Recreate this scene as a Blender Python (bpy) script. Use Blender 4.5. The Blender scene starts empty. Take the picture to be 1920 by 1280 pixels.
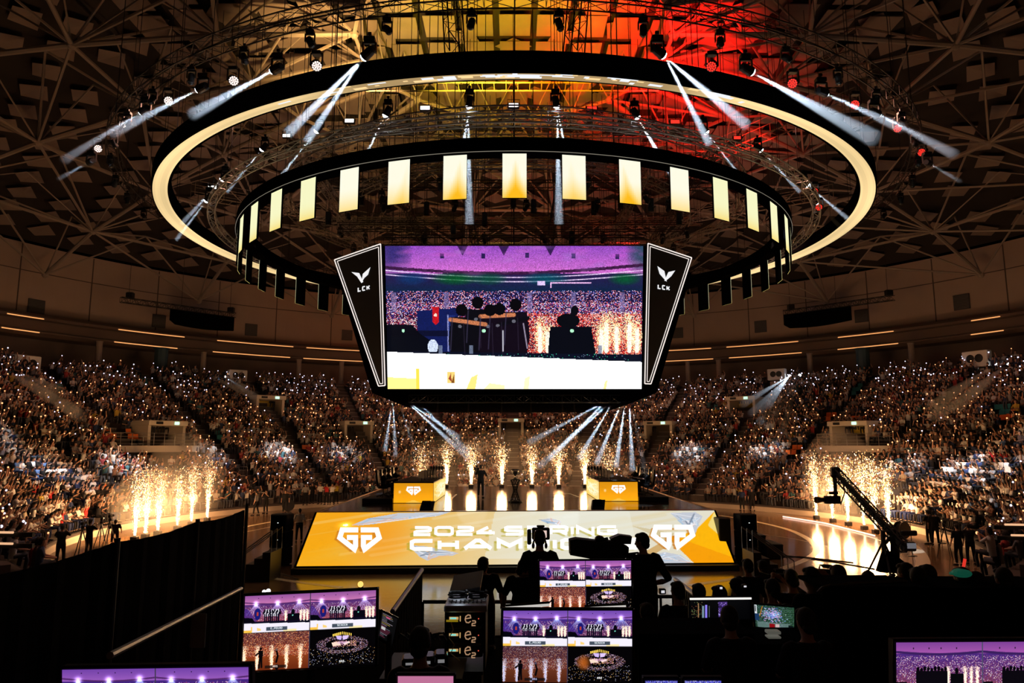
import bpy, math, random
import numpy as np
from mathutils import Vector, Matrix
random.seed(7); rng = np.random.default_rng(7)
S = bpy.context.scene
C = S.collection
PI = math.pi
# ------------------------------------------------------------------ camera, world, exposure
FP, PITCH, CZ = 1350.0, 0.143, 5.0
cd = bpy.data.cameras.new('camera'); cam = bpy.data.objects.new('camera', cd); C.objects.link(cam)
cd.sensor_width = 36; cd.lens = FP*36/1920; cd.clip_end = 400; cd.clip_start = .05
cam.location = (0, 0, CZ); cam.rotation_euler = (PI/2+PITCH, 0, 0)
S.camera = cam
w = bpy.data.worlds.new('world'); S.world = w; w.use_nodes = True
w.node_tree.nodes['Background'].inputs[0].default_value = (0.9, .62, .5, 1)
w.node_tree.nodes['Background'].inputs[1].default_value = 0.0
S.view_settings.view_transform = 'Standard'; S.view_settings.look = 'None'
S.view_settings.exposure = 0.0; S.view_settings.gamma = 1; S.view_settings.use_curve_mapping = False
cy = S.cycles
cy.use_denoising = True; cy.max_bounces = 4; cy.diffuse_bounces = 2; cy.glossy_bounces = 2
cy.transmission_bounces = 2; cy.transparent_max_bounces = 8; cy.volume_bounces = 0
cy.caustics_reflective = False; cy.caustics_refractive = False; cy.sample_clamp_indirect = 3
cy.use_light_tree = True
CEN = Vector((.1, 43, 0))

def sc(r, g, b):
    f = lambda v: v/12.92 if v <= .04045 else ((v+.055)/1.055)**2.4
    return (f(r), f(g), f(b))
def rdir(px, py):
    c, s = math.cos(PITCH), math.sin(PITCH)
    a, b = (px-960)/FP, (640-py)/FP
    return Vector((a, c-b*s, s+b*c))
def V(px, py, Y):
    d = rdir(px, py); return Vector((0, 0, CZ))+d*(Y/d.y)
def VZ(px, py, z):
    d = rdir(px, py); return Vector((0, 0, CZ))+d*((z-CZ)/d.z)
def VC(px, py, R, far=False):
    d = rdir(px, py); ax, ay = d.x, d.y
    A = ax*ax+ay*ay; B = -2*(ax*CEN.x+ay*CEN.y); Q = CEN.x**2+CEN.y**2-R*R
    D = max(B*B-4*A*Q, 0)**.5
    t = (-B+D)/(2*A) if (far or Q < 0) else (-B-D)/(2*A)
    return Vector((0, 0, CZ))+d*t
def VP(px, py, p0, n):
    d = rdir(px, py); o = Vector((0, 0, CZ)); return o+d*((p0-o).dot(n)/d.dot(n))
def pol(r, a, z):   # a degrees from the far direction, clockwise
    return Vector((CEN.x+r*math.sin(math.radians(a)), CEN.y+r*math.cos(math.radians(a)), z))

def lamp(kind, name, loc, col, power, size=.3, aim=None, angle=60, blend=.3, parent=None):
    d = bpy.data.lights.new(name, kind); d.color = col; d.energy = power
    o = bpy.data.objects.new(name, d); C.objects.link(o); o.location = loc
    if kind == 'AREA': d.shape = 'DISK'; d.size = size
    else: d.shadow_soft_size = size
    if kind == 'SPOT': d.spot_size = math.radians(angle); d.spot_blend = blend
    if aim is not None: o.rotation_euler = (Vector(aim)-Vector(loc)).to_track_quat('-Z', 'Y').to_euler()
    return o
# warm fill spots added to brighten the stands, not tied to any fixture
WARM = (1, .45, .31); WHITE = (.93, .95, 1)
K = 1.0
for a in (20, 75, 130, 230, 285, 340):
    p = pol(17, a, 20.5); q = pol(31, a, 4)
    lamp('SPOT', 'stand_fill_lamp', p, WARM, 4100*K, .5, q, 96, 1)
for a in (0, 50, 310):
    lamp('SPOT', 'roof_fill_lamp', pol(24, a, 18.6), (1, .52, .36), 520*K, .6, pol(30, a, 32), 150, 1)  # added up-light for a general ceiling glow, no fixture of its own
# white follow washes that light patches of the lower stands
for px, py, e in ((235, 862, 15000), (90, 885, 9000), (520, 870, 13000), (640, 895, 7000), (1300, 880, 9000), (1440, 860, 8000), (1800, 868, 16000), (1700, 905, 8000), (1880, 900, 8000), (395, 880, 5000)):
    r_ = 30.0; t = VC(px, py, r_, True)
    if px < 330 or px > 1600: t = VC(px, py, 28.0, True)
    s_ = pol(22.6, math.degrees(math.atan2(t.x-CEN.x, t.y-CEN.y)), 18.4)
    lamp('SPOT', 'audience_wash_lamp', s_, WHITE, e*2.9, .25, t, 15, .9)
for x_ in (-17, 17): lamp('SPOT', 'court_fill_lamp', (x_*.9, 41, 16.8), (1, .72, .5), 1500, .6, (x_*1.02, 38, 0), 80, .9)  # fill added to lift the court floor, no such lamps in the rig
lamp('SPOT', 'stage_wash_lamp', (0, 37.5, 6.3), (1, .80, .62), 260, .6, (0, 44, 2), 120, .8)
# amber and red washes thrown up on the roof cladding
for x, y, z, c, e, t in ((-9, 38, 23, (1, .55, .16), 5200, (-11, 47, 33)), (-2, 37, 23, (1, .72, .03), 5500, (-1.5, 46, 33)), (3.5, 37, 23, (1, .30, .0), 2600, (3, 46, 33)),
                         (9.5, 38, 23, (1, .01, .005), 15000, (9.5, 47, 33)), (15, 44, 22, (1, .02, .01), 2500, (16, 52, 31)), (0, 48, 21.2, (1, .55, .1), 900, (-2, 56, 24)), (10, 52, 21, (1, .03, .02), 1500, (7, 60, 22))):
    lamp('SPOT', 'colour_wash_lamp', (x, y, z), c, e*2.6, .3, t, 75, .8)

# ------------------------------------------------------------------ materials
MATS = {}
def mat(name, col, rough=.6, metal=0, emit=None, estr=1.0, noise=None, bump=0, spec=.5, samp=None):
    if name in MATS: return MATS[name]
    m = bpy.data.materials.new(name); m.use_nodes = True; nt = m.node_tree; b = nt.nodes['Principled BSDF']
    b.inputs['Base Color'].default_value = (*col, 1); b.inputs['Roughness'].default_value = rough
    b.inputs['Metallic'].default_value = metal; b.inputs['Specular IOR Level'].default_value = spec
    if emit: b.inputs['Emission Color'].default_value = (*emit, 1); b.inputs['Emission Strength'].default_value = estr
    if noise:
        sc_, amt = noise
        tc = nt.nodes.new('ShaderNodeTexCoord'); n = nt.nodes.new('ShaderNodeTexNoise'); n.inputs['Scale'].default_value = sc_; n.inputs['Detail'].default_value = 5
        nt.links.new(tc.outputs['Object'], n.inputs['Vector'])
        mx = nt.nodes.new('ShaderNodeMix'); mx.data_type = 'RGBA'
        mx.inputs[6].default_value = (*[c*(1-amt) for c in col], 1); mx.inputs[7].default_value = (*[min(1, c*(1+amt)) for c in col], 1)
        nt.links.new(n.outputs['Fac'], mx.inputs[0]); nt.links.new(mx.outputs[2], b.inputs['Base Color'])
        if bump:
            bp = nt.nodes.new('ShaderNodeBump'); bp.inputs['Strength'].default_value = bump; bp.inputs['Distance'].default_value = .02
            nt.links.new(n.outputs['Fac'], bp.inputs['Height']); nt.links.new(bp.outputs[0], b.inputs['Normal'])
    if samp: m.cycles.emission_sampling = samp
    MATS[name] = m; return m
def colmat(name, emit=None, rough=.7, samp=None):
    if name in MATS: return MATS[name]
    m = bpy.data.materials.new(name); m.use_nodes = True; nt = m.node_tree; b = nt.nodes['Principled BSDF']
    at = nt.nodes.new('ShaderNodeAttribute'); at.attribute_name = 'Col'
    b.inputs['Roughness'].default_value = rough
    if emit is None: nt.links.new(at.outputs['Color'], b.inputs['Base Color'])
    else:
        b.inputs['Base Color'].default_value = (.01, .01, .01, 1)
        nt.links.new(at.outputs['Color'], b.inputs['Emission Color']); b.inputs['Emission Strength'].default_value = emit
    if samp: m.cycles.emission_sampling = samp
    MATS[name] = m; return m
BLACK = mat('black_paint', (.006, .006, .007), .5)
CLOTH = mat('black_cloth', (.0016, .0016, .002), 1, noise=(6, .4), spec=.02)
AISLE = mat('aisle_concrete', (.09, .075, .07), .9, noise=(1.1, .2))
RUBBER = mat('black_rubber', (.008, .008, .008), .8)
DARKM = mat('dark_metal', (.03, .03, .034), .45, .6)
ALU = mat('truss_aluminium', (.30, .29, .28), .45, .7)
TRB = mat('truss_black', (.02, .02, .022), .5, .4)
GREY = mat('grey_metal', (.22, .22, .23), .4, .7)
WSTEEL = mat('painted_steel', (.33, .28, .25), .55)
CONC = mat('concrete', (.30, .25, .23), .85, noise=(.7, .18), bump=.2)
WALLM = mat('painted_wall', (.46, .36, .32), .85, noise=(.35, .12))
SEAM = mat('panel_seam', (.12, .09, .08), .9)
CEIL = mat('ceiling_dark', (.035, .028, .026), .9)
PANEL = mat('ceiling_cladding', (.30, .24, .22), .8, noise=(.8, .15))
TERR = mat('terrace_concrete', (.07, .055, .05), .9, noise=(1.3, .2))
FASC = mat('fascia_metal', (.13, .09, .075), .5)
STRIPL = mat('strip_light_glow', (.1, .05, .02), .5, emit=(1, .42, .14), estr=1.1, samp='NONE')
STEPW = mat('step_edge_white', (.75, .72, .68), .7)
LENSW = mat('lens_white', (.5, .5, .5), .3, emit=(.86, .93, 1), estr=20, samp='NONE')
LENSP = mat('wash_white', (.5, .4, .4), .3, emit=(1, .80, .72), estr=1.6, samp='NONE')
LENSR = mat('wash_red', (.5, .02, .02), .3, emit=(1, .035, .02), estr=1.3, samp='NONE')
LENSO = mat('wash_dark', (.02, .02, .02), .2)
BLIND = mat('blinder_white', (.5, .5, .5), .3, emit=(1, .97, .93), estr=1.6, samp='NONE')
SKIN = mat('skin', (.45, .26, .18), .6); HAIR = mat('black_hair', (.008, .007, .006), .7)
GLOSSB = mat('gloss_black', (.006, .006, .007), .15)
WPL = mat('white_plastic', (.75, .73, .72), .5)
GREYP = mat('grey_plastic', (.10, .10, .11), .5)

# ------------------------------------------------------------------ mesh helpers
class MB:
    def __init__(s): s.v = []; s.f = []; s.m = []; s.mi = 0
    def add(s, vs, fs):
        o = len(s.v); s.v += [tuple(v) for v in vs]; s.f += [tuple(i+o for i in f) for f in fs]; s.m += [s.mi]*len(fs); return s
    def box(s, c, d, R=None):
        x, y, z = [k/2 for k in d]
        vs = [Vector((i, j, k)) for i in (-x, x) for j in (-y, y) for k in (-z, z)]
        if R is not None: vs = [R @ v for v in vs]
        vs = [v+Vector(c) for v in vs]
        return s.add(vs, [(0, 1, 3, 2), (4, 6, 7, 5), (0, 4, 5, 1), (2, 3, 7, 6), (0, 2, 6, 4), (1, 5, 7, 3)])
    def bbox(s, c, d, b=.01):       # box with chamfered vertical and horizontal edges
        x, y, z = [k/2 for k in d]; b = min(b, x*.9, y*.9, z*.9); vs = []
        for zz, q in ((-z, b), (-z+b, 0), (z-b, 0), (z, b)):
            X, Y = x-q, y-q; e = b
            vs += [(c[0]+i, c[1]+j, c[2]+zz) for i, j in ((-X+e, -Y), (X-e, -Y), (X, -Y+e), (X, Y-e), (X-e, Y), (-X+e, Y), (-X, Y-e), (-X, -Y+e))]
        fs = [tuple(range(7, -1, -1)), tuple(range(24, 32))]
        for k in range(3):
            for i in range(8): j = (i+1) % 8; fs.append((k*8+i, k*8+j, k*8+8+j, k*8+8+i))
        return s.add(vs, fs)
    def tube(s, pts, rad, n=8, cap=True, up=None, sx=1.0):
        pts = [Vector(p) for p in pts]; 
        if not hasattr(rad, '__len__'): rad = [rad]*len(pts)
        vs = []; L = len(pts); prev = None
        for i, p in enumerate(pts):
            t = (pts[min(i+1, L-1)]-pts[max(i-1, 0)])
            t = t.normalized() if t.length > 1e-9 else Vector((0, 0, 1))
            if prev is None:
                a = Vector(up) if up else (Vector((0, 0, 1)) if abs(t.z) < .9 else Vector((1, 0, 0)))
            else: a = prev
            u = (a-t*a.dot(t)).normalized(); prev = u; w_ = t.cross(u)
            r = rad[i]; ru, rw = (r if hasattr(r, '__len__') else (r*sx, r))
            for k in range(n):
                an = 2*PI*k/n; vs.append(p+u*(math.cos(an)*ru)+w_*(math.sin(an)*rw))
        fs = [(i*n+k, i*n+(k+1) % n, (i+1)*n+(k+1) % n, (i+1)*n+k) for i in range(L-1) for k in range(n)]
        if cap: fs += [tuple(range(n-1, -1, -1)), tuple((L-1)*n+k for k in range(n))]
        return s.add(vs, fs)
    def ell(s, c, r, n=12, m=8, R=None):
        vs = []; c = Vector(c)
        for i in range(1, m):
            for k in range(n):
                a, b = PI*i/m, 2*PI*k/n
                v = Vector((r[0]*math.sin(a)*math.cos(b), r[1]*math.sin(a)*math.sin(b), r[2]*math.cos(a)))
                vs.append(v)
        vs += [Vector((0, 0, r[2])), Vector((0, 0, -r[2]))]
        if R is not None: vs = [R @ v for v in vs]
        vs = [v+c for v in vs]; T = len(vs)-2
        fs = [(i*n+k, (i+1)*n+k, (i+1)*n+(k+1) % n, i*n+(k+1) % n) for i in range(m-2) for k in range(n)]
        fs += [(T, k, (k+1) % n) for k in range(n)]+[(T+1, (m-2)*n+(k+1) % n, (m-2)*n+k) for k in range(n)]
        return s.add(vs, fs)
    def lathe(s, prof, c=(0, 0, 0), n=16, M=None):
        vs = []; c = Vector(c)
        for r, z in prof:
            for k in range(n):
                a = 2*PI*k/n; v = Vector((r*math.cos(a), r*math.sin(a), z)); vs.append((M @ v if M is not None else v)+c)
        L = len(prof)
        fs = [(i*n+k, i*n+(k+1) % n, (i+1)*n+(k+1) % n, (i+1)*n+k) for i in range(L-1) for k in range(n)]
        fs += [tuple(range(n-1, -1, -1)), tuple((L-1)*n+k for k in range(n))]
        return s.add(vs, fs)
    def prism(s, poly, off):
        n = len(poly); off = Vector(off); vs = [Vector(p) for p in poly]+[Vector(p)+off for p in poly]
        return s.add(vs, [tuple(range(n)), tuple(range(2*n-1, n-1, -1))]+[(i, i+n, (i+1) % n+n, (i+1) % n) for i in range(n)])
    def build(s, name, m, parent=None, smooth=False):
        me = bpy.data.meshes.new(name); me.from_pydata(s.v, [], s.f)
        ms = m if isinstance(m, (list, tuple)) else [m]
        for q in ms: me.materials.append(q)
        if len(ms) > 1: me.polygons.foreach_set('material_index', s.m)
        if smooth: me.polygons.foreach_set('use_smooth', [True]*len(me.polygons))
        me.update(); o = bpy.data.objects.new(name, me); C.objects.link(o)
        if parent: o.parent = parent
        return o
def tag(o, label=None, cat=None, group=None, kind=None):
    if label: o['label'] = label
    if cat: o['category'] = cat
    if group: o['group'] = group
    if kind: o['kind'] = kind
    return o
def struct(o, label=None): o['kind'] = 'structure'; 
def empty(name, loc=(0, 0, 0), rz=0, label=None, cat=None, group=None):
    o = bpy.data.objects.new(name, None); o.empty_display_size = .2; C.objects.link(o); o.location = loc; o.rotation_euler = (0, 0, rz)
    return tag(o, label, cat, group)
def copy_tree(o, parent=None):
    c = o.copy(); C.objects.link(c)
    if parent: c.parent = parent
    for ch in list(o.children): copy_tree(ch, c)
    return c
def bake(o, voxel=None, smooth=2):
    if voxel:
        r = o.modifiers.new('r', 'REMESH'); r.mode = 'VOXEL'; r.voxel_size = voxel; r.use_smooth_shade = True
        if smooth: sm = o.modifiers.new('s', 'SMOOTH'); sm.iterations = smooth; sm.factor = .5
    dg = bpy.context.evaluated_depsgraph_get(); me = bpy.data.meshes.new_from_object(o.evaluated_get(dg))
    old = o.data; o.modifiers.clear(); o.data = me; bpy.data.meshes.remove(old); return o
def npmesh(name, v, f, m, col=None, smooth=False, parent=None):
    """v (n,3) ; f (k,3 or 4) ; col (k,3) per face"""
    me = bpy.data.meshes.new(name); k, q = f.shape
    me.vertices.add(len(v)); me.vertices.foreach_set('co', np.ascontiguousarray(v, np.float32).ravel())
    me.loops.add(k*q); me.loops.foreach_set('vertex_index', np.ascontiguousarray(f, np.int32).ravel())
    me.polygons.add(k); me.polygons.foreach_set('loop_start', np.arange(0, k*q, q, dtype=np.int32))
    if col is not None:
        a = me.color_attributes.new('Col', 'FLOAT_COLOR', 'CORNER')
        c4 = np.ones((k, 4), np.float32); c4[:, :3] = col
        a.data.foreach_set('color', np.repeat(c4, q, 0).ravel())
    me.materials.append(m); me.update(calc_edges=True); me.validate()
    o = bpy.data.objects.new(name, me); C.objects.link(o)
    if parent: o.parent = parent
    return o
def trussmb(mb, pts, wd=.35, ht=None, closed=False, r=.025, rb=.012, n=5, up=(0, 0, 1), ladder=False):
    """box truss along pts: four chords with zigzag bracing"""
    ht = ht or wd; P = [Vector(p) for p in pts]; L = len(P); cs = []
    for i, p in enumerate(P):
        a = P[(i-1) % L] if (closed or i) else p; b = P[(i+1) % L] if (closed or i < L-1) else p
        t = (b-a).normalized(); u = Vector(up); s_ = t.cross(u).normalized(); u = s_.cross(t)
        cs.append([p+s_*(wd/2*i_)+u*(ht/2*j_) for i_, j_ in ((-1, -1), (1, -1), (1, 1), (-1, 1))])
    rg = range(L) if closed else range(L-1)
    for c in range(4):
        line = [q[c] for q in cs]+([cs[0][c]] if closed else []); mb.tube(line, r, n, cap=not closed)
    for i in rg:
        j = (i+1) % L
        for a in range(4):
            b = (a+1) % 4
            if ladder and a in (1, 3): continue
            if i % 2: mb.tube([cs[i][a], cs[j][b]], rb, 3, cap=False)
            else: mb.tube([cs[i][b], cs[j][a]], rb, 3, cap=False)
            mb.tube([cs[i][a], cs[i][b]], rb, 3, cap=False)
def lin(a, b, n): a, b = Vector(a), Vector(b); return [a+(b-a)*(i/n) for i in range(n+1)]
# thick strokes -> flat polygons, mapped through fn(x, y) to 3D
def strokes(mb, lines, wdt, fn, closed=False):
    for ln in lines:
        P = [Vector((x, y)) for x, y in ln]; L = len(P); Lp = []; Rp = []
        for i, p in enumerate(P):
            d0 = (p-P[i-1]).normalized() if i else None; d1 = (P[i+1]-p).normalized() if i < L-1 else None
            if d0 is None: d0 = d1
            if d1 is None: d1 = d0
            n0 = Vector((-d0.y, d0.x)); n1 = Vector((-d1.y, d1.x)); m = (n0+n1)
            m = m.normalized() if m.length > .2 else n0
            k = min(1/max(m.dot(n0), .35), 2.2); o = m*(wdt/2*k); Lp.append(p+o); Rp.append(p-o)
        vs = [fn(*q) for q in Lp]+[fn(*q) for q in Rp]
        mb.add(vs, [(i, i+1, L+i+1, L+i) for i in range(L-1)])
GLY = {'2': [[(0, 1), (.85, 1), (1, .88), (1, .62), (.88, .52), (.12, .46), (0, .34), (0, 0), (1, 0)]],
 '0': [[(.5, 1), (.14, 1), (0, .84), (0, .16), (.14, 0), (.86, 0), (1, .16), (1, .84), (.86, 1), (.5, 1)]],
 '4': [[(.62, 1), (0, .32), (0, .22), (1.02, .22)], [(.75, .62), (.75, 0)]],
 'S': [[(1, 1), (.12, 1), (0, .88), (0, .62), (.12, .52), (.88, .48), (1, .38), (1, .12), (.88, 0), (0, 0)]],
 'P': [[(0, 0), (0, 1), (.88, 1), (1, .88), (1, .5), (.88, .38), (0, .38)]],
 'R': [[(0, 0), (0, 1), (.88, 1), (1, .88), (1, .55), (.88, .42), (0, .42)], [(.55, .42), (1, 0)]],
 'I': [[(0, 0), (0, 1)]], 'N': [[(0, 0), (0, 1), (1, 0), (1, 1)]],
 'G': [[(1, 1), (.14, 1), (0, .84), (0, .16), (.14, 0), (1, 0), (1, .46), (.5, .46)]],
 'C': [[(1, 1), (.14, 1), (0, .84), (0, .16), (.14, 0), (1, 0)]],
 'H': [[(0, 0), (0, 1)], [(1, 0), (1, 1)], [(0, .5), (1, .5)]],
 'A': [[(0, 0), (.42, 1), (.58, 1), (1, 0)], [(.18, .28), (.82, .28)]],
 'M': [[(0, 0), (0, 1), (.5, .35), (1, 1), (1, 0)]],
 'O': [[(.5, 1), (.14, 1), (0, .84), (0, .16), (.14, 0), (.86, 0), (1, .16), (1, .84), (.86, 1), (.5, 1)]],
 'L': [[(0, 1), (0, 0), (1, 0)]], 'K': [[(0, 0), (0, 1)], [(0, .5), (.45, .5), (1, 1)], [(.45, .5), (1, 0)]],
 'e': [[(.05, .5), (.95, .62), (.85, .95), (.5, 1), (.12, .8), (0, .4), (.2, .05), (.6, 0), (.95, .2)]]}
def glyph(ch, x, y, w_, h, t):   # inset so the stroke outer edge fits the cell
    return [[(x+t/2+p[0]*(w_-t), y-t/2-(1-p[1])*(h-t)) for p in ln] for ln in GLY[ch]]
def gglogo(cx, top, wd):         # two mirrored G forms inside a shield, y up
    k = wd/2; out = []
    for s in (-1, 1):
        out.append([(cx+s*k*x, top+k*y) for x, y in ((.055, -.12), (.77, -.12), (.88, -.47), (.23, -.98), (.175, -.84), (.175, -.46), (.56, -.46))])
    return out
# ------------------------------------------------------------------ painted canvases for the display pictures
class Cv:
    def __init__(s, W, H, c=(0, 0, 0)): s.W, s.H = W, H; s.a = np.zeros((H, W, 3), np.float32)+np.array(c, np.float32); s.Y, s.X = np.mgrid[0:H, 0:W].astype(np.float32)+.5
    def rect(s, x0, y0, x1, y1, c, al=1): 
        x0, y0, x1, y1 = [int(round(q)) for q in (x0*s.W, y0*s.H, x1*s.W, y1*s.H)]
        r = s.a[max(y0, 0):y1, max(x0, 0):x1]; r += (np.array(c)-r)*al
    def vgrad(s, y0, y1, c0, c1):
        a, b = int(y0*s.H), int(y1*s.H)
        for y in range(a, b): t = (y-a)/max(b-a-1, 1); s.a[y] = np.array(c0)*(1-t)+np.array(c1)*t
    def poly(s, pts, c, al=1):
        P = [(x*s.W, y*s.H) for x, y in pts]; ins = np.zeros((s.H, s.W), bool)
        for i in range(len(P)):
            x0, y0 = P[i]; x1, y1 = P[(i+1) % len(P)]
            if y0 == y1: continue
            ins ^= ((s.Y > min(y0, y1)) & (s.Y <= max(y0, y1)) & (s.X < (x1-x0)*(s.Y-y0)/(y1-y0)+x0))
        s.a[ins] += (np.array(c, np.float32)-s.a[ins])*al
    def ell(s, cx, cy_, rx, ry, c, al=1, soft=False):
        d = ((s.X-cx*s.W)/(rx*s.W))**2+((s.Y-cy_*s.H)/(ry*s.H))**2
        m = np.clip(1-d, 0, 1) if soft else (d < 1).astype(np.float32)
        s.a += (np.array(c, np.float32)-s.a)*(m*al)[..., None]
    def glow(s, cx, cy_, rx, ry, c, p=1.0):
        d = ((s.X-cx*s.W)/(rx*s.W))**2+((s.Y-cy_*s.H)/(ry*s.H))**2
        s.a += np.array(c, np.float32)*(np.exp(-d*2)*p)[..., None]
    def line(s, x0, y0, x1, y1, wd, c, al=1):
        ax, ay, bx, by = x0*s.W, y0*s.H, x1*s.W, y1*s.H; L = max((bx-ax)**2+(by-ay)**2, 1e-6)
        t = np.clip(((s.X-ax)*(bx-ax)+(s.Y-ay)*(by-ay))/L, 0, 1)
        d = np.hypot(s.X-ax-t*(bx-ax), s.Y-ay-t*(by-ay)); m = np.clip(wd-d+.5, 0, 1)
        s.a += (np.array(c, np.float32)-s.a)*(m*al)[..., None]
    def dots(s, x0, y0, x1, y1, n, cols, big=0):
        xs = rng.uniform(x0*s.W, x1*s.W, n).astype(int); ys = rng.uniform(y0*s.H, y1*s.H, n).astype(int)
        ci = rng.integers(0, len(cols), n); cc = np.array(cols, np.float32)[ci]
        ok = (xs >= 0) & (xs < s.W-1) & (ys >= 0) & (ys < s.H-1); xs, ys, cc = xs[ok], ys[ok], cc[ok]
        s.a[ys, xs] = cc
        if big: s.a[ys, xs+1] = cc*.8; s.a[ys+1, xs] = cc*.6
    def clip(s): s.a = np.clip(s.a, 0, 1); return s
def tolin(a): a = np.clip(a, 0, 1.6); return np.where(a <= .04045, a/12.92, ((a+.055)/1.055)**2.4)
def pyrocol(c, x, y0, y1, wd, col=(1, .9, .7)):
    n = int((y1-y0)*c.H*9)
    ys = rng.uniform(0, 1, n)**.8; xs = x*c.W+rng.normal(0, 1, n)*wd*c.W*(1.15-ys*.75)
    for X_, Y_ in zip(xs.astype(int), ((y0+(y1-y0)*ys)*c.H).astype(int)):
        if 0 <= X_ < c.W and 0 <= Y_ < c.H: c.a[Y_, X_] = col
    c.glow(x, y0+(y1-y0)*.62, wd*1.6, (y1-y0)*.5, (.9, .6, .3), .7); c.line(x, y0+(y1-y0)*.35, x, y1, wd*c.W*.55, (1, .97, .9), .95)
def huddle(c, x, y, s, shirt, skin=(.75, .45, .3)):
    hair = (.02, .02, .04)
    for dx, dy, w_ in ((-.30, .12, .11), (-.13, -.02, .12), (.0, .12, .10), (.10, .10, .11), (.27, .02, .12)):
        X_, Y_ = x+dx*s, y+dy*s
        c.poly([(X_-w_*s, Y_+.16*s), (X_+w_*s, Y_+.16*s), (X_+w_*1.25*s, Y_+.62*s), (X_+w_*.8*s, Y_+1.2*s), (X_-w_*.8*s, Y_+1.2*s), (X_-w_*1.3*s, Y_+.62*s)], shirt[0] if dx < 0 else shirt[1])
    c.line(x-.42*s, y+.33*s, x-.05*s, y+.42*s, s*c.W*.022, skin); c.line(x-.1*s, y+.27*s, x+.25*s, y+.24*s, s*c.W*.022, skin)
    c.line(x+.1*s, y+.42*s, x+.4*s, y+.3*s, s*c.W*.02, shirt[0])
    for dx, dy in ((-.30, .10), (-.13, -.04), (.0, .1), (.10, .08), (.27, .0)): c.ell(x+dx*s, y+(dy+.05)*s, .062*s, .115*s, hair)
def grain(c, am):
    c.a *= (1+rng.normal(0, am, (c.H, c.W, 1))).astype(np.float32); c.a[::2] *= .95; return c
def feed_main(W, H):
    c = Cv(W, H, (.08, .09, .2)); c.vgrad(0, .2, (.55, .28, .72), (.80, .42, .78)); c.vgrad(.2, .33, (.16, .10, .30), (.05, .13, .25))
    c.ell(.03, .05, .08, .2, (.1, .12, .35), .8, True); c.ell(1, .04, .07, .2, (.05, .25, .25), .8, True)
    for k in range(40):
        t = k/39; c.ell(t, .155+.05*math.sin(t*PI)-.02*t, .02, .012, (.20, .08, .22), .9)
    for k, q in ((.175, .0), (.205, .01)):
        for i in range(60): t = i/60; c.line(t, k+.05*math.sin(t*PI), t+1/60, k+.05*math.sin((t+1/60)*PI), .7, (.95, .85, 1))
    for x in (.22, .38, .55, .73, .9): c.rect(x-.008, .05+.02*abs(x-.5), x+.008, .085+.02*abs(x-.5), (.15, .1, .3))
    for x in (.30, .46, .64): c.poly([(x-.02, 0), (x+.02, 0), (x, .07)], (.2, .1, .3))
    for x, r_, q in ((.27, .1, (.0, .36, .12)), (.4, .08, (.02, .3, .2)), (.62, .1, (.0, .3, .35)), (.93, .07, (.0, .35, .15)), (.1, .07, (.05, .2, .4))): c.ell(x, .235, r_, .05, q, .8, True)
    c.vgrad(.33, .78, (.10, .07, .22), (.22, .08, .16))
    c.dots(0, .32, 1, .48, int(W*H*.05), [(.95, .85, 1), (.5, .55, .95), (1, .6, .6), (.2, .2, .5), (.8, .4, .5)])
    c.dots(0, .40, 1, .55, int(W*H*.07), [(1, .8, .8), (.9, .25, .3), (.6, .2, .35), (.95, .9, 1), (.15, .1, .3), (.3, .3, .7)])
    c.dots(0, .52, .3, .66, int(W*H*.03), [(1, .9, .9), (.6, .1, .2), (.2, .1, .2)])
    c.dots(.52, .48, 1, .78, int(W*H*.12), [(1, .6, .5), (.8, .1, .1), (1, .85, .8), (.5, .05, .1), (1, .3, .2)])
    for x in (.03, .235, .56, .73, .92): c.rect(x-.01, .33, x+.01, .47, (.55, .5, .7), .55)
    c.rect(.64, .26, .80, .266, (.9, .7, .9)); c.rect(.64, .26, .645, .3, (.9, .7, .9)); c.rect(.59, .25, .62, .28, (.85, .75, .95))
    c.poly([(.12, .46), (.28, .44), (.28, .76), (.12, .76)], (.06, .10, .32)); c.poly([(.18, .435), (.205, .435), (.205, .54), (.192, .56), (.18, .54)], (.75, .08, .12)); c.ell(.192, .49, .006, .012, (1, .85, .8))
    c.poly([(.24, .49), (.27, .49), (.27, .75), (.24, .75)], (.10, .16, .42)); c.line(.24, .49, .24, .74, .6, (.8, .8, 1))
    for x, t in ((.60, .50), (.63, .56), (.86, .46), (.84, .53), (.95, .47), (.98, .52), (.90, .5)): pyrocol(c, x, t, .74, .014)
    huddle(c, .405, .40, .37, ((.03, .03, .06), (.06, .03, .08)))
    c.poly([(0, .56), (.1, .56), (.13, .62), (.2, .7), (.22, .78), (0, .78)], (.02, .03, .07)); c.ell(.18, .71, .02, .05, (.8, .85, .95)); c.rect(.0, .60, .24, .64, (.02, .02, .06), .6)
    c.poly([(.64, .57), (.8, .57), (.82, .78), (.63, .78)], (.02, .03, .07)); c.ell(.71, .53, .045, .05, (.02, .03, .06)); c.ell(.735, .46, .015, .035, (.02, .03, .06))
    c.ell(.38, .6, .008, .012, (.7, 1, .8)); c.ell(.725, .6, .008, .012, (.7, 1, .8)); c.ell(.065, .6, .006, .012, (.7, 1, .8))
    c.poly([(0, .74), (1, .765), (1, .83), (0, .80)], (.03, .05, .12)); c.dots(.05, .76, .95, .8, 200, [(.4, .5, .6), (.05, .1, .2), (.2, .8, .6)])
    for x in (.33, .21, .835): c.rect(x-.008, .70, x+.008, .76, (.45, .5, .6), .8)
    c.poly([(0, .745), (1, .815), (1, 1), (0, 1)], (1, 1, 1))
    c.poly([(0, .92), (.12, .93), (.125, 1), (0, 1)], (1, .93, .55)); c.poly([(.112, .86), (.125, .86), (.125, 1), (.112, 1)], (1, .85, .3)); c.poly([(.33, .92), (.355, .90), (.345, 1), (.31, 1)], (1, .88, .5))
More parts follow.
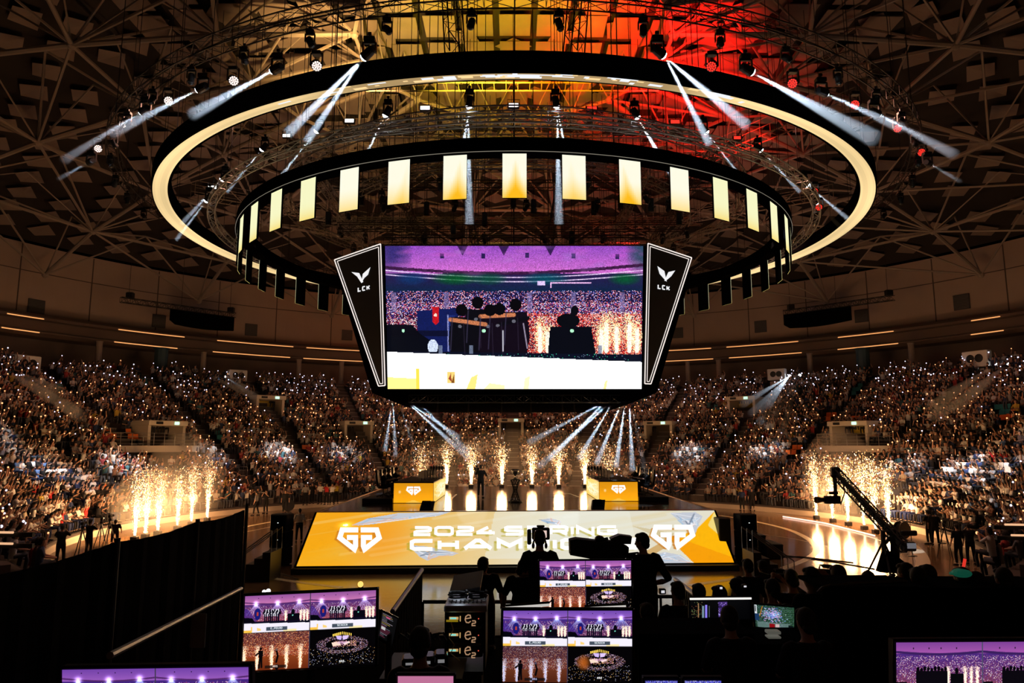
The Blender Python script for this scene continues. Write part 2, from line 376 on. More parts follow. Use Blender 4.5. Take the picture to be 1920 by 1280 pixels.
    c.poly([(.54, .93), (.56, .91), (.555, 1), (.535, 1)], (1, .95, .75)); c.poly([(.4, .96), (.46, .975), (.46, 1), (.38, 1)], (1, .93, .7)); c.poly([(.855, .95), (.865, .94), (.86, 1), (.85, 1)], (1, .9, .6))
    top = c.a[:int(.74*c.H)].copy(); g_ = (1+rng.normal(0, .10, (top.shape[0], c.W, 1))).astype(np.float32); g_[::2] *= .92; c.a[:int(.74*c.H)] = top*g_
    for i in range(60): x = rng.uniform(0, 1); c.ell(x, rng.uniform(0, .2), rng.uniform(.02, .06), .02, (.55+.3*rng.random(), .3+.2*rng.random(), .75), .25, True)
    for dx, dy in ((-.30, .10), (-.13, -.04), (.0, .1), (.10, .08), (.27, .0)):
        x, y, s = .405+dx*.37, .40+dy*.37, .37; c.line(x-.10*s, y+.2*s, x-.12*s, y+.8*s, .8, (.22, .20, .30), .8); c.line(x+.02*s, y+.3*s, x+.03*s, y+.9*s, .6, (.16, .13, .2), .8); c.ell(x-.02*s, y+.36*s, .02*s, .03*s, (.5, .5, .55), .7)
    c.line(.455, .6, .455, .74, 1, (.85, .85, .9), .8); c.line(.535, .55, .55, .72, 1, (.8, .75, .85), .7)
    c.rect(.235, .885, .265, .96, (.93, .8, .45)); c.poly([(.24, .93), (.25, .89), (.252, .95)], (.6, .25, .15)); c.poly([(.25, .96), (.262, .9), (.263, .96)], (.5, .3, .1))
    return c
F35 = {'S': ['111', '100', '111', '001', '111'], 'C': ['111', '100', '100', '100', '111'], 'R': ['110', '101', '110', '101', '101'], 'E': ['111', '100', '110', '100', '111'], 'N': ['101', '111', '111', '101', '101'],
       'P': ['111', '101', '111', '100', '100'], 'O': ['111', '101', '101', '101', '111'], 'W': ['101', '101', '111', '111', '101'], 'A': ['010', '101', '111', '101', '101'], '1': ['010', '110', '010', '010', '111'], '2': ['111', '001', '111', '100', '111'], '3': ['111', '001', '011', '001', '111'], '_': ['000', '000', '000', '000', '111'], ' ': ['000']*5, 'D': ['110', '101', '101', '101', '110']}
def ptext(c, t, x, y, col=(1, 1, 1), k=1):
    X_ = int(x*c.W-len(t)*2*k); Y_ = int(y*c.H)
    for ch in t:
        for j, row in enumerate(F35[ch]):
            for i, b in enumerate(row):
                if b == '1': c.a[Y_+j*k:Y_+(j+1)*k, X_+i*k:X_+(i+1)*k] = col
        X_ += 4*k
def feed_show(W, H, tint, txt):
    c = Cv(W, H, (.1, .05, .2)); r_, g_, b_ = tint
    c.vgrad(0, .24, (.60*r_, .36*g_, .66*b_), (.80*r_, .50*g_, .74*b_)); c.vgrad(.24, .70, (.34*r_, .20*g_, .5*b_), (.62*r_, .30*g_, .35*b_))
    for i in range(50): t = i/50; c.line(t, .18+.06*math.sin(t*PI), t+.02, .18+.06*math.sin((t+.02)*PI), 1.4, (.30, .14, .38), .8)
    for x in (.2, .38, .56, .74): c.rect(x, .07, x+.012, .09, (.2, .1, .3))
    c.dots(0, .28, 1, .68, int(W*H*.10), [(.85, .6, .8), (.4, .2, .5), (.95, .8, .9), (.6, .25, .35), (.2, .1, .3)])
    for x, y in ((.17, .22), (.50, .22), (.83, .20)):
        for q in (-.14, -.09, -.045, 0, .05, .1, .15): c.line(x, y, x+q, y+.30, 1.0, (.72*r_+.1, .72, 1), .62)
        c.glow(x, y, .05, .09, (.8, .8, 1), 1.0)
    c.poly([(0, .35), (.05, .35), (.2, .7), (0, .7)], (.2, .12, .55), .6); c.ell(.2, .5, .05, .16, (.10, .10, .45)); c.rect(.19, .45, .215, .54, (.7, .25, .2))
    for x in (.63, .86, .91, .96): pyrocol(c, x, .42, .72, .012, (1, .92, .85))
    for i in range(16): x = .30+i*.016; c.ell(x, .48+.06*math.sin(i*2.1), .022, .05, (.93, .92, .97) if i % 3 else (.05, .04, .1))
    for i in range(8): c.rect(.30+i*.03, .5, .32+i*.03, .73, (.05, .04, .12))
    for i in range(7): c.ell(.31+i*.038, .42+.02*math.sin(i*3), .014, .035, (.04, .03, .08))
    c.rect(.66, .52, .84, .72, (.03, .03, .07)); c.ell(.74, .48, .03, .08, (.03, .03, .07)); c.ell(.735, .57, .01, .02, (.5, .9, .8))
    c.poly([(0, .58), (.12, .6), (.17, .72), (0, .72)], (.02, .02, .06)); c.poly([(0, .71), (1, .73), (1, .78), (0, .74)], (.03, .04, .10))
    c.poly([(0, .74), (1, .78), (1, 1), (0, 1)], (.97, .95, 1)); c.rect(0, .92, .12, 1, (1, .78, .3)); c.rect(.11, .84, .125, 1, (1, .82, .4)); c.poly([(.2, .86), (.26, .9), (.26, .95), (.2, .95)], (1, .85, .5)); c.rect(.6, .94, .8, 1, (1, .93, .7))
    c.rect(.34, .86, .66, .955, (.28, .32, .38)); ptext(c, txt, .5, .875, (.9, .93, .96))
    return c
def feed_fire(W, H, txt, tint=(1, 1, 1)):
    c = Cv(W, H); c.vgrad(0, .65, (.35, .18, .2), (.5, .22, .14)); c.vgrad(.65, 1, (.55, .26, .12), (.42, .17, .07))
    c.dots(0, 0, 1, .62, int(W*H*.2), [(1, .8, .6), (.8, .45, .3), (.25, .12, .15), (.5, .3, .35), (.95, .6, .35)])
    c.dots(0, .35, 1, .65, int(W*H*.08), [(.9, .35, .2), (1, .75, .5), (.7, .3, .2)])
    for x in (.02, .22, .44, .66, .87): pyrocol(c, x, .34, .97, .02, (1, .93, .8))
    d = (.03, .02, .03); c.ell(.27, .43, .02, .045, d); c.poly([(.235, .48), (.31, .48), (.30, .7), (.245, .7)], d); c.line(.23, .55, .2, .6, 2, d); c.line(.26, .7, .25, .93, 2.2, d); c.line(.285, .7, .29, .92, 2, d)
    c.line(.51, .5, .53, .64, 2, d); c.line(.53, .64, .51, .8, 2.2, d); c.ell(.52, .93, .03, .07, d); c.ell(.51, .47, .02, .03, (.4, .35, .35))
    c.rect(.34, .88, .66, .96, (.1, .07, .06), .8); ptext(c, txt, .5, .89, (.95, .9, .85)); c.a *= np.array(tint, np.float32); return c
def feed_wide(W, H, txt, fire=False):
    c = Cv(W, H, (.015, .012, .02)); n = int(W*H*.10)
    th = rng.uniform(0, 2*PI, n); rr = rng.uniform(.6, 1.15, n)**.7
    xs = (.5+.36*rr*np.cos(th))*W; ys = (.42+.22*rr*np.sin(th))*H
    for X_, Y_ in zip(xs.astype(int), ys.astype(int)):
        if 0 <= X_ < W and 0 <= Y_ < H: c.a[Y_, X_] = random.choice(((.5, .35, .5), (.2, .14, .22), (.85, .75, .85), (.1, .08, .12), (.6, .4, .3)))
    c.dots(0, .5, 1, .95, int(W*H*.02), [(.9, .7, .4), (.6, .6, .8), (.9, .9, .9), (.3, .2, .1)])
    c.dots(.35, .32, .72, .48, int(W*H*.02), [(1, .75, .5), (.9, .6, .8)])
    if fire: c.ell(.25, .45, .12, .25, (.75, .38, .12), .9, True)
    for i in range(11): c.rect(.355+i*.027, .08+.01*abs(i-5), .372+i*.027, .15+.01*abs(i-5), (1, .85, .35))
    c.poly([(.40, .18), (.49, .19), (.49, .30), (.43, .28)], (.85, .75, 1)); c.poly([(.51, .19), (.60, .18), (.57, .28), (.51, .30)], (.9, .8, 1))
    c.poly([(.34, .36), (.46, .34), (.48, .44), (.36, .46)], (1, .88, .8)); c.poly([(.5, .38), (.60, .34), (.62, .38), (.54, .44)], (1, .9, .85)); c.ell(.5, .37, .1, .05, (.9, .7, .9), .7, True)
    ptext(c, txt, .5, .84, (.95, .95, .95)); return c
def quad_view(W, H, tint, fire=False, full=True):
    c = Cv(W*2, H*2); c.a[:H, :W] = feed_show(W, H, tint, 'E_POINT'.replace('I', '1').replace('T', 'D')).a; c.a[:H, W:] = feed_show(W, H, tint, 'SCREEN').a
    c.a[H:, :W] = feed_fire(W, H, 'AR1', (tint[0], tint[1], tint[2]*1.0)).a; c.a[H:, W:] = feed_wide(W, H, 'AR2', fire).a
    c.a[:, W-1:W+1] = (.25, .22, .3); c.a[H-1:H+1] *= .4; return c
def screen_grid(name, cv, q, m, parent=None, bow=0):
    """grid of lit pixels on the quad q = TL, TR, BR, BL"""
    H, W = cv.a.shape[:2]; u, v = np.meshgrid(np.linspace(0, 1, W+1), np.linspace(0, 1, H+1))
    TL, TR, BR, BL = [np.array(p) for p in q]
    P = (TL*(1-u[..., None])+TR*u[..., None])*(1-v[..., None])+(BL*(1-u[..., None])+BR*u[..., None])*v[..., None]
    i = np.arange(H)[:, None]*(W+1)+np.arange(W)[None]; F = np.stack([i, i+W+1, i+W+2, i+1], -1).reshape(-1, 4)
    return npmesh(name, P.reshape(-1, 3), F, m, tolin(cv.a).reshape(-1, 3), parent=parent)

# ------------------------------------------------------------------ people
def ppl(P, hands=True, heavy=1.0):
    """joints -> meshes of body, shirt, trousers, hair, shoes. Figure faces local +Y."""
    b = MB(); sh = MB(); tr = MB(); ha = MB(); so = MB(); ey = MB()
    J = {k: Vector(v) for k, v in P.items() if k not in ('look', 'longhair')}
    lat = (J['shR']-J['shL']).normalized(); pel, nk, hd = J['pel'], J['neck'], J['head']
    ax = (nk-pel).normalized()
    def torso(mb, e):
        pts = [pel-ax*.08, pel, pel+(nk-pel)*.35, pel+(nk-pel)*.68, pel+(nk-pel)*.88, nk+ax*.0]
        rr = [(.13, .10), (.165, .12), (.145, .105), (.175, .12), (.165, .10), (.065, .06)]
        mb.tube(pts, [(a*heavy+e, c*heavy+e) for a, c in rr], 14, up=lat)
    torso(b, 0); torso(sh, .012)
    b.tube([nk-ax*.05, nk+(hd-nk)*.45, hd-(hd-nk)*.3], [.062, .052, .055], 10)
    look = Vector(P.get('look', (0, 1, 0))).normalized(); upv = (hd-nk).normalized()
    fx = (look-upv*look.dot(upv)).normalized(); rx = fx.cross(upv)
    M = Matrix((rx, fx, upv)).transposed()
    b.ell(hd, (.074, .092, .115), 14, 10, M); b.ell(hd+M @ Vector((0, .028, -.075)), (.048, .052, .05), 10, 8, M)
    b.tube([hd+M @ Vector((0, .085, .02)), hd+M @ Vector((0, .108, -.028)), hd+M @ Vector((0, .09, -.038))], [.008, .016, .012], 6)
    b.tube([hd+M @ Vector((-.022, .088, -.062)), hd+M @ Vector((.022, .088, -.062))], .008, 6)
    for s in (-1, 1):
        b.ell(hd+M @ Vector((.076*s, -.005, -.005)), (.012, .022, .032), 8, 6, M)
        ey.ell(hd+M @ Vector((.030*s, .083, .005)), (.013, .008, .007), 8, 6, M)
    ha.ell(hd+M @ Vector((0, -.018, .022)), (.086, .098, .108), 14, 8, M)
    ha.ell(hd+M @ Vector((0, .035, .085)), (.066, .055, .035), 10, 6, M)
    ha.ell(hd+M @ Vector((0, -.055, -.045)), (.07, .05, .06), 10, 6, M)
    if P.get('longhair'): ha.tube([hd+M @ Vector((0, -.06, .02)), hd+M @ Vector((0, -.085, -.1)), hd+M @ Vector((0, -.09, -.24))], [.09, .085, .05], 10)
    for s in 'LR':
        S_, E_, W_ = J['sh'+s], J['el'+s], J['wr'+s]
        inn = S_+(nk-S_)*.35
        b.tube([inn, S_, E_, E_+(W_-E_)*.3, W_], [.05, .052, .040, .041, .026], 9)
        sh.tube([inn, S_, S_+(E_-S_)*.55, E_], [.062, .066*heavy, .058*heavy, .053], 9)
        d = (W_-E_).normalized(); side = d.cross(Vector((0, 0, 1)))
        side = side.normalized() if side.length > .1 else Vector((1, 0, 0)); pn = side.cross(d)
        palm = W_+d*.05
        if hands:
            b.tube([W_, W_+d*.04, W_+d*.09], [(.016, .028), (.016, .042), (.013, .040)], 8, up=pn)
            for k, (o_, ln) in enumerate(((-.031, .068), (-.010, .080), (.011, .074), (.031, .058))):
                f0 = W_+d*.085+side*o_; f1 = f0+d*ln*.5+pn*-.012; f2 = f1+d*ln*.38+pn*-.03
                b.tube([f0, f1, f2], [.0095, .009, .007], 6)
            sg = 1 if s == 'L' else -1
            t0 = W_+d*.03+side*.032*sg; b.tube([t0, t0+d*.03+side*.026*sg, t0+d*.055+side*.036*sg-pn*.012], [.012, .0105, .008], 6)
        else: b.ell(palm, (.035, .045, .035), 8, 6)
        H_, K_, A_ = J['hip'+s], J['kn'+s], J['an'+s]
        b.tube([H_+ax*.05, H_, K_, K_+(A_-K_)*.3, A_], [.08, .084, .052, .055, .036], 10)
        tr.tube([H_+ax*.06, H_, H_+(K_-H_)*.5, K_, K_+(A_-K_)*.35, A_-(A_-K_)*.06], [.09, .096*heavy, .085*heavy, .068, .066, .055], 10)
        ft = Vector(P.get('foot'+s, (0, 1, 0))).normalized()
        b.tube([A_, A_+ft*.06-Vector((0, 0, .05)), A_+ft*.15-Vector((0, 0, .06))], [.036, .034, .024], 8)
        z0 = A_.z-.085
        so.tube([A_-ft*.06+Vector((0, 0, -.045)), A_+ft*.02+Vector((0, 0, -.04)), A_+ft*.13+Vector((0, 0, -.058)), A_+ft*.19+Vector((0, 0, -.064))], [.040, .046, .036, .022], 8)
    tr.tube([pel-ax*.10, pel+ax*.02, pel+ax*.10], [(.135*heavy, .115*heavy), (.176*heavy, .135*heavy), (.165*heavy, .125*heavy)], 14, up=lat)
    return b, sh, tr, ha, so, ey
def stand(h=1.75, lean=0, look=(0, 1, 0), elL=None, wrL=None, elR=None, wrR=None, spread=.13, step=0, lh=False):
    k = h/1.75; P = dict(pel=(0, 0, .95*k), neck=(0, lean*.5, 1.46*k), head=(look[0]*.02, lean*.75+look[1]*.02, 1.62*k),
        shL=(-.185, lean*.45, 1.40*k), shR=(.185, lean*.45, 1.40*k), elL=(-.27, lean*.3, 1.12*k), elR=(.27, lean*.3, 1.12*k), wrL=(-.28, lean*.3+.08, .87*k), wrR=(.28, lean*.3+.08, .87*k),
        hipL=(-.09, 0, .90*k), hipR=(.09, 0, .90*k), knL=(-spread*.9, .03+step*.5, .50*k), knR=(spread*.9, .03-step*.4, .50*k), anL=(-spread, step, .085), anR=(spread, -step, .085), footL=(-.2, 1, 0), footR=(.2, 1, 0), look=look, longhair=lh)
    for n_, v in (('elL', elL), ('wrL', wrL), ('elR', elR), ('wrR', wrR)):
        if v: P[n_] = v
    return P
def sit(look=(0, 1, 0), elL=None, wrL=None, elR=None, wrR=None, lh=False, lean=0.0):
    P = dict(pel=(0, 0, .50), neck=(0, .02+lean, 1.02), head=(0, .05+lean*1.3, 1.18), shL=(-.18, .02+lean, .96), shR=(.18, .02+lean, .96), elL=(-.24, .10+lean*.5, .72), elR=(.24, .10+lean*.5, .72),
        wrL=(-.12, .34, .64), wrR=(.12, .34, .64), hipL=(-.10, .04, .48), hipR=(.10, .04, .48), knL=(-.13, .44, .50), knR=(.13, .44, .50), anL=(-.13, .40, .085), anR=(.13, .42, .085), look=look, longhair=lh)
    for n_, v in (('elL', elL), ('wrL', wrL), ('elR', elR), ('wrR', wrR)):
        if v: P[n_] = v
    return P
_fab = {}
def fab(nm_, c): return mat('fabric_'+nm_, c, .85, noise=(9, .12), spec=.2)
FABC = {'black': (.012, .012, .014), 'white': (.78, .76, .74), 'navy': (.02, .035, .10), 'grey': (.22, .22, .23), 'red': (.5, .03, .03), 'yellow': (.75, .55, .05), 'cream': (.62, .52, .42), 'brown': (.16, .08, .05), 'blue': (.10, .20, .45), 'pink': (.6, .3, .3)}
def make_person(P, shirt='black', trousers='black', voxel=.014, hands=True, heavy=1.0, shoes='black', skin=SKIN):
    b, sh, tr, ha, so, ey = ppl(P, hands, heavy)
    r = bake(b.build('person', skin), voxel, 1 if voxel < .02 else 0)
    bake(sh.build('shirt', fab(shirt, FABC[shirt]), r), max(voxel, .018), 2)
    bake(tr.build('trousers', fab(trousers, FABC[trousers]), r), max(voxel, .018), 2)
    h = ha.build('hair', HAIR, r, True); s_ = so.build('shoes', fab(shoes, FABC[shoes]), r, True); e = ey.build('eyes', GLOSSB, r, True)
    return r
def put(o, loc, rz=0, label=None, cat=None, group=None):
    o.location = loc; o.rotation_euler = (0, 0, rz); return tag(o, label, cat, group)
def face(frm, to): d = Vector(to)-Vector(frm); return math.atan2(-d.x, d.y)
def pix(p):
    d = Vector(p)-Vector((0, 0, CZ)); c, s = math.cos(PITCH), math.sin(PITCH)
    y, z = d.y*c+d.z*s, d.z*c-d.y*s
    return (960+FP*d.x/y, 640-FP*z/y, y) if y > .1 else (-999, -999, -1)
# ------------------------------------------------------------------ arena floor
fm = bpy.data.materials.new('varnished_maple_court'); fm.use_nodes = True; nt = fm.node_tree; b_ = nt.nodes['Principled BSDF']
tc = nt.nodes.new('ShaderNodeTexCoord'); bk = nt.nodes.new('ShaderNodeTexBrick'); nt.links.new(tc.outputs['Object'], bk.inputs['Vector'])
bk.inputs['Scale'].default_value = 1; bk.inputs['Brick Width'].default_value = 1.9; bk.inputs['Row Height'].default_value = .11; bk.inputs['Mortar Size'].default_value = .004
bk.inputs['Color1'].default_value = (.30, .17, .085, 1); bk.inputs['Color2'].default_value = (.20, .115, .06, 1); bk.inputs['Mortar'].default_value = (.02, .012, .008, 1)
nt.links.new(bk.outputs['Color'], b_.inputs['Base Color']); b_.inputs['Roughness'].default_value = .14; b_.inputs['Specular IOR Level'].default_value = .5
nz = nt.nodes.new('ShaderNodeTexNoise'); nz.inputs['Scale'].default_value = 1.6; nz.inputs['Detail'].default_value = 4; nt.links.new(tc.outputs['Object'], nz.inputs['Vector'])
bp = nt.nodes.new('ShaderNodeBump'); bp.inputs['Strength'].default_value = .12; bp.inputs['Distance'].default_value = .03; nt.links.new(nz.outputs['Fac'], bp.inputs['Height']); nt.links.new(bp.outputs[0], b_.inputs['Normal'])
m = MB(); n = 96; m.add([(CEN.x+53*math.sin(2*PI*i/n), CEN.y+53*math.cos(2*PI*i/n), 0) for i in range(n)]+[(CEN.x+53*math.sin(2*PI*i/n), CEN.y+53*math.cos(2*PI*i/n), -.3) for i in range(n)], [tuple(range(n-1, -1, -1)), tuple(range(n, 2*n))])
struct(m.build('floor', fm))
LINEM = mat('court_line_paint', (.95, .76, .52), .3)
def court_line(px, wd, cnt=8):
    P = [VZ(x, y, .004) for x, y in px]; Q = []
    for i in range(len(P)-1):
        p0, p1, p2, p3 = P[max(i-1, 0)], P[i], P[i+1], P[min(i+2, len(P)-1)]
        for k in range(cnt):
            t = k/cnt; Q.append(.5*((2*p1)+(p2-p0)*t+(2*p0-5*p1+4*p2-p3)*t*t+(3*p1-p0-3*p2+p3)*t**3))
    Q.append(P[-1]); mb = MB(); strokes(mb, [[(q.x, q.y) for q in Q]], wd, lambda x, y: Vector((x, y, .004)))
    o = mb.build('trim_court_line', LINEM); struct(o)
court_line([(1350, 966), (1400, 974), (1470, 990), (1512, 1008), (1531, 1028), (1520, 1043), (1490, 1057), (1440, 1073), (1375, 1085), (1290, 1097)], .34)
court_line([(572, 968), (520, 976), (450, 990), (405, 1010), (395, 1030), (412, 1048), (440, 1062), (462, 1074), (540, 1088), (640, 1101)], .28)
court_line([(1672, 1006), (1702, 1018), (1722, 1034), (1731, 1054), (1722, 1076), (1700, 1095)], .55)
court_line([(1430, 958), (1560, 985), (1700, 1030)], .06)
court_line([(440, 1001), (520, 985), (600, 970)], .09)
court_line([(1420, 1000), (1500, 1012), (1660, 1050)], .05)
# ------------------------------------------------------------------ terraces of the bowl
NR, R0, DR, Z0, DZ = 27, 23.6, .80, .45, .42
A0 = 141
m = MB(); na = 141; AN = [(-A0+2*A0*i/(na-1)) for i in range(na)]
prof = [(R0-.35, 0), (R0-.35, Z0), (R0, Z0)]
for i in range(NR): r_ = R0+DR*i; z_ = Z0+DZ*i; prof += [(r_+DR, z_), (r_+DR, z_+DZ)]
prof += [(50.5, Z0+DZ*NR)]
vs = [pol(r_, a, z_) for a in AN for r_, z_ in prof]; k = len(prof)
m.add(vs, [(i*k+j, i*k+j+1, (i+1)*k+j+1, (i+1)*k+j) for i in range(na-1) for j in range(k-1)])
for e in (0, na-1): m.add([pol(r_, AN[e], z_) for r_, z_ in prof]+[pol(50.5, AN[e], 0)], [tuple(range(k+1)) if e else tuple(range(k, -1, -1))])
struct(m.build('terrace_stand', TERR))
KERB = mat('pale_kerb', (.60, .50, .40), .6)
m = MB(); q = [(R0-.45, 0), (R0-.45, .34), (R0-.30, .34)]
vs = [pol(r_, a, z_) for a in AN for r_, z_ in q]; m.add(vs, [(i*3+j, i*3+j+1, (i+1)*3+j+1, (i+1)*3+j) for i in range(na-1) for j in range(2)]); struct(m.build('trim_kerb', KERB))
AISLES = [13.3*i for i in range(-9, 10)]
for a in AISLES:
    m = MB(); m2 = MB()
    for i in range(NR):
        r_ = R0+DR*i; z_ = Z0+DZ*i; ar = math.radians(a); R = Matrix.Rotation(-ar, 3, 'Z')
        m.box(pol(r_+.2+DR/2, a, z_+DZ/2-.0), (1.15, DR*.5, DZ*.98), R)
        m2.box(pol(r_+.2+DR*.26, a, z_+DZ+.004), (1.15, .06, .012), R); m2.box(pol(r_+DR+.02, a, z_+DZ+.006), (1.15, .06, .012), R)
    o = m.build('stairs', AISLE); struct(o); m2.build('nosing', STEPW, o)
# ------------------------------------------------------------------ walls, fascia, soffit
def ring_surf(mb, prof, a0=-180, a1=180, n=144):
    k = len(prof); vs = [pol(r_, a0+(a1-a0)*i/n, z_) for i in range(n+1) for r_, z_ in prof]
    mb.add(vs, [(i*k+j, (i+1)*k+j, (i+1)*k+j+1, i*k+j+1) for i in range(n) for j in range(k-1)])
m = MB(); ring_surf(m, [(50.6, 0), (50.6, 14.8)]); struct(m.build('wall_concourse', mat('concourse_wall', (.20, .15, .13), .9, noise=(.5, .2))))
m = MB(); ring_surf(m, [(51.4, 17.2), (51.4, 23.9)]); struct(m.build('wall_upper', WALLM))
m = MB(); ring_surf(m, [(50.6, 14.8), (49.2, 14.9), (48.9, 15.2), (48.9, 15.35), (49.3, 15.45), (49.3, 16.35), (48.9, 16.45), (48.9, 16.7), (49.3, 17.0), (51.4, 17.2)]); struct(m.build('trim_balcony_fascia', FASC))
m = MB()
for i in range(48):
    a = 7.5*i+3.7; R = Matrix.Rotation(-math.radians(a), 3, 'Z'); m.box(pol(51.36, a, 20.5), (.09, .05, 6.6), R)
for i in range(144): a = 2.5*i; R = Matrix.Rotation(-math.radians(a), 3, 'Z'); m.box(pol(51.36, a, 21.3), (2.28, .05, .07), R)
struct(m.build('trim_wall_seams', SEAM))
# strip lights on the fascia, in pairs
for px0, px1, up, side in ((8, 78, 1, 'far left end'), (0, 72, 0, 'far left end'), (220, 345, 1, 'left of the hanging black bar'), (214, 333, 0, 'left of the hanging black bar'), (407, 550, 1, 'below the left hanging truss'), (400, 545, 0, 'below the left hanging truss'), (575, 690, 1, 'left of the screen cube'), (570, 690, 0, 'left of the screen cube'),
                     (1230, 1333, 1, 'right of the screen cube'), (1232, 1336, 0, 'right of the screen cube'), (1362, 1497, 1, 'below the right hanging truss'), (1366, 1502, 0, 'below the right hanging truss'), (1572, 1677, 1, 'right of the hanging black bar'), (1570, 1684, 0, 'right of the hanging black bar'), (1825, 1880, 1, 'far right end'), (1822, 1884, 0, 'far right end')):
    an = []
    for px in (px0, px1):
        p = VC(px, 650, 48.8, True); an.append(math.degrees(math.atan2(p.x-CEN.x, p.y-CEN.y)))
    z_ = 16.52 if up else 15.22; mb = MB(); mb.tube([pol(48.84, an[0]+(an[1]-an[0])*i/10, z_) for i in range(11)], .045, 6)
    tag(mb.build('strip_light', STRIPL), f"orange strip light along the balcony fascia, {'upper' if up else 'lower'} one, {side}", 'strip light', 'strip lights along the balcony fascia')
for px0, px1, y, sd in ((0, 25, 997, 'left upper'), (0, 24, 1018, 'left lower'), (1884, 1920, 983, 'right upper'), (1896, 1920, 1003, 'right lower')):
    mb = MB(); Y_ = 20 if px0 < 900 else 22; mb.tube([V(px0-40 if px0 < 900 else px0, y+(0 if px0 < 900 else 0), Y_), V(px1 if px0 < 900 else px1+40, y+1, Y_)], .03, 6)
    tag(mb.build('strip_light', mat('strip_light_near', (.2, .1, .05), .5, emit=(1, .55, .3), estr=.9, samp='NONE')), f'short lit strip on dark barrier at the frame edge, {sd} one', 'strip light', 'strips at the frame edges')
    mb = MB(); mb.box(V((px0+px1)/2+(-60 if px0 < 900 else 60), y+5, Y_+.15), (3.2, .1, .12)); tag(mb.build('barrier_rail', BLACK), f'black barrier rail carrying the {sd} lit strip', 'rail')
# vents in the upper wall
VENT = mat('vent_dark', (.07, .07, .08), .6)
for px, py, w_, sd in ((68, 576, 1.5, 'leftmost on the left wall'), (298, 602, 1.4, 'behind the left hanging banner'), (471, 618, 1.4, 'right of the left hanging banner'), (651, 628, 1.3, 'just left of the screen cube'), (1271, 624, 1.3, 'just right of the screen cube'), (1426, 612, 1.4, 'left of the right hanging banner'), (1615, 592, 1.4, 'at right end of the right hanging banner'), (1803, 566, 1.5, 'rightmost on the right wall')):
    p = VC(px, py, 51.3, True); a = math.atan2(p.x-CEN.x, p.y-CEN.y); R = Matrix.Rotation(-a, 3, 'Z'); mb = MB(); mb.box(p, (w_, .12, w_), R); mb2 = MB()
    for k in range(9): mb2.box(p+R @ Vector((0, -.09, (k-4)*w_/10)), (w_*.92, .06, w_/24), R)
    o = tag(mb.build('wall_vent', VENT), f'square grey louvred vent on the upper wall, {sd}', 'vent', 'vents on the upper wall'); mb2.build('louvre', GREYP, o)
# columns under the balcony
for px in (182, 380, 560, 640, 1348, 1440+80, 1620, 1712, 300, 1290):
    p = VC(px, 700, 46.6, True); mb = MB(); wd = .34 if px not in (300, 1620) else .8
    mb.lathe([(wd, 12.2), (wd, 12.5), (wd*.8, 12.6), (wd*.8, 14.6), (wd, 14.8)], (p.x, p.y, 0), 12); o = mb.build('trim_column', mat('column_blue', (.03, .07, .10), .6) if wd > .5 else CONC); struct(o)
# ------------------------------------------------------------------ roof: cladding, space frame ribs
def zc(r_): return 34-10.2*(r_/51.5)**2
m = MB(); prof = [(r_, zc(r_)+.4) for r_ in np.linspace(0.01, 51.5, 16)]; ring_surf(m, prof); struct(m.build('ceiling', CEIL))
m = MB()
for i, r_ in enumerate(np.arange(6, 50, 2.15)):
    cnt = max(8, int(2*PI*r_/3.6))
    for j in range(cnt):
        a = 360*(j+(i % 2)*.5)/cnt
        if random.random() < .08: continue
        dr, da = 1.0, 360/cnt*.36
        m.add([pol(r_-dr, a, zc(r_-dr)+.02), pol(r_, a+da, zc(r_)-.12), pol(r_+dr, a, zc(r_+dr)+.02), pol(r_, a-da, zc(r_)-.12)], [(0, 1, 2, 3)])
struct(m.build('trim_ceiling_cladding', PANEL))
# flat bright cladding bays right above the rig (where the amber and red washes land)
m = MB()
for i in range(-9, 10):
    for j in range(9):
        x, y = i*2.6+.2, 37+j*3.1
        z_ = zc(math.hypot(x-CEN.x, y-CEN.y))-.15; m.box((x, y, z_), (2.15, 2.5, .06))
struct(m.build('trim_ceiling_bays', PANEL))
NRIB = 20; nodes = [10, 18, 26, 34, 42, 48.6]
def low(r_): return zc(r_)-3.4 if r_ < 48 else 20.6
for i in range(NRIB):
    a = 360*i/NRIB+9; mb = MB(); 
    lo = [pol(r_, a, low(r_)) for r_ in nodes]; mb.tube(lo, .17, 7)
    for j in range(len(nodes)-1):
        rm = (nodes[j]+nodes[j+1])/2; da = 180/NRIB
        for s in (-1, 1):
            u = pol(rm, a+s*da, zc(rm)-.5); mb.tube([lo[j], u], .085, 5, False); mb.tube([lo[j+1], u], .085, 5, False)
        u = pol(rm, a, zc(rm)-.4); mb.tube([lo[j], u], .07, 5, False); mb.tube([lo[j+1], u], .07, 5, False)
    for p in lo: mb.ell(p, (.3, .3, .3), 8, 6)
    struct(mb.build('trim_roof_rib', WSTEEL))
for r_ in nodes[:-1]:
    mb = MB(); P = [pol(r_, 360*i/NRIB+9, low(r_)) for i in range(NRIB+1)]; mb.tube(P, .13, 6, False)
    for i in range(NRIB):
        q = nodes[nodes.index(r_)+1]; mb.tube([pol(r_, 360*i/NRIB+9, low(r_)), pol(q, 360*(i+1)/NRIB+9, low(q))], .10, 5, False)
        q_ = (pol(r_, 360*i/NRIB+9, low(r_))+pol(r_, 360*(i+1)/NRIB+9, low(r_)))/2; mb.tube([P[i], Vector((q_.x, q_.y, zc(r_)-.3)), P[i+1]], .06, 5, False)
    struct(mb.build('trim_roof_ring', WSTEEL))
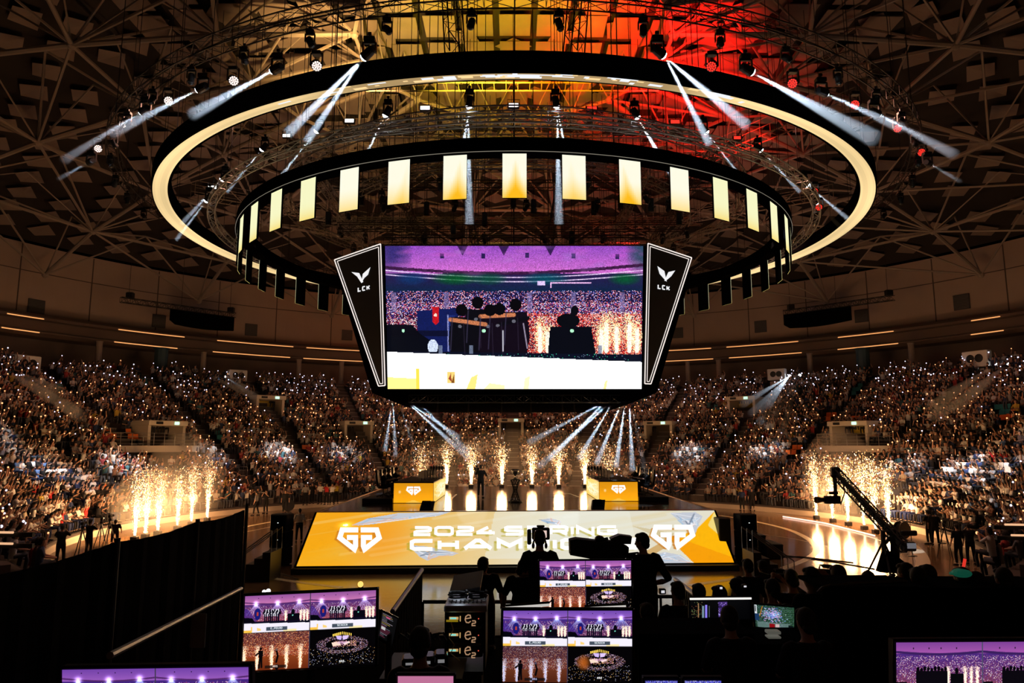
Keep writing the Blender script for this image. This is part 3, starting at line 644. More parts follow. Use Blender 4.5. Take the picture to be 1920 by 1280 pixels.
# walkways (catwalks) slung under the roof
def catwalk(a, b, label):
    a, b = Vector(a), Vector(b); L = (b-a).length; t = (b-a)/L; s_ = t.cross(Vector((0, 0, 1))).normalized(); n = int(L/.7)
    root = empty('catwalk', a, 0, label, 'catwalk', 'catwalks under the roof'); d = MB(); r_ = MB()
    for q in (-.5, .5): d.tube([s_*q, t*L+s_*q], .05, 5)
    for i in range(n+1): p = t*(L*i/n); d.tube([p-s_*.5, p+s_*.5], .025, 4)
    for q in (-.5, .5):
        for h in (.55, 1.1): r_.tube([s_*q+Vector((0, 0, h)), t*L+s_*q+Vector((0, 0, h))], .022, 4)
        for i in range(0, n+1, 3): p = t*(L*i/n)+s_*q; r_.tube([p, p+Vector((0, 0, 1.1))], .022, 4)
    d.build('deck', WSTEEL, root); r_.build('railing', WSTEEL, root)
catwalk((-9, 41, 26.5), (9, 41, 26.5), 'railed catwalk crossing above the front of the big LED ring')
catwalk((-14, 50, 26), (14, 50, 26), 'railed catwalk crossing over the middle of the rig')
catwalk((-20, 40, 25), (-10, 58, 26), 'railed catwalk on the left side of the roof running away')
catwalk((20, 40, 25), (10, 58, 26), 'railed catwalk on the right side of the roof running away')
catwalk((-24, 52, 23.5), (-8, 66, 24.5), 'railed catwalk far left behind the LED ring')
catwalk((24, 52, 23.5), (8, 66, 24.5), 'railed catwalk far right behind the LED ring')
def cables(parent, pts, z0, z1):
    for p in pts: m = MB(); m.tube([(p[0], p[1], z0), (p[0], p[1], z1)], .015, 4); m.build('hanging_cable', DARKM, parent)
# ------------------------------------------------------------------ LED rings
LB = mat('led_black_frame', (.002, .002, .0025), 1, spec=0)
RO, ZO = 19.9, 17.6
ORD = ['first', 'second', 'third', 'fourth', 'fifth', 'sixth', 'seventh', 'eighth', 'ninth', 'tenth', 'eleventh', 'twelfth', 'thirteenth', 'fourteenth']
def led_ring():
    root = empty('led_ring', (CEN.x, CEN.y, ZO), 0, 'huge circular LED ring glowing warm yellow with black fascia, hung around the rig', 'LED ring')
    m = MB(); n = 180
    prof = [(RO+.05, -.02), (RO+.12, .0), (RO+.12, .78), (RO-.75, .78), (RO-.75, .15), (RO-.62, .13)]; k = len(prof)
    vs = [(r_*math.sin(2*PI*i/n), r_*math.cos(2*PI*i/n), z_) for i in range(n) for r_, z_ in prof]
    m.add(vs, [(i*k+j, ((i+1) % n)*k+j, ((i+1) % n)*k+(j+1) % k, i*k+(j+1) % k) for i in range(n) for j in range(k)])
    m.build('frame', LB, root)
    W, H = 1440, 6; cv = Cv(W, H, (1, .87, .62)); c = cv.a; a = (np.arange(W)/W*2*PI)  # a from far direction
    for j in range(H): c[j] *= (1.0+.04*math.sin(j*1.3))
    near = np.abs(((a-PI+PI) % (2*PI))-PI); c[:] *= (1-.10*(np.sin(a*9)*.5+.5))[None, :, None]
    dn = np.minimum(np.abs(a-PI), 2*PI-np.abs(a-PI)); t = np.clip(1-(dn-.28)/.15, 0, 1)[None, :, None]
    c[:] = c*(1-t)+np.array((.66, .55, .37))*t
    for i in range(46):
        x0 = int((PI+rng.normal(0, .22))/2/PI*W); w_ = rng.integers(2, 11); y0 = rng.integers(0, 4); c[y0:y0+rng.integers(1, 3), x0:x0+w_] = (.93, .95, .98) if i % 3 else (1, .85, .6)
    P = []; u = np.linspace(0, 2*PI, W+1); vv = np.linspace(0, 1, H+1)
    rr = (RO+.05)*(1-vv)+(RO-.62)*vv; zz = -.03*(1-vv)+.12*vv
    P = np.stack([rr[:, None]*np.sin(u)[None], rr[:, None]*np.cos(u)[None], np.repeat(zz[:, None], W+1, 1)], -1)
    i = np.arange(H)[:, None]*(W+1)+np.arange(W)[None]; F = np.stack([i, i+1, i+W+2, i+W+1], -1).reshape(-1, 4)
    npmesh('display', P.reshape(-1, 3), F, colmat('led_ring_glow', 1.05), tolin(c).reshape(-1, 3), parent=root)
    cables(root, [((RO-.3)*math.sin(2*PI*i/36), (RO-.3)*math.cos(2*PI*i/36)) for i in range(36)], .78, 9.5)
led_ring()
RI, ZI = 15.8, 16.45
root = empty('banner_ring', (CEN.x, CEN.y, ZI), 0, 'black circular hoop carrying the hanging LED banners inside the big ring', 'ring truss')
m = MB(); n = 126; prof = [(RI+.16, 0), (RI+.16, .62), (RI-.5, .62), (RI-.5, 0)]; k = 4
vs = [(r_*math.sin(2*PI*i/n), r_*math.cos(2*PI*i/n), z_) for i in range(n) for r_, z_ in prof]
m.add(vs, [(i*k+j, ((i+1) % n)*k+j, ((i+1) % n)*k+(j+1) % k, i*k+(j+1) % k) for i in range(n) for j in range(k)]); m.build('frame', LB, root)
m = MB(); m.tube([((RI+.17)*math.sin(2*PI*i/n), (RI+.17)*math.cos(2*PI*i/n), .03) for i in range(n+1)], .015, 4, False); m.build('edge_line', mat('dim_edge_light', (.1, .1, .1), .5, emit=(.55, .5, .4), estr=.35, samp='NONE'), root)
cables(root, [((RI-.2)*math.sin(2*PI*i/24), (RI-.2)*math.cos(2*PI*i/24)) for i in range(24)], .6, 11)
NB = 42; bw, bh = .95, 1.82; BM = colmat('led_banner_glow', 1.0)
yb, xb = np.mgrid[0:24, 0:12]/np.array([24, 12]).reshape(2, 1, 1)
def banner(i):
    a = 180+360/NB*i; an = math.radians(a); phi = ((a-180+180) % 360)-180
    loc = Vector((CEN.x+(RI+.05)*math.sin(an), CEN.y+(RI+.05)*math.cos(an), ZI))
    dead = abs(phi) > 68
    num = int(round(phi/(360/NB)))
    side = 'left' if num < 0 else 'right'
    if num == 0: lab = 'bright LED banner at the middle of the near arc with amber spike'
    elif abs(num) <= 7: lab = f'bright white-yellow LED banner, {ORD[abs(num)-1]} to the {side} of the middle one'
    else: lab = f'dark LED banner seen from behind, {ORD[abs(num)-8]} {side} one after the lit row' if abs(num) < 21 else 'dark back of the farthest LED banner, behind the screen cube'
    r_ = empty('led_banner', loc, PI-an, lab, 'LED banner', 'LED banners hung around the inner ring')
    m = MB(); m.bbox((0, .05, -bh/2-.03), (bw, .09, bh), .01); m.build('panel', LB, r_)
    m = MB(); m.tube([(-bw*.35, .05, 0), (-bw*.35, .05, .1)], .02, 5); m.tube([(bw*.35, .05, 0), (bw*.35, .05, .1)], .02, 5); m.build('hanger', DARKM, r_)
    cv = Cv(12, 24); t = np.clip((yb-.45)/.55, 0, 1)**(1.5 if abs(num) < 4 else 2.6)
    amb = {0: 1.0, 1: .75, -1: .3, 2: .3, -2: .8}.get(num, .28)
    cx = .5+.12*num; d = np.abs(xb-cx-(yb-.5)*-.15*num); f = np.clip(1-d/(.08+.5*np.clip(yb-.15, 0, 1)), 0, 1)*np.clip((yb-.1)*1.3, 0, 1)*amb if abs(num) < 3 else 0*xb
    g = np.clip(t*(.35+.4*amb)+f*.9, 0, 1)[..., None]
    cv.a[:] = np.array((1.0, .99, .90))*(1-g)+np.array((1, .74, .12))*g
    if abs(num) > 3: cv.a[:] = cv.a*np.array((.97, .98, .86))
    q = [(-bw/2, 0, -.03), (bw/2, 0, -.03), (bw/2, 0, -bh-.03), (-bw/2, 0, -bh-.03)]
    q = [(x, -.002, z) for x, y, z in q]; screen_grid('display', cv, q, BM, r_)
for i in range(NB): banner(i)
# ------------------------------------------------------------------ lighting trusses
def ring_truss(R, z, wd, mt, label, a0=0, a1=360, r=.03, rb=.014, ncab=18, seg=1.0):
    n = int(abs(a1-a0)/360*2*PI*R/seg); closed = abs(a1-a0) == 360
    P = [pol(R, a0+(a1-a0)*i/n, z) for i in range(n if closed else n+1)]
    root = empty('ring_truss', (0, 0, 0), 0, label, 'truss', 'circular lighting trusses'); m = MB(); trussmb(m, P, wd, None, closed, r, rb); m.build('frame', mt, root)
    cables(root, [pol(R, a0+(a1-a0)*(i+.5)/ncab, z) for i in range(ncab)], z+wd/2, 29)
ring_truss(21.8, 19.2, .5, TRB, 'outer black circular truss carrying lamps outside the big LED ring', ncab=36)
ring_truss(13.6, 19.2, .5, ALU, 'middle circular truss with moving lights above the banner ring', ncab=24, r=.035)
ring_truss(10.4, 18.3, .42, ALU, 'inner circular truss around the screen cube rigging', ncab=18)
ring_truss(17.2, 17.2, .36, ALU, 'thin circular truss just above the banner ring', ncab=18)
def straight_truss(a, b, wd, mt, label, cab=4):
    a, b = Vector(a), Vector(b); root = empty('lighting_truss', (0, 0, 0), 0, label, 'truss', 'straight lighting trusses in the roof rig'); n = max(3, int((b-a).length/.7))
    m = MB(); trussmb(m, lin(a, b, n), wd, None, False, .028, .013); m.build('frame', mt, root)
    P = lin(a, b, cab); cables(root, [((P[i]+P[i+1])/2)[:2] for i in range(cab)], (a.z+b.z)/2, 29)
for j, (y, z, x) in enumerate(((33.5, 20.2, 9), (36.5, 18.6, 11), (40, 21.0, 12), (40, 17.4, 10), (44, 19.0, 12), (48, 20.6, 12), (48, 17.4, 10), (52, 18.6, 11), (55, 20.5, 10), (58, 17.6, 8))):
    straight_truss((-x, y, z), (x, y, z), .42, ALU if j % 2 == 0 else TRB, f"straight truss across the rig, {['nearest', 'second', 'third high', 'third low', 'fourth', 'fifth high', 'fifth low', 'sixth', 'seventh', 'farthest'][j]} row from the camera")
for j, x in enumerate((-9.5, -6.2, -2.4, 2.6, 6.4, 9.7)):
    straight_truss((x, 33, 18.0+(j % 2)*.9), (x, 59, 18.0+(j % 2)*.9), .4, TRB if j % 2 else ALU, f'truss running away from camera through the rig, {ORD[j]} from the left')
for s, nm_ in ((-1, 'left'), (1, 'right')):      # two dark ladder trusses hanging steeply at the top of the frame
    a = V(845 if s < 0 else 1088, -40, 24); b = V(853 if s < 0 else 1075, 108, 23.4)
    straight_truss(a, b, .55, TRB, f'dark ladder truss at the top of the frame, {nm_} one of two', 2)
# dense clutter of cable bundles and hoists over the cube
for j in range(26):
    x = -9.5+(j % 13)*1.55+random.uniform(-.3, .3); y = 37 if j < 13 else 47; z = 15.6+random.uniform(0, 2.4)
    r_ = empty('chain_hoist', (x, y, z), 0, f"black chain hoist over the screen cube, {'nearer' if j < 13 else 'farther'} line, {ORD[j % 13]} from left", 'hoist', 'chain hoists over the screen cube'+(' nearer line' if j < 13 else ' farther line'))
    m = MB(); m.bbox((0, 0, .25), (.28, .24, .5), .04); m.lathe([(.15, -.22), (.17, 0), (.12, .02)], (0, 0, -.02), 8); m.build('hoist_body', BLACK, r_)
    m = MB(); m.tube([(0, 0, .5), (0, 0, 29-z)], .02, 4); m.build('chain', DARKM, r_)
# ------------------------------------------------------------------ screen cube
F = 34.0
TLs, TRs, BRs, BLs = V(722, 461, F), V(1206, 461, F), V(1203, 729, F), V(727, 729, F)
xh = (TRs.x-TLs.x)/2; xc = (TRs.x+TLs.x)/2; zt = V(963, 461, F).z; zb = V(963, 730, F).z
cube = empty('screen_cube', (xc, F, zb), 0, 'giant hanging screen cube with black angled corner wings above the stage', 'video screen')
L_ = lambda p: Vector(p)-Vector((xc, F, zb))
H_ = zt-zb; S_ = 2*xh+.2
m = MB()
def oct_(x, c, z, y0=0.06): D = S_+2*c; return [(-x, y0, z), (x, y0, z), (x+c, y0+c, z), (x+c, y0+D-c, z), (x, y0+D, z), (-x, y0+D, z), (-x-c, y0+D-c, z), (-x-c, y0+c, z)]
T = oct_(xh+.12, 2.95, H_+.02); B = oct_(xh+.12, .42, -.12)
U = [(p[0]*.86, .9+(p[1]-.06)*.86, -.52) for p in B]
for i in (2, 3, 6, 7): T[i] = (T[i][0], T[i][1], H_-.62+.0)
m.add(T+B+U, [tuple(range(7, -1, -1)), tuple(range(16, 24))]+[(i, (i+1) % 8, 8+(i+1) % 8, 8+i) for i in range(8)]+[(8+i, 8+(i+1) % 8, 16+(i+1) % 8, 16+i) for i in range(8)])
m.build('housing', LB, cube)
screen_grid('display', feed_main(400, 224), [L_(p)+Vector((0, 0, 0)) for p in (TLs, TRs, BRs, BLs)], colmat('big_screen_glow', 1.22), cube)
m = MB(); trussmb(m, lin((-xh-.2, .4, H_+.35), (xh+.2, .4, H_+.35), 20), .45, .5, r=.03, rb=.014); m.build('top_truss', TRB, cube)
cables(cube, [(x, y) for x in (-6, -3, 0, 3, 6) for y in (.5, 7, 14)], H_+.3, 18)
WHL = mat('white_line_glow', (.5, .5, .5), .5, emit=(1, .90, .84), estr=1.0, samp='NONE')
LOGOM = mat('logo_white_glow', (.5, .5, .5), .5, emit=(.92, .93, .95), estr=.95, samp='NONE')
for s, q, bird, let, nm_ in ((-1, [(627, 487), (713.6, 457), (722, 722.5), (709.5, 723.6)], None, None, 'left'), (1, [(1297, 483), (1215, 456), (1209, 719), (1220.6, 719.5)], None, None, 'right')):
    n_ = Vector((s, -1, 0)).normalized(); p0 = Vector((xc+s*(xh+.16), F-.02, zb+H_))
    if s < 0: p0 = V(716, 457, F-.03)
    else: p0 = V(1212, 456, F-.03)
    p0 = p0+n_*.12
    W4 = [VP(x, y, p0, n_) for x, y in q]; inv = W4
    m = MB(); off = -n_*.10; ctr = sum(W4, Vector())/4
    big = [ctr+(p-ctr)*1.0 for p in W4]; m.prism([L_(p) for p in (big if s < 0 else big)], L_(off+Vector((xc, F, zb))));
    w_ = m.build('corner_wing', mat('wing_graphite', (.012, .013, .016), .7), cube)
    e1 = Vector((1*1.0, s*1.0, 0)).normalized() if s > 0 else Vector((1, -1, 0)).normalized(); e2 = Vector((0, 0, 1))
    def fn(px, py, p0=p0, n_=n_): return L_(VP(px, py, p0+n_*.015, n_))
    def line_loop(mb, pts, wd):
        for i in range(len(pts)): strokes(mb, [[pts[i], pts[(i+1) % len(pts)]]], wd, fn)
    cx = sum(a for a, b in q)/4; cy_ = sum(b for a, b in q)/4
    m = MB(); line_loop(m, q, 2.0)
    ins = []                              # inner outline, offset towards the inside
    for i in range(4):
        a, b, c = Vector(q[i-1]), Vector(q[i]), Vector(q[(i+1) % 4]); d0, d1 = (b-a).normalized(), (c-b).normalized(); cen = Vector((cx, cy_))
        n0 = Vector((-d0.y, d0.x)); n1 = Vector((-d1.y, d1.x)); n0 = n0 if n0.dot(cen-b) > 0 else -n0; n1 = n1 if n1.dot(cen-b) > 0 else -n1
        mm = (n0+n1).normalized(); ins.append(tuple(b+mm*min(4.2/max(mm.dot(n0), .3), 9)))
    line_loop(m, ins, 1.3); m.build('outline_light', WHL, w_)
    g = lambda x, y: (600+x*.375, 430+y*.375)
    if s < 0:
        P1 = [(157, 213), (198, 217), (213, 246), (222, 222), (252, 188), (238, 226), (222, 240), (214, 256), (226, 262), (209, 256), (205, 268), (206, 245), (186, 232)]
        P1 = [[(157, 213), (196, 218), (216, 262), (207, 268), (186, 236)], [(252, 188), (214, 222), (206, 268), (222, 242), (240, 226)]]; lx, ly, sk = 188, 289, -.20
    else:
        P1 = [[(1687, 183), (1722, 208), (1734, 262), (1714, 240), (1698, 222)], [(1776, 205), (1742, 213), (1722, 256), (1728, 258), (1756, 234)]]; lx, ly, sk = 1688, 273, .16
    m = MB()
    for P in P1: m.add([fn(*g(*p)) for p in P], [tuple(range(len(P)))])
    for k_, ch in enumerate('LCK'):
        for ln in glyph(ch, 0, 0, 18, 24, 6): strokes(m, [[g(lx+k_*22+x, ly-y+sk*(k_*22+x)) for x, y in ln]], 2.2, fn)
    m.build('emblem', LOGOM, w_)
m = MB()
for i in range(5): p = L_(V((823, 880, 940, 995, 1053)[i], 731, F+.3)); m.lathe([(.1, -.14), (.1, .1)], p, 8)
m.build('underside_lamp', BLACK, cube)
m = MB(); trussmb(m, lin((-xh*.8, .35, -.42), (xh*.8, .35, -.42), 22), .3, .34, r=.022, rb=.01); m.build('bottom_truss', TRB, cube)
# ------------------------------------------------------------------ stage
ZS = 2.2
cTL, cTR = VZ(595, 960, ZS), VZ(1338, 956, ZS); cBR, cBL = VZ(1376, 1055, .27), VZ(556, 1062, .27)
bL, bR = VZ(727, 911.5, ZS), VZ(1199, 911.5, ZS)
stage = empty('stage', (0, 40, 0), 0, 'large raised rectangular stage with a dark glossy deck', 'stage')
sl = lambda p: Vector(p)-Vector((0, 40, 0))
deckm = mat('stage_gloss_deck', (.03, .022, .018), .13, noise=(3, .3), spec=.9)
m = MB(); m.prism([sl(p) for p in (cTL, cTR, bR, bL)][::-1], (0, 0, -.12)); m.build('deck', deckm, stage)
m = MB(); dn = Vector((0, 0, -ZS+.13)); q = [sl(p)+Vector((0, 0, -.13)) for p in (cTL, cTR, bR, bL)]; q[0] += Vector((.05, .15, 0)); q[1] += Vector((-.05, .15, 0)); m.prism(q, dn); m.build('skirt', CLOTH, stage)
m = MB()
base = [cBL+Vector((-.15, -.25, 0)), cBR+Vector((.15, -.25, 0)), cTR+Vector((.1, .3, 0)), cTL+Vector((-.1, .3, 0))]
m.prism([sl(Vector((p.x, p.y, .0))) for p in base], (0, 0, .22)); m.build('plinth', BLACK, stage)
m = MB(); m.tube([sl(cTL)+Vector((0, -.02, .0)), sl(cTR)+Vector((0, -.02, .0))], .035, 6); m.tube([sl(cTL), sl(bL)], .03, 6); m.tube([sl(cTR), sl(bR)], .03, 6); m.build('edge_trim', mat('copper_edge', (.5, .28, .18), .3, .7), stage)
m = MB()
for ln in ([(1034, 925), (1067, 925), (1085, 931.5), (1020, 931.5)], [(846, 935), (856, 926.5), (888, 926.5)], [(965, 934), (900, 936)], [(1007, 926), (1068, 926)]): strokes(m, [[tuple(VZ(x, y, ZS)[:2]) for x, y in ln]], .10, lambda x, y: sl(Vector((x, y, ZS+.004))))
m.build('deck_markings', BLACK, stage)
# sloped LED front
led = empty('stage_front_screen', (0, 29, 0), 0, 'wide sloping LED screen on the stage front, gold and white with big lettering', 'LED screen')
ll = lambda p: Vector(p)-Vector((0, 29, 0))
nrm = ((cTR-cTL).cross(cBL-cTL)).normalized(); nrm = nrm if nrm.y < 0 else -nrm
cBR = VP(1376, 1055, cTL, nrm)
off = nrm*.03
m = MB(); q = [cTL, cTR, cBR, cBL]; cc = sum(q, Vector())/4; q2 = [p+(p-cc)*.0+Vector(((-1 if p.x < 0 else 1)*.10, 0, 0)) for p in q]; m.prism([ll(p) for p in q2], ll(-nrm*.25+Vector((0, 29, 0)))); m.build('frame', LB, led)
W, Hh = 420, 110; cv = Cv(W, Hh); X, Y_ = cv.X/W, cv.Y/Hh
gold = np.array((.97, .66, .10)); pale = np.array((.90, .88, .80)); amber = np.array((1, .58, .05)); tan = np.array((.88, .78, .52))
t = np.clip((X-.02-(1-Y_)*.05)/.55, 0, 1)[..., None]; cv.a[:] = gold*(1-t)+pale*t
t2 = np.clip(1-np.abs((Y_+X*2.2)-.95)/.25, 0, 1)[..., None]*.5; cv.a += (tan-cv.a)*t2*np.clip(1-X*1.2, 0, 1)[..., None]
for k_ in range(26):
    x0 = rng.uniform(0, .8); y0 = rng.uniform(0, 1); cv.line(x0, y0, x0+.22, y0-.28, rng.uniform(1, 4), tan if k_ % 2 else (.97, .95, .88), .22)
cv.ell(.17, .5, .1, .5, amber, .55, True); cv.ell(.02, .9, .12, .5, (.99, .68, .06), .7, True); cv.ell(.08, .25, .006, .02, (1, .95, .8)); cv.glow(.08, .25, .02, .08, (.5, .4, .2))
cv.poly([(.86, .52), (.93, .42), (1, .02), (1, 1), (.905, 1)], (1, .72, .04)); cv.poly([(.905, 1), (.86, .52), (.875, .5), (1, .9), (1, 1)], (.98, .63, .03)); cv.poly([(1, .02), (.97, .30), (1, .6)], (.96, .86, .5))
cv.poly([(.74, 1), (.86, .55), (.875, .6), (.80, .92)], (.80, .60, .30), .7); cv.poly([(.78, .30), (.86, .60), (.88, .45)], (.80, .72, .52), .6)
cv.poly([(.44, 0), (.78, 0), (.78, .5), (.5, .9), (.42, .9)], (.93, .93, .87), .55)
def crystal(P, seed):
    r2 = random.Random(seed); cv.poly(P, (.78, .80, .84)); cx = sum(p[0] for p in P)/len(P); cy_ = sum(p[1] for p in P)/len(P)
    for _ in range(26):
        a, b = r2.sample(P, 2); u, v = r2.random(), r2.random(); p1 = (a[0]+(cx-a[0])*u, a[1]+(cy_-a[1])*u); p2 = (b[0]+(cx-b[0])*v, b[1]+(cy_-b[1])*v); cv.line(*p1, *p2, r2.uniform(.3, .9), r2.choice([(.98, .98, 1), (.45, .50, .58), (.92, .70, .58), (.60, .75, .88), (.88, .90, .93)]), .8)
crystal([(.095, .25), (.13, .12), (.20, .02), (.33, .0), (.30, .08), (.22, .15), (.14, .24), (.11, .26)], 3)
crystal([(.245, .64), (.28, .66), (.36, .79), (.345, .84), (.315, .84), (.29, .92), (.27, .84), (.255, .74)], 5)
crystal([(.76, 1), (.80, .86), (.845, .80), (.88, .86), (.90, 1)], 8); crystal([(.55, .17), (.58, .14), (.605, .20), (.60, .28), (.57, .24)], 9)
crystal([(.885, .05), (.95, .03), (.965, .12), (.945, .30), (.93, .48), (.915, .4), (.90, .2)], 11)
def pshadow(lines, wd, c_, al):    # drop shadow of the lettering, part of the displayed picture
    for ln in lines:
        for a, b in zip(ln[:-1], ln[1:]): cv.line(*a, *b, wd, c_, al)
def uvp(px, py):                    # photo position -> u, v on the sheet
    p = VP(px, py, cTL, nrm); v = (p.z-cTL.z)/(cBL.z-cTL.z); l = cTL.lerp(cBL, v); r_ = cTR.lerp(cBR, v); return ((p.x-l.x)/(r_.x-l.x), v)
LET = []
for ch, x0, x1 in (('2', 775, 810), ('0', 814, 851), ('2', 855, 889), ('4', 893, 930), ('S', 945, 982), ('P', 988, 1025), ('R', 1030, 1066), ('I', 1070, 1076), ('N', 1080, 1115), ('G', 1119, 1158)):
    yy = 985.5-(x0-775)*.004; LET.append((glyph(ch, x0, yy+19 if 0 else -yy, x1-x0, 19.5, 6.2), 5.6))
for ch, x0, x1 in (('C', 768, 815), ('H', 820, 861), ('A', 867, 925), ('M', 931, 980), ('P', 988, 1030), ('I', 1036, 1044), ('O', 1050, 1098), ('N', 1104, 1150), ('S', 1156, 1200)):
    yy = 1009.5-(x0-768)*.006; LET.append((glyph(ch, x0, -yy, x1-x0, 23.5, 8.2), 7.4))
for lines, wd in LET: pshadow([[tuple(Vector(uvp(x-6, -y+3))) for x, y in ln] for ln in lines], 1.6, (.72, .66, .20), .55)
for lx, ty, w_ in ((674, 988, 84), (1262, 983, 84)): pshadow([[uvp(x-5, -y+3) for x, y in ln] for ln in [[(p[0], p[1]) for p in l] for l in gglogo(lx, -ty, w_)]], 2.2, (.78, .46, .10), .6)
screen_grid('display', cv, [ll(p+off) for p in (cTL+(cBL-cTL)*.015, cTR+(cBR-cTR)*.015, cBR, cBL)], colmat('stage_led_glow', .98), led)
TXTM = mat('lettering_glow', (.5, .5, .5), .5, emit=(1, .99, .96), estr=1.15, samp='NONE')
fl = lambda x, y: ll(VP(x, -y, cTL+nrm*.05, nrm))
m = MB()
for lines, wd in LET: strokes(m, lines, wd, fl)
m.build('lettering', TXTM, led)
for lx, ty, w_ in ((674, 988, 84), (1262, 983, 84)): m = MB(); strokes(m, gglogo(lx, -ty, w_), 9.4, fl); m.build('emblem', TXTM, led)
# stage steps, speakers, wedges
for s, nm_ in ((-1, 'left'), (1, 'right')):
    x0 = 8.95*s; st = empty('stage_steps', (x0, 28.2, 0), 0, f'black steps with metal handrails at the {nm_} front corner of the stage', 'stairs')
    m = MB()
    for i in range(5): m.box((s*(1.35-i*.3), 0, .21*(i+1)/2), (.3, 1.3, .21*(i+1)))
    m.build('steps', BLACK, st)
    for q in (-.5, .0, .5): m = MB(); m.tube([(s*1.5, q*1.25, .1), (s*1.5, q*1.25, .75), (0, q*1.25, 1.85), (0, q*1.25, 1.05)], .022, 6); m.build('handrail', GREY, st)
    px = 527 if s < 0 else 1399; sp = V(px, 1020, 31.5); sp.z = 0
    st = empty('speaker_stack', sp, .15*s, f'tall black loudspeaker stack on the floor beside the {nm_} side of the stage', 'loudspeaker')
    for k_ in range(3):
        m = MB(); m.bbox((0, 0, .36+k_*.70), (.75, .7, .69), .03); o = m.build('cabinet', BLACK, st)
        m = MB(); m.box((0, -.36, .36+k_*.70), (.66, .02, .58)); m.build('grille', CLOTH, o); m = MB(); m.box((0, -.375, .36+k_*.70), (.05, .01, .03)); m.build('badge', LOGOM, o)
    wp = VZ(798 if s < 0 else 1122, 957 if s < 0 else 954, ZS)+Vector((0, .35, 0)); w_ = empty('stage_monitor', wp, 0, f'black wedge stage monitor near the front edge, {nm_} of the trophy', 'loudspeaker')
    m = MB(); m.prism([(-.28, -.25, 0), (-.28, .22, 0), (-.22, .2, .34), (-.2, .02, .38), (-.26, -.22, .12)], (.56, 0, 0)); m.build('cabinet', RUBBER, w_); m = MB(); m.prism([(-.22, -.235, .13), (-.18, 0, .385), (.18, 0, .385), (.22, -.235, .13)], (0, -.012, .01)); m.build('grille', CLOTH, w_)
for (x0, y0, x1, y1), Y_, lab in (((1416, 1003, 1438, 1048), 33.5, 'dark riser block right of the stage, tall one'), ((1436, 1020, 1470, 1046), 33, 'dark riser block right of the stage, low end one')):
    a = V(x0, y0, Y_); b = V(x1, y1, Y_); m = MB(); m.bbox(((a.x+b.x)/2, Y_+.8, a.z/2), (abs(b.x-a.x), 1.6, a.z), .03); o = m.build('riser', BLACK); tag(o, lab, 'riser')
    m = MB(); m.box(((a.x+b.x)/2, Y_-.01, a.z-.05), (abs(b.x-a.x), .02, .06)); m.build('edge_trim', DARKM, o)
a = V(1352, 975, 31); m = MB(); m.bbox((a.x+.15, 31.4, 1.0), (.5, .8, 1.9), .03); tag(m.build('equipment_case', DARKM), 'dark flight case standing against the right end of the stage', 'case')
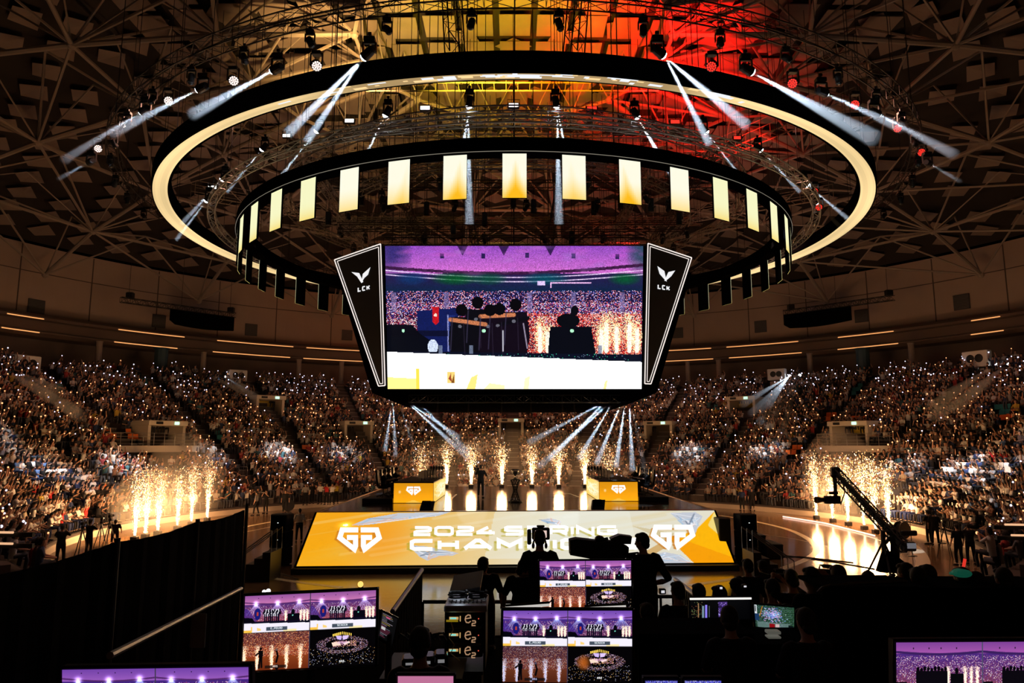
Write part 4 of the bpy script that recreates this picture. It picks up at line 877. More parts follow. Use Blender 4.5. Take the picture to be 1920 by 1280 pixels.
# player desks
DP = []
def desk(s, nm_):
    x0 = -5.75 if s < 0 else 4.13
    fL, fR = VZ(738, 943, ZS), VZ(812, 943, ZS)
    if s > 0: fL, fR = VZ(1124, 939.5, ZS), VZ(1195, 939, ZS)
    y0 = fL.y; wd = fR.x-fL.x; L = 6.2; h = .98; cx = (fL.x+fR.x)/2
    r_ = empty('player_desk', (cx, y0, ZS), 0, f'long gaming desk with glowing orange front on the {nm_} side of the stage', 'desk')
    m = MB(); m.box((0, L/2, h/2), (wd, L, h-.02)); m.build('body', BLACK, r_)
    m = MB(); m.box((0, L/2, h+.01), (wd+.04, L+.04, .05)); m.build('desktop', BLACK, r_)
    cvd = Cv(60, 30, (1, .66, .08)); cvd.a *= (.86+.2*(cvd.Y/30))[..., None]; cvd.ell(.15, .45, .04, .1, (1, .85, .6), 1, True); cvd.poly([(.5, .85), (.3, 1), (.7, 1)], (1, .85, .5), .5)
    screen_grid('front_display', cvd, [(-wd/2, -.02, h-.02), (wd/2, -.02, h-.02), (wd/2, -.02, .02), (-wd/2, -.02, .02)], colmat('desk_glow', 1.0), r_)
    xs = wd/2+.02 if s < 0 else -wd/2-.02; cvd = Cv(90, 16, (1, .72, .22)); cvd.a[:] = np.array((1, .78, .32))*(1-cvd.X/90*.3)[..., None]+(cvd.X/90*.3)[..., None]
    for i in range(34): cvd.line(rng.uniform(.05, 1), rng.uniform(.1, .9), rng.uniform(.05, 1), rng.uniform(.1, .9), .5, (1, .96, .85), .7)
    screen_grid('side_display', cvd, [(xs, 0, h-.02), (xs, L, h-.02), (xs, L, .02), (xs, 0, .02)] if s < 0 else [(xs, L, h-.02), (xs, 0, h-.02), (xs, 0, .02), (xs, L, .02)], colmat('desk_glow', 1.0), r_)
    m = MB(); strokes(m, gglogo(0, -.18, .72), .088, lambda x, y: Vector((x, -.035, h+y))); m.build('emblem', TXTM, r_)
    pf = MB(); pf.bbox((s*(wd/2+.75), 2.9, .12), (1.5, 6.4, .24), .02); tag(pf.build('riser', DARKM), f'low dark riser behind the {nm_} gaming desk', 'riser').location = r_.location
    # five gaming stations
    for k_ in range(5):
        y = y0+.6+k_*1.22; sx = 1 if s < 0 else -1
        mo = empty('gaming_monitor', (cx+sx*.32, y, ZS+h+.035), 0, f"black gaming monitor on the {nm_} stage desk, {['first', 'second', 'third', 'fourth', 'fifth'][k_]} from the front", 'monitor', f'gaming monitors on the {nm_} desk')
        q = MB(); q.bbox((0, 0, .32), (.05, .56, .33), .01); q.build('display', BLACK, mo); q = MB(); q.tube([(0, 0, .16), (.0, 0, .02)], .02, 6); q.lathe([(.11, 0), (.11, .015), (.02, .02)], (0, 0, 0), 10); q.build('stand', BLACK, mo); mo.rotation_euler = (0, 0, .75*sx)
        ch = empty('gaming_chair', (cx-sx*(wd/2+.62), y, ZS+.245), (-PI/2 if s < 0 else PI/2)*1.0, f"black gaming chair behind the {nm_} stage desk, {['first', 'second', 'third', 'fourth', 'fifth'][k_]} from the front", 'chair', f'gaming chairs behind the {nm_} desk')
        q = MB(); q.bbox((0, .0, .48), (.5, .5, .12), .04); q.build('seat', BLACK, ch); q = MB(); q.prism([(-.24, -.2, .5), (.24, -.2, .5), (.27, -.26, .95), (.18, -.3, 1.32), (-.18, -.3, 1.32), (-.27, -.26, .95)], (0, -.09, .0)); q.build('backrest', BLACK, ch)
        for e in (-1, 1): q = MB(); q.bbox((.3*e, 0, .68), (.07, .3, .04), .01); q.tube([(.3*e, 0, .66), (.25*e, 0, .46)], .018, 5); q.build('armrest', RUBBER, ch)
        q = MB(); q.tube([(0, 0, .42), (0, 0, .1)], .03, 6)
        for e in range(5): an = e*2*PI/5; q.tube([(0, 0, .12), (.3*math.cos(an), .3*math.sin(an), .05)], .02, 5); q.ell((.3*math.cos(an), .3*math.sin(an), .035), (.03, .03, .034), 6, 5)
        q.build('base', BLACK, ch)
        if k_ < 4 and (k_ != 2):
            o = make_person(sit(elL=(-.26, .2, .78), wrL=(-.14, .44, .80), elR=(.26, .2, .78), wrR=(.14, .44, .80)), 'black', 'black', .03, False) if not DP else copy_tree(DP[0]); DP.append(o)
            put(o, Vector(ch.location)+Vector((0, 0, .06)), ch.rotation_euler.z, f"player in black seated at the {nm_} stage desk, {['first', 'second', 'third', 'fourth', 'fifth'][k_]} chair from the front", 'person')
    return r_
desk(-1, 'left'); desk(1, 'right')
# microphones / small stands on the inner desk edges
for s, nm_ in ((-1, 'left'), (1, 'right')):
    for k_ in range(5):
        px = (808+k_*5.2) if s < 0 else (1104+k_*5.6); p = V(px, 892+abs(k_-2)*0, 39.5); p.z = ZS+1.02
        r_ = empty('boom_microphone', p, 0, f'slim black microphone stand on the inner edge of the {nm_} gaming desk', 'microphone', f'microphones on the {nm_} desk')
        m = MB(); m.lathe([(.07, 0), (.07, .02), (.018, .03), (.018, .44), (.05, .47), (.075, .56), (.06, .66)], (0, 0, 0), 8); m.build('stand', BLACK, r_)
# trophy on its twisted pedestal
tp = VZ(966, 941, ZS); tr_ = empty('trophy', tp+Vector((0, 0, 1.12)), 0, 'silver trophy cup with handles on the twisted stand at centre stage', 'trophy')
ped = empty('trophy_pedestal', tp, 0, 'dark twisted hourglass pedestal holding the trophy at centre stage', 'pedestal')
m = MB()
for k_ in range(10):
    P = []
    for i in range(15): t = i/14; r_ = .09+.17*abs(t-.52)**1.3*2.3; an = k_*PI/5+t*2.6*(1 if k_ % 2 else -1); P.append((r_*math.cos(an), r_*math.sin(an), 1.06*t+.04))
    m.tube(P, .02, 5)
m.build('lattice', DARKM, ped); m = MB(); m.lathe([(.36, 0), (.36, .05), (.28, .07)], (0, 0, 0), 20); m.lathe([(.18, 1.06), (.2, 1.09), (.2, 1.115)], (0, 0, 0), 16); m.build('base', BLACK, ped)
CHR = mat('polished_silver', (.75, .75, .78), .15, 1)
m = MB(); m.lathe([(.11, 0), (.12, .03), (.04, .06), (.03, .16), (.06, .2), (.15, .32), (.19, .5), (.17, .5), (.12, .3), (.0, .24)], (0, 0, 0), 20); m.build('cup', CHR, tr_, True)
for s in (-1, 1): m = MB(); m.tube([(s*.17, 0, .46), (s*.27, 0, .44), (s*.25, 0, .3), (s*.11, 0, .24)], .016, 6); m.build('handle', CHR, tr_, True)
# ------------------------------------------------------------------ show lamps and their beams in the haze
hz = bpy.data.materials.new('stage_haze'); hz.use_nodes = True; nt = hz.node_tree; nt.nodes.clear()
ou = nt.nodes.new('ShaderNodeOutputMaterial'); vsn = nt.nodes.new('ShaderNodeVolumeScatter'); vsn.inputs['Density'].default_value = .22; vsn.inputs['Anisotropy'].default_value = 0
nt.links.new(vsn.outputs[0], ou.inputs['Volume'])
BEAMCOL = (.66, .82, 1)
def beam(p, q, half, power, label, group, length=None, r0=.06, ang=None):
    p, q = Vector(p), Vector(q); d = (q-p); L = length or d.length; d.normalize()
    l = lamp('SPOT', 'beam_lamp', p, BEAMCOL, power, .03, p+d*5, angle=2*half+.3, blend=.35)
    R = d.to_track_quat('Z', 'Y').to_matrix(); m = MB(); e = math.tan(math.radians(half))
    m.lathe([(r0, .05), (r0+e*L*.5, L*.5), (r0+e*L, L)], (0, 0, 0), 10)
    o = m.build('light_beam', hz); o.location = p; o.rotation_euler = R.to_euler(); tag(o, label, 'light beam', group, 'stuff')
# templates
def moving_head(k=1.0):
    r_ = empty('moving_head_light', (0, 0, 0)); m = MB(); m.bbox((0, 0, .42), (.36*k, .26*k, .16), .02); m.tube([(0, 0, .5), (0, 0, .68)], .03, 6); m.box((0, 0, .62), (.12, .08, .1)); m.build('base', BLACK, r_)
    m = MB(); m.bbox((0, 0, .31), (.44*k, .1, .06), .01)
    for s in (-1, 1): m.bbox((s*.20*k, 0, .14), (.05, .12, .36), .015)
    m.build('yoke', BLACK, r_)
    h = MB(); h.lathe([(.10*k, -.20), (.14*k, -.16), (.155*k, 0), (.15*k, .14), (.17*k, .24), (.15*k, .26)], (0, 0, 0), 14); h = h.build('head', BLACK, r_)
    m = MB(); m.ell((0, 0, .27), (.135*k, .135*k, .085*k), 14, 8); m.build('lens', LENSW, h)  # lens swollen into a glowing dome to carry its glare sideways
    return r_
MH = moving_head(); MHused = [0]
def head_at(p, tgt, label, group, src=None, lens=None):
    if src is None and not MHused[0]: r_ = MH; MHused[0] = 1
    else: r_ = copy_tree(src or MH)
    r_.location = Vector(p); tag(r_, label, 'stage light', group)
    for c in r_.children:
        if c.name.startswith('head'):
            c.rotation_euler = (Vector(tgt)-Vector(p)).to_track_quat('Z', 'Y').to_euler()
            if lens:
                for g in c.children: g.data = g.data.copy(); g.data.materials[0] = lens
    return r_
OUT = [((678, 112), [((540, 250), 1.2), ((575, 265), 1.0)], 1.0), ((1248, 108), [((1400, 235), 1.2), ((1330, 270), 1.0)], 1.0), ((507, 135), [((360, 215), 1.3)], .6), ((1415, 138), [((1640, 260), 1.4)], .8),
       ((368, 170), [((210, 250), 1.0)], .5), ((1552, 177), [((1690, 240), 1.0)], .45), ((262, 212), [((120, 300), .8)], .3), ((1650, 216), [((1790, 290), .9)], .35), ((166, 305), [((110, 335), .5)], .12), ((1744, 308), [((1800, 340), .5)], .12)]
for i, ((x, y), ts, e) in enumerate(OUT):
    p = VC(x, y, 21.8); sd = 'left' if x < 960 else 'right'; tg0 = None
    for (tx, ty), hw in ts:
        t = V(tx, ty, p.y*1.12); tg0 = tg0 or t
        beam(p, t, hw*2.2, 42000*e, f'blue beam from the outer truss, {sd} side, {["first", "first", "second", "second", "third", "third", "fourth", "fourth", "fifth", "fifth"][i]} from the middle, {"wide" if hw > 1.05 else "narrow"} one', 'beams from the outer truss')
    head_at(p-(tg0-p).normalized()*.40, tg0, f'lit moving head on the outer truss, {sd} side, {["first", "first", "second", "second", "third", "third", "fourth", "fourth", "fifth", "fifth"][i]} from the middle', 'moving heads on the outer truss')
INN = [((878, 206), [(865, 300), (880, 420)], 1), ((1045, 206), [(1064, 300), (1048, 420)], 1), ((720, 222), [(676, 310)], .8), ((1198, 225), [(1245, 310), (1262, 330)], .8), ((590, 250), [(528, 330)], .6), ((1328, 252), [(1402, 345)], .6),
       ((488, 284), [(425, 360)], .4), ((1430, 285), [(1500, 360)], .4), ((413, 340), [(340, 420)], .3), ((1517, 350), [(1590, 410)], .35), ((384, 380), [(330, 450)], .25), ((1535, 384), [(1590, 440)], .3)]
for i, ((x, y), ts, e) in enumerate(INN):
    p = VC(x, y, 13.6); sd = 'left' if x < 960 else 'right'; od = ['nearest the middle', 'second', 'third', 'fourth', 'fifth', 'sixth'][i//2]; tg0 = None
    for j, (tx, ty) in enumerate(ts):
        t = V(tx, ty, p.y*1.02); tg0 = tg0 or t; beam(p, t, 2.3, 40000*e, f'pale beam from the inner truss lamp on the {sd}, {od}{", longer one" if j else ""}', 'beams from the inner truss')
    head_at(p-(tg0-p).normalized()*.40, tg0, f'black moving head on the inner circular truss, {sd} side, {od}', 'moving heads on the inner truss')
# wash heads with white or red faces
WSH = empty('wash_light', (0, 0, 0)); m = MB(); m.bbox((0, 0, .42), (.32, .24, .14), .02); m.build('base', BLACK, WSH); m = MB()
for s in (-1, 1): m.bbox((s*.20, 0, .2), (.04, .1, .46), .01)
m.bbox((0, 0, .40), (.44, .08, .05), .01)
m.build('yoke', BLACK, WSH); h = MB(); h.lathe([(.11, -.16), (.17, -.1), (.19, .1), (.17, .12)], (0, 0, 0), 16); h = h.build('head', BLACK, WSH); m = MB()
for k_ in range(19):
    rr, an = (0, 0) if k_ == 0 else ((.07, k_*PI/3) if k_ < 7 else (.135, k_*PI/6)); m.lathe([(.03, .125), (.03, .135), (.015, .14)], (rr*math.cos(an), rr*math.sin(an), 0), 8)
m.build('lens', LENSP, h)
first = True
for x, y, R_, ln, lab in ((593, 122, 21.4, LENSP, 'white-faced, left of the brightest left beam'), (437, 150, 21.4, LENSP, 'white-faced, second on the left'), (315, 188, 21.4, LENSP, 'white-faced, third on the left'), (229, 232, 21.4, LENSP, 'white-faced, fourth on the left'), (183, 278, 21.4, LENSP, 'white-faced, far left end'),
                       (1335, 123, 21.4, LENSR, 'red, right of the brightest right beam'), (1487, 155, 21.4, LENSR, 'red, second on the right'), (1604, 195, 21.4, LENSR, 'red, third on the right'), (1684, 240, 21.4, LENSR, 'red, fourth on the right'), (1729, 285, 21.4, LENSR, 'red, far right end'), (1528, 358, 14, LENSR, 'red, right end of the inner truss'), (1536, 388, 14, LENSR, 'red, lowest at right of the inner truss')):
    r_ = WSH if first else copy_tree(WSH); first = False; p = VC(x, y, R_); r_.location = p; tag(r_, f'round wash light on the lighting truss, {lab}', 'stage light', 'wash lights on the trusses')
    for c in r_.children:
        if c.name.startswith('head'):
            c.rotation_euler = ((Vector((0, 0, 5))-p)+Vector((0, 10, 0))).to_track_quat('Z', 'Y').to_euler()
            if ln is not LENSP:
                for g in c.children: g.data = g.data.copy(); g.data.materials[0] = ln
for x, y, ln, lab in ((655, 226, BLIND, 'white, third left of the middle'), (797, 202, BLIND, 'white, left of the middle'), (963, 197, BLIND, 'white, in the middle'), (537, 254, BLIND, 'white, far left'), (398, 351, BLIND, 'white, lower left end'), (1110, 203, LENSR, 'red, right of the middle'), (1266, 228, LENSR, 'red, second right of the middle'), (1383, 258, LENSR, 'red, far right')):
    p = VC(x, y, 13.2); r_ = empty('blinder_light', p, 0, f'rectangular lit panel lamp on the inner truss, {lab}', 'stage light', 'panel lamps on the inner truss')
    m = MB(); m.bbox((0, .09, 0), (.50, .16, .26), .02); m.tube([(-.27, .09, 0), (-.27, .09, .3), (.27, .09, .3), (.27, .09, 0)], .015, 5); m.build('housing', BLACK, r_)
    m = MB(); m.bbox((0, 0, 0), (.42, .02, .17), .004); m.build('lens', ln, r_)
# dark unlit moving heads on the trusses
dk = None
for i in range(60):
    if i < 24: p = pol(21.8, 180+(i-11.5)*7.3, 18.75); g = 'unlit moving heads under the outer truss'; lab = f"unlit black moving head under the outer truss, {ORD[11-i if i < 12 else i-12]} to the {'left' if i < 12 else 'right'} of the near middle"
    elif i < 42: p = pol(10.4, (i-24)*20, 17.8); g = 'unlit moving heads under the innermost truss'; j_ = i-24; lab = f"unlit moving head under the innermost ring truss, {ORD[j_ if j_ < 9 else 17-j_]} on the {'right' if j_ < 9 else 'left'} from its far end"
    else: p = Vector((-10.5+(i-42)*1.25, (36.5, 44, 52)[i % 3], (18.2, 18.6, 18.2)[i % 3]-.35)); g = 'unlit moving heads under the straight trusses'; lab = f"unlit moving head under a {['near', 'middle', 'far'][i % 3]} straight truss, {ORD[(i-42)//3]} from the left"
    if dk is None:
        dk = copy_tree(MH)
        for c in dk.children:
            if c.name.startswith('head'):
                for q in c.children: q.data = q.data.copy(); q.data.materials[0] = LENSO
        r_ = dk
    else: r_ = copy_tree(dk)
    r_.location = p-Vector((0, 0, .45)); r_.scale = (.78, .78, .78); tag(r_, lab, 'stage light', g)
    for c in r_.children:
        if c.name.startswith('head'): c.rotation_euler = (PI+random.uniform(-.6, .6), random.uniform(-.6, .6), 0)
# beams falling from under the screen cube
UB = [((735, 745), (722, 835), .5), ((737, 745), (742, 845), .5), ((742, 745), (762, 830), .5), ((748, 746), (775, 822), .45), ((768, 750), (880, 850), .8), ((772, 751), (862, 810), .5), ((790, 752), (880, 838), .6),
      ((1128, 752), (1030, 850), 1.0), ((1138, 752), (1010, 865), .8), ((1146, 751), (1085, 850), 1.0), ((1164, 749), (1118, 860), 1.1), ((1172, 748), (1155, 865), 1.2), ((1180, 747), (1186, 872), 1.0), ((1184, 746), (1210, 880), 1.1), ((1122, 752), (990, 820), .6)]
for i, ((x, y), (tx, ty), e) in enumerate(UB):
    p = V(x, y+8, F+1.6); t = V(tx, ty+10, F+3.4); beam(p, t, 2.4, 22000*e, f"pale beam under the {'left' if x < 960 else 'right'} lower corner of the screen cube, {ORD[i if i < 7 else i-7]} ray", 'beams under the screen cube', r0=.04)
for i, x in enumerate((823, 880, 941, 995, 1053, 1075)):
    p = V(x, 733, F+.3); t = V(x+(963-x)*-.04, 800, F+.5); beam(p, t, 1.6, 8000, f'short beam straight down from the underside of the screen cube, {ORD[i]} from left', 'short beams under the screen cube', r0=.025)
# lamps out in the stands
FAR = [((5, 691), [(95, 745), (140, 770)], 'far left edge, outer one', .5), ((20, 692), [(110, 735), (150, 780)], 'far left edge, inner one', .4), ((405, 710), [(470, 740), (450, 730)], 'beside the left speaker box, outer one', .22), ((422, 707), [(480, 745), (460, 728)], 'beside the left speaker box, inner one', .25),
       ((1480, 705), [(1392, 758), (1408, 775), (1425, 770), (1440, 762)], 'beside the right speaker box, inner one', .9), ((1499, 704), [(1440, 800), (1452, 838), (1466, 815), (1425, 790)], 'beside the right speaker box, outer one', 1.0), ((1867, 684), [(1745, 765), (1770, 745)], 'far right edge, inner one', .6), ((1890, 682), [(1755, 780), (1790, 765), (1820, 740)], 'far right edge, outer one', .6)]
for (x, y), ts, lab, e in FAR:
    p = VC(x, y, 44.0, True)
    for j, (tx, ty) in enumerate(ts):
        t = V(tx, ty, p.y-12); beam(p, t, 1.3, 80000*e, f'thin pale beam from the stand lamp {lab}, {ORD[j]} ray', 'beams in the stands', r0=.04)
    head_at(p-(V(*ts[0], p.y-12)-p).normalized()*.42, V(*ts[0], p.y-12), f'moving head light standing in the upper stand, {lab}', 'moving heads in the stands')
# ------------------------------------------------------------------ pyrotechnic fountains
SPK = mat('spark_glow', (.5, .3, .1), .5, emit=(1, .80, .50), estr=5, samp='NONE'); SPC = mat('spark_core', (.5, .3, .1), .5, emit=(1, .76, .44), estr=4, samp='NONE'); SPO = mat('spark_ember', (.5, .2, .05), .5, emit=(1, .52, .18), estr=2.6, samp='NONE')
PYRO = []
def pyro(p, h, label, group, n=520, wd=.34, box=True, pw=260, sz=1.0, cs=1.0):
    p = Vector(p); mlab = 'hidden behind the left gaming desk' if 'left gaming' in label else 'hidden behind the right gaming desk' if 'right gaming' in label else ('at the back of the stage, ' if 'along' in label else 'on the court right of the stage, ' if 'right' in label else 'on the court left of the stage, ')+label.split(', ')[-1]
    if box:
        r_ = empty('flame_machine', p, 0, 'small black spark machine '+mlab, 'spark machine', 'spark machines'); m = MB(); m.bbox((0, 0, .12), (.34, .34, .24), .02); m.lathe([(.07, .24), (.07, .28)], (0, 0, 0), 8); m.build('housing', BLACK, r_); m = MB(); m.box((0, -.175, .12), (.2, .01, .1)); m.build('control_panel', DARKM, r_)
    mb = MB(); z0 = .25 if box else 0
    mb.mi = 1
    for k_ in range(5):      # bright twisting core
        ph = random.random()*6; P = [(.035*math.sin(ph+t*5)*(1+2*t)*1.2, .035*math.cos(ph+t*4), z0+h*.52*t*random.uniform(.9, 1)) for t in [i/7 for i in range(8)]]
        mb.tube(P, [.035*cs, .04*cs, .034*cs, .028*cs, .02*cs, .015*cs, .01*cs, .004], 5)
    for k_ in range(n):
        t = random.random()**.75; z = z0+h*t*random.uniform(.8, 1.12); sp = wd*(.18+.95*t*t+.25*t); x, y = random.gauss(0, sp*.55), random.gauss(0, sp*.55)
        s = random.uniform(.006, .017)*sz*(1.2-.3*t); l = random.uniform(.6, 3.2)*s; dx, dz = x*.5*random.uniform(.2, 1), random.choice((1, 1, -1))
        mb.mi = 0 if random.random() < .62-.3*t else 2
        d = Vector((dx, y*.4, dz)).normalized(); c = Vector((x, y, z)); e1 = d.cross(Vector((.3, 1, .2))).normalized(); e2 = d.cross(e1)
        mb.add([c+d*l, c-d*l, c+e1*s, c-e1*s, c+e2*s, c-e2*s], [(0, 2, 4), (0, 4, 3), (0, 3, 5), (0, 5, 2), (1, 4, 2), (1, 3, 4), (1, 5, 3), (1, 2, 5)])
    o = mb.build('spark_fountain', [SPK, SPC, SPO]); o.location = p; tag(o, label, 'spark fountain', group, 'stuff')
    l = lamp('POINT', 'spark_glow_lamp', p+Vector((0, 0, h*.45)), (1, .50, .20), pw, .3); l.data.specular_factor = .15
for i, (x, top) in enumerate(((838, 838), (884, 843), (941, 842), (997, 845), (1047, 848), (1096, 843))):
    p = VZ(x, 914, ZS); p.y -= .35; h = V(x, top, p.y).z-ZS; pyro(p, h, f'white-gold spark fountain along the back of the stage, {["first", "second", "third", "fourth", "fifth", "sixth"][i]} from the left', 'spark fountains at the back of the stage', 700, .42, pw=420)
for i, (x, top) in enumerate(((789, 838), (1143, 842))):
    p = V(x, 905, 50.4); p.z = ZS-.9; h = V(x, top, 50.4).z-p.z; pyro(p, h, f'spark fountain rising behind the {["left", "right"][i]} gaming desk', 'spark fountains behind the desks', 420, .5, pw=300)
for i, (x, yb_, top) in enumerate(((1531, 973, 862), (1562, 979, 870), (1591, 985, 868), (1621, 993, 862), (1642, 1000, 868), (1668, 990, 880))):
    p = VZ(x, yb_, 0); h = V(x, top, p.y).z; pyro(p, h, f'golden spark fountain on the court right of the stage, {["first", "second", "third", "fourth", "fifth", "sixth"][i]} from the left', 'spark fountains on the right of the court', 800, .42, pw=620, sz=1.25, cs=.42)
for i, (x, yb_, top) in enumerate(((252, 1014, 893), (272, 1009, 890), (295, 1003, 893), (332, 993, 892), (358, 985, 885), (388, 977, 872))):
    p = VZ(x, yb_, 0); h = V(x, top, p.y).z; pyro(p, h, f'golden spark fountain on the court left of the stage, {["first", "second", "third", "fourth", "fifth", "sixth"][i]} from the left', 'spark fountains on the left of the court', 700, .38, pw=700, sz=1.2, cs=.42)
# drifting smoke around the side fountains
sm = bpy.data.materials.new('pyro_smoke'); sm.use_nodes = True; nt = sm.node_tree; nt.nodes.clear()
ou = nt.nodes.new('ShaderNodeOutputMaterial'); v2 = nt.nodes.new('ShaderNodeVolumeScatter'); v2.inputs['Density'].default_value = .05; v2.inputs['Color'].default_value = (1, .9, .8, 1); nt.links.new(v2.outputs[0], ou.inputs['Volume'])
for x, y, Y_, r3, lab in ((1575, 900, 50, (2.6, 1.8, 3.6), 'thin smoke drifting over the right fountains, left puff'), (1615, 925, 48, (3.0, 2.0, 2.4), 'thin smoke drifting over the right fountains, low puff'), (345, 905, 44, (2.4, 1.8, 3.0), 'thin smoke drifting over the left fountains, high puff'), (300, 945, 40, (2.8, 2.0, 2.0), 'thin smoke drifting over the left fountains, low puff'), (966, 872, 51.5, (9, 1.6, 2.6), 'thin smoke hanging behind the stage')):
    m = MB(); m.ell((0, 0, 0), r3, 16, 10); o = m.build('smoke', sm); o.location = V(x, y, Y_); tag(o, lab, 'smoke', None, 'stuff')
# lit strip on the floor under the right fountains
m = MB(); m.tube([VZ(1468, 968, .06), VZ(1545, 980, .06), VZ(1640, 1004, .06)], .04, 6); tag(m.build('floor_strip_light', mat('floor_strip_glow', (.3, .1, .1), .4, emit=(1, .72, .6), estr=1.6)), 'thin glowing strip laid on the court in front of the right spark machines', 'strip light')
# ------------------------------------------------------------------ portals, railings, speaker boxes in the stands
PORT = mat('portal_plaster', (.62, .55, .46), .7); PYEL = mat('portal_yellow', (.75, .55, .05), .5)
EXITM = mat('exit_sign_glow', (.3, .5, .4), .5, emit=(.55, 1, .72), estr=1.3, samp='NONE'); RAILM = mat('rail_steel', (.35, .33, .31), .35, .8)
GAPS = []
for px, py, r_, wd, lab, yel in ((500, 778, 38.6, 2.6, 'yellow-sided, in the left upper stand', 1), (300, 812, 33.0, 3.1, 'wide opening with railing above the left fountains', 0), (668, 808, 33.5, 2.6, 'left, beside the screen cube corner', 0), (955, 772, 39.5, 2.4, 'directly under the screen cube, upper one', 0), (958, 802, 34.2, 2.4, 'directly under the screen cube, lower one', 0),
                            (1238, 806, 33.5, 2.6, 'right, beside the screen cube corner', 0), (1396, 772, 38.8, 2.6, 'in the right upper stand behind beams', 1), (1603, 808, 33.0, 3.2, 'with pale lintel above the right fountains', 1)):
    p = VC(px, py, r_, True); a = math.degrees(math.atan2(p.x-CEN.x, p.y-CEN.y)); i = int((r_-R0)/DR); zf = Z0+DZ*(i-.6); GAPS.append((a, r_, wd/2+.25))
    o = empty('entrance_portal', (p.x, p.y, zf), -math.radians(a), f'pale concrete stair entrance in the stand, {lab}', 'entrance', 'entrances in the stands')
    h = 1.75; m = MB()
    for s in (-1, 1): m.box((s*wd/2, .9, h/2), (.25, 3.6, h))
    m.build('side_wall', PORT, o); m = MB(); m.bbox((0, .6, h+.2), (wd+.4, 3.4, .4), .03); m.build('lintel', PORT, o)
    m = MB(); m.box((0, 1.6, h/2), (wd-.2, .1, h)); m.build('back_panel', PYEL if yel else mat('portal_dark', (.10, .08, .06), .8), o)
    m = MB(); m.bbox((wd*.22, -1.14, h+.2), (.40, .06, .24), .01); m.build('exit_sign', EXITM, o)
    m = MB(); m.bbox((-wd*.28, -1.14, h+.2), (.6, .05, .2), .01); m.build('sign_plate', DARKM, o)
    lamp('POINT', 'portal_lamp', pol(r_-.5, a, zf+2.0), (1, .75, .35) if yel else (1, .7, .4), 22, .1)
    if wd > 3:
        rl = empty('railing', (p.x, p.y, zf), -math.radians(a), f'steel railing along the walkway in front of the entrance {"left" if px < 960 else "right"} of the court', 'railing')
        x0, x1 = (-6.5, 2) if px < 960 else (-2, 4.5)
        for k_ in range(int((x1-x0)/.9)+1): m = MB(); m.tube([(x0+k_*.9, -2.2, 0), (x0+k_*.9, -2.2, 1.1)], .025, 5); m.build('post', RAILM, rl)
        for k_ in range(4): m = MB(); m.tube([(x0, -2.2, .3+k_*.27), (x1, -2.2, .3+k_*.27)], .02, 5); m.build('rail', RAILM, rl)
        m = MB(); m.box(((x0+x1)/2, -2.1, -.1), (x1-x0, .5, .5)); m.build('curb', PORT, rl)
        GAPS.append((a+(-4 if px < 960 else 3)*.9, r_-2.0, 3.8 if px < 960 else 3.0))
for px, py, k_, lab in ((48, 682, 1.5, 'far left'), (445, 704, .95, 'left, beside the pair of small beams'), (1457, 702, .95, 'right, beside the bright pair of beams'), (1832, 673, 1.5, 'far right')):
    p = VC(px, py, 44.2, True); a = math.atan2(p.x-CEN.x, p.y-CEN.y); k_ = 1.75 if k_ > 1 else 1.5
    o = empty('speaker_box', p, -a, f'pale boxed twin-horn speaker standing above the upper stand, {lab}', 'loudspeaker', 'twin-horn speaker boxes above the stands')
    m = MB(); m.bbox((0, 0, 0), (1.25*k_, .7, .8*k_), .05); m.build('cabinet', WPL, o)
    for s in (-1, 1): m = MB(); m.lathe([(.21*k_, 0), (.15*k_, .02), (.05, .03)], (s*.21*k_, -.36, .03), 14, Matrix.Rotation(PI/2, 3, 'X')); m.build('horn', BLACK, o)
    m = MB(); m.bbox((0, .1, -.85*k_), (1.0*k_, .5, .75*k_), .03); m.build('pedestal', PORT, o)
# hanging banner bars left and right
for s, (x0, y0, x1, y1), (c0, c1), nm_ in ((-1, (226, 571, 441, 583), (313, 438), 'left'), (1, (1470, 579, 1677, 566), (1469, 1601), 'right')):
    a = VC(x0, y0, 47, True); b = VC(x1, y1, 47, True); a.z = b.z = (a.z+b.z)/2
    r_ = empty('hanging_truss', a, 0, f'dark truss bar hanging before the upper wall on the {nm_}, carrying a black cloth', 'truss', 'hanging bars before the upper wall'); m = MB(); n = 24; trussmb(m, lin((0, 0, 0), b-a, n), .5, .5, r=.035, rb=.02); m.build('frame', TRB, r_)
    cable_list = [a.lerp(b, t) for t in (.06, .5, .95)]
    for p in cable_list: m = MB(); q = p-a; m.tube([(q.x, q.y, .2), (q.x, q.y, 7)], .02, 4); m.build('hanging_cable', DARKM, r_)
    for t in (.07, .96): q = (b-a)*t; m = MB(); m.bbox((q.x, q.y, .55), (.7, .5, .6), .06); m.tube([(q.x, q.y, .2), (q.x, q.y, .4)], .1, 6); m.build('motor', BLACK, r_)
    f0, f1 = (c0-x0)/(x1-x0), (c1-x0)/(x1-x0); f0, f1 = max(f0, 0), min(f1, 1); m = MB(); P = []
    for i in range(13): q = a.lerp(b, f0+(f1-f0)*i/12); P.append(q)
    top = [q+Vector((0, 0, -.28)) for q in P]; bot = [q+Vector((0, 0, -1.75-.22*math.sin(i/12*PI)*1+(.35 if i in (0,) else 0))) for i, q in enumerate(P)]
    m.add(top+bot, [(i, i+1, 14+i, 13+i) for i in range(12)]); o = m.build('drape', CLOTH); so_ = o.modifiers.new('s', 'SOLIDIFY'); so_.thickness = .25; tag(o, f'black cloth roll hanging from the {nm_} truss bar', 'drape')
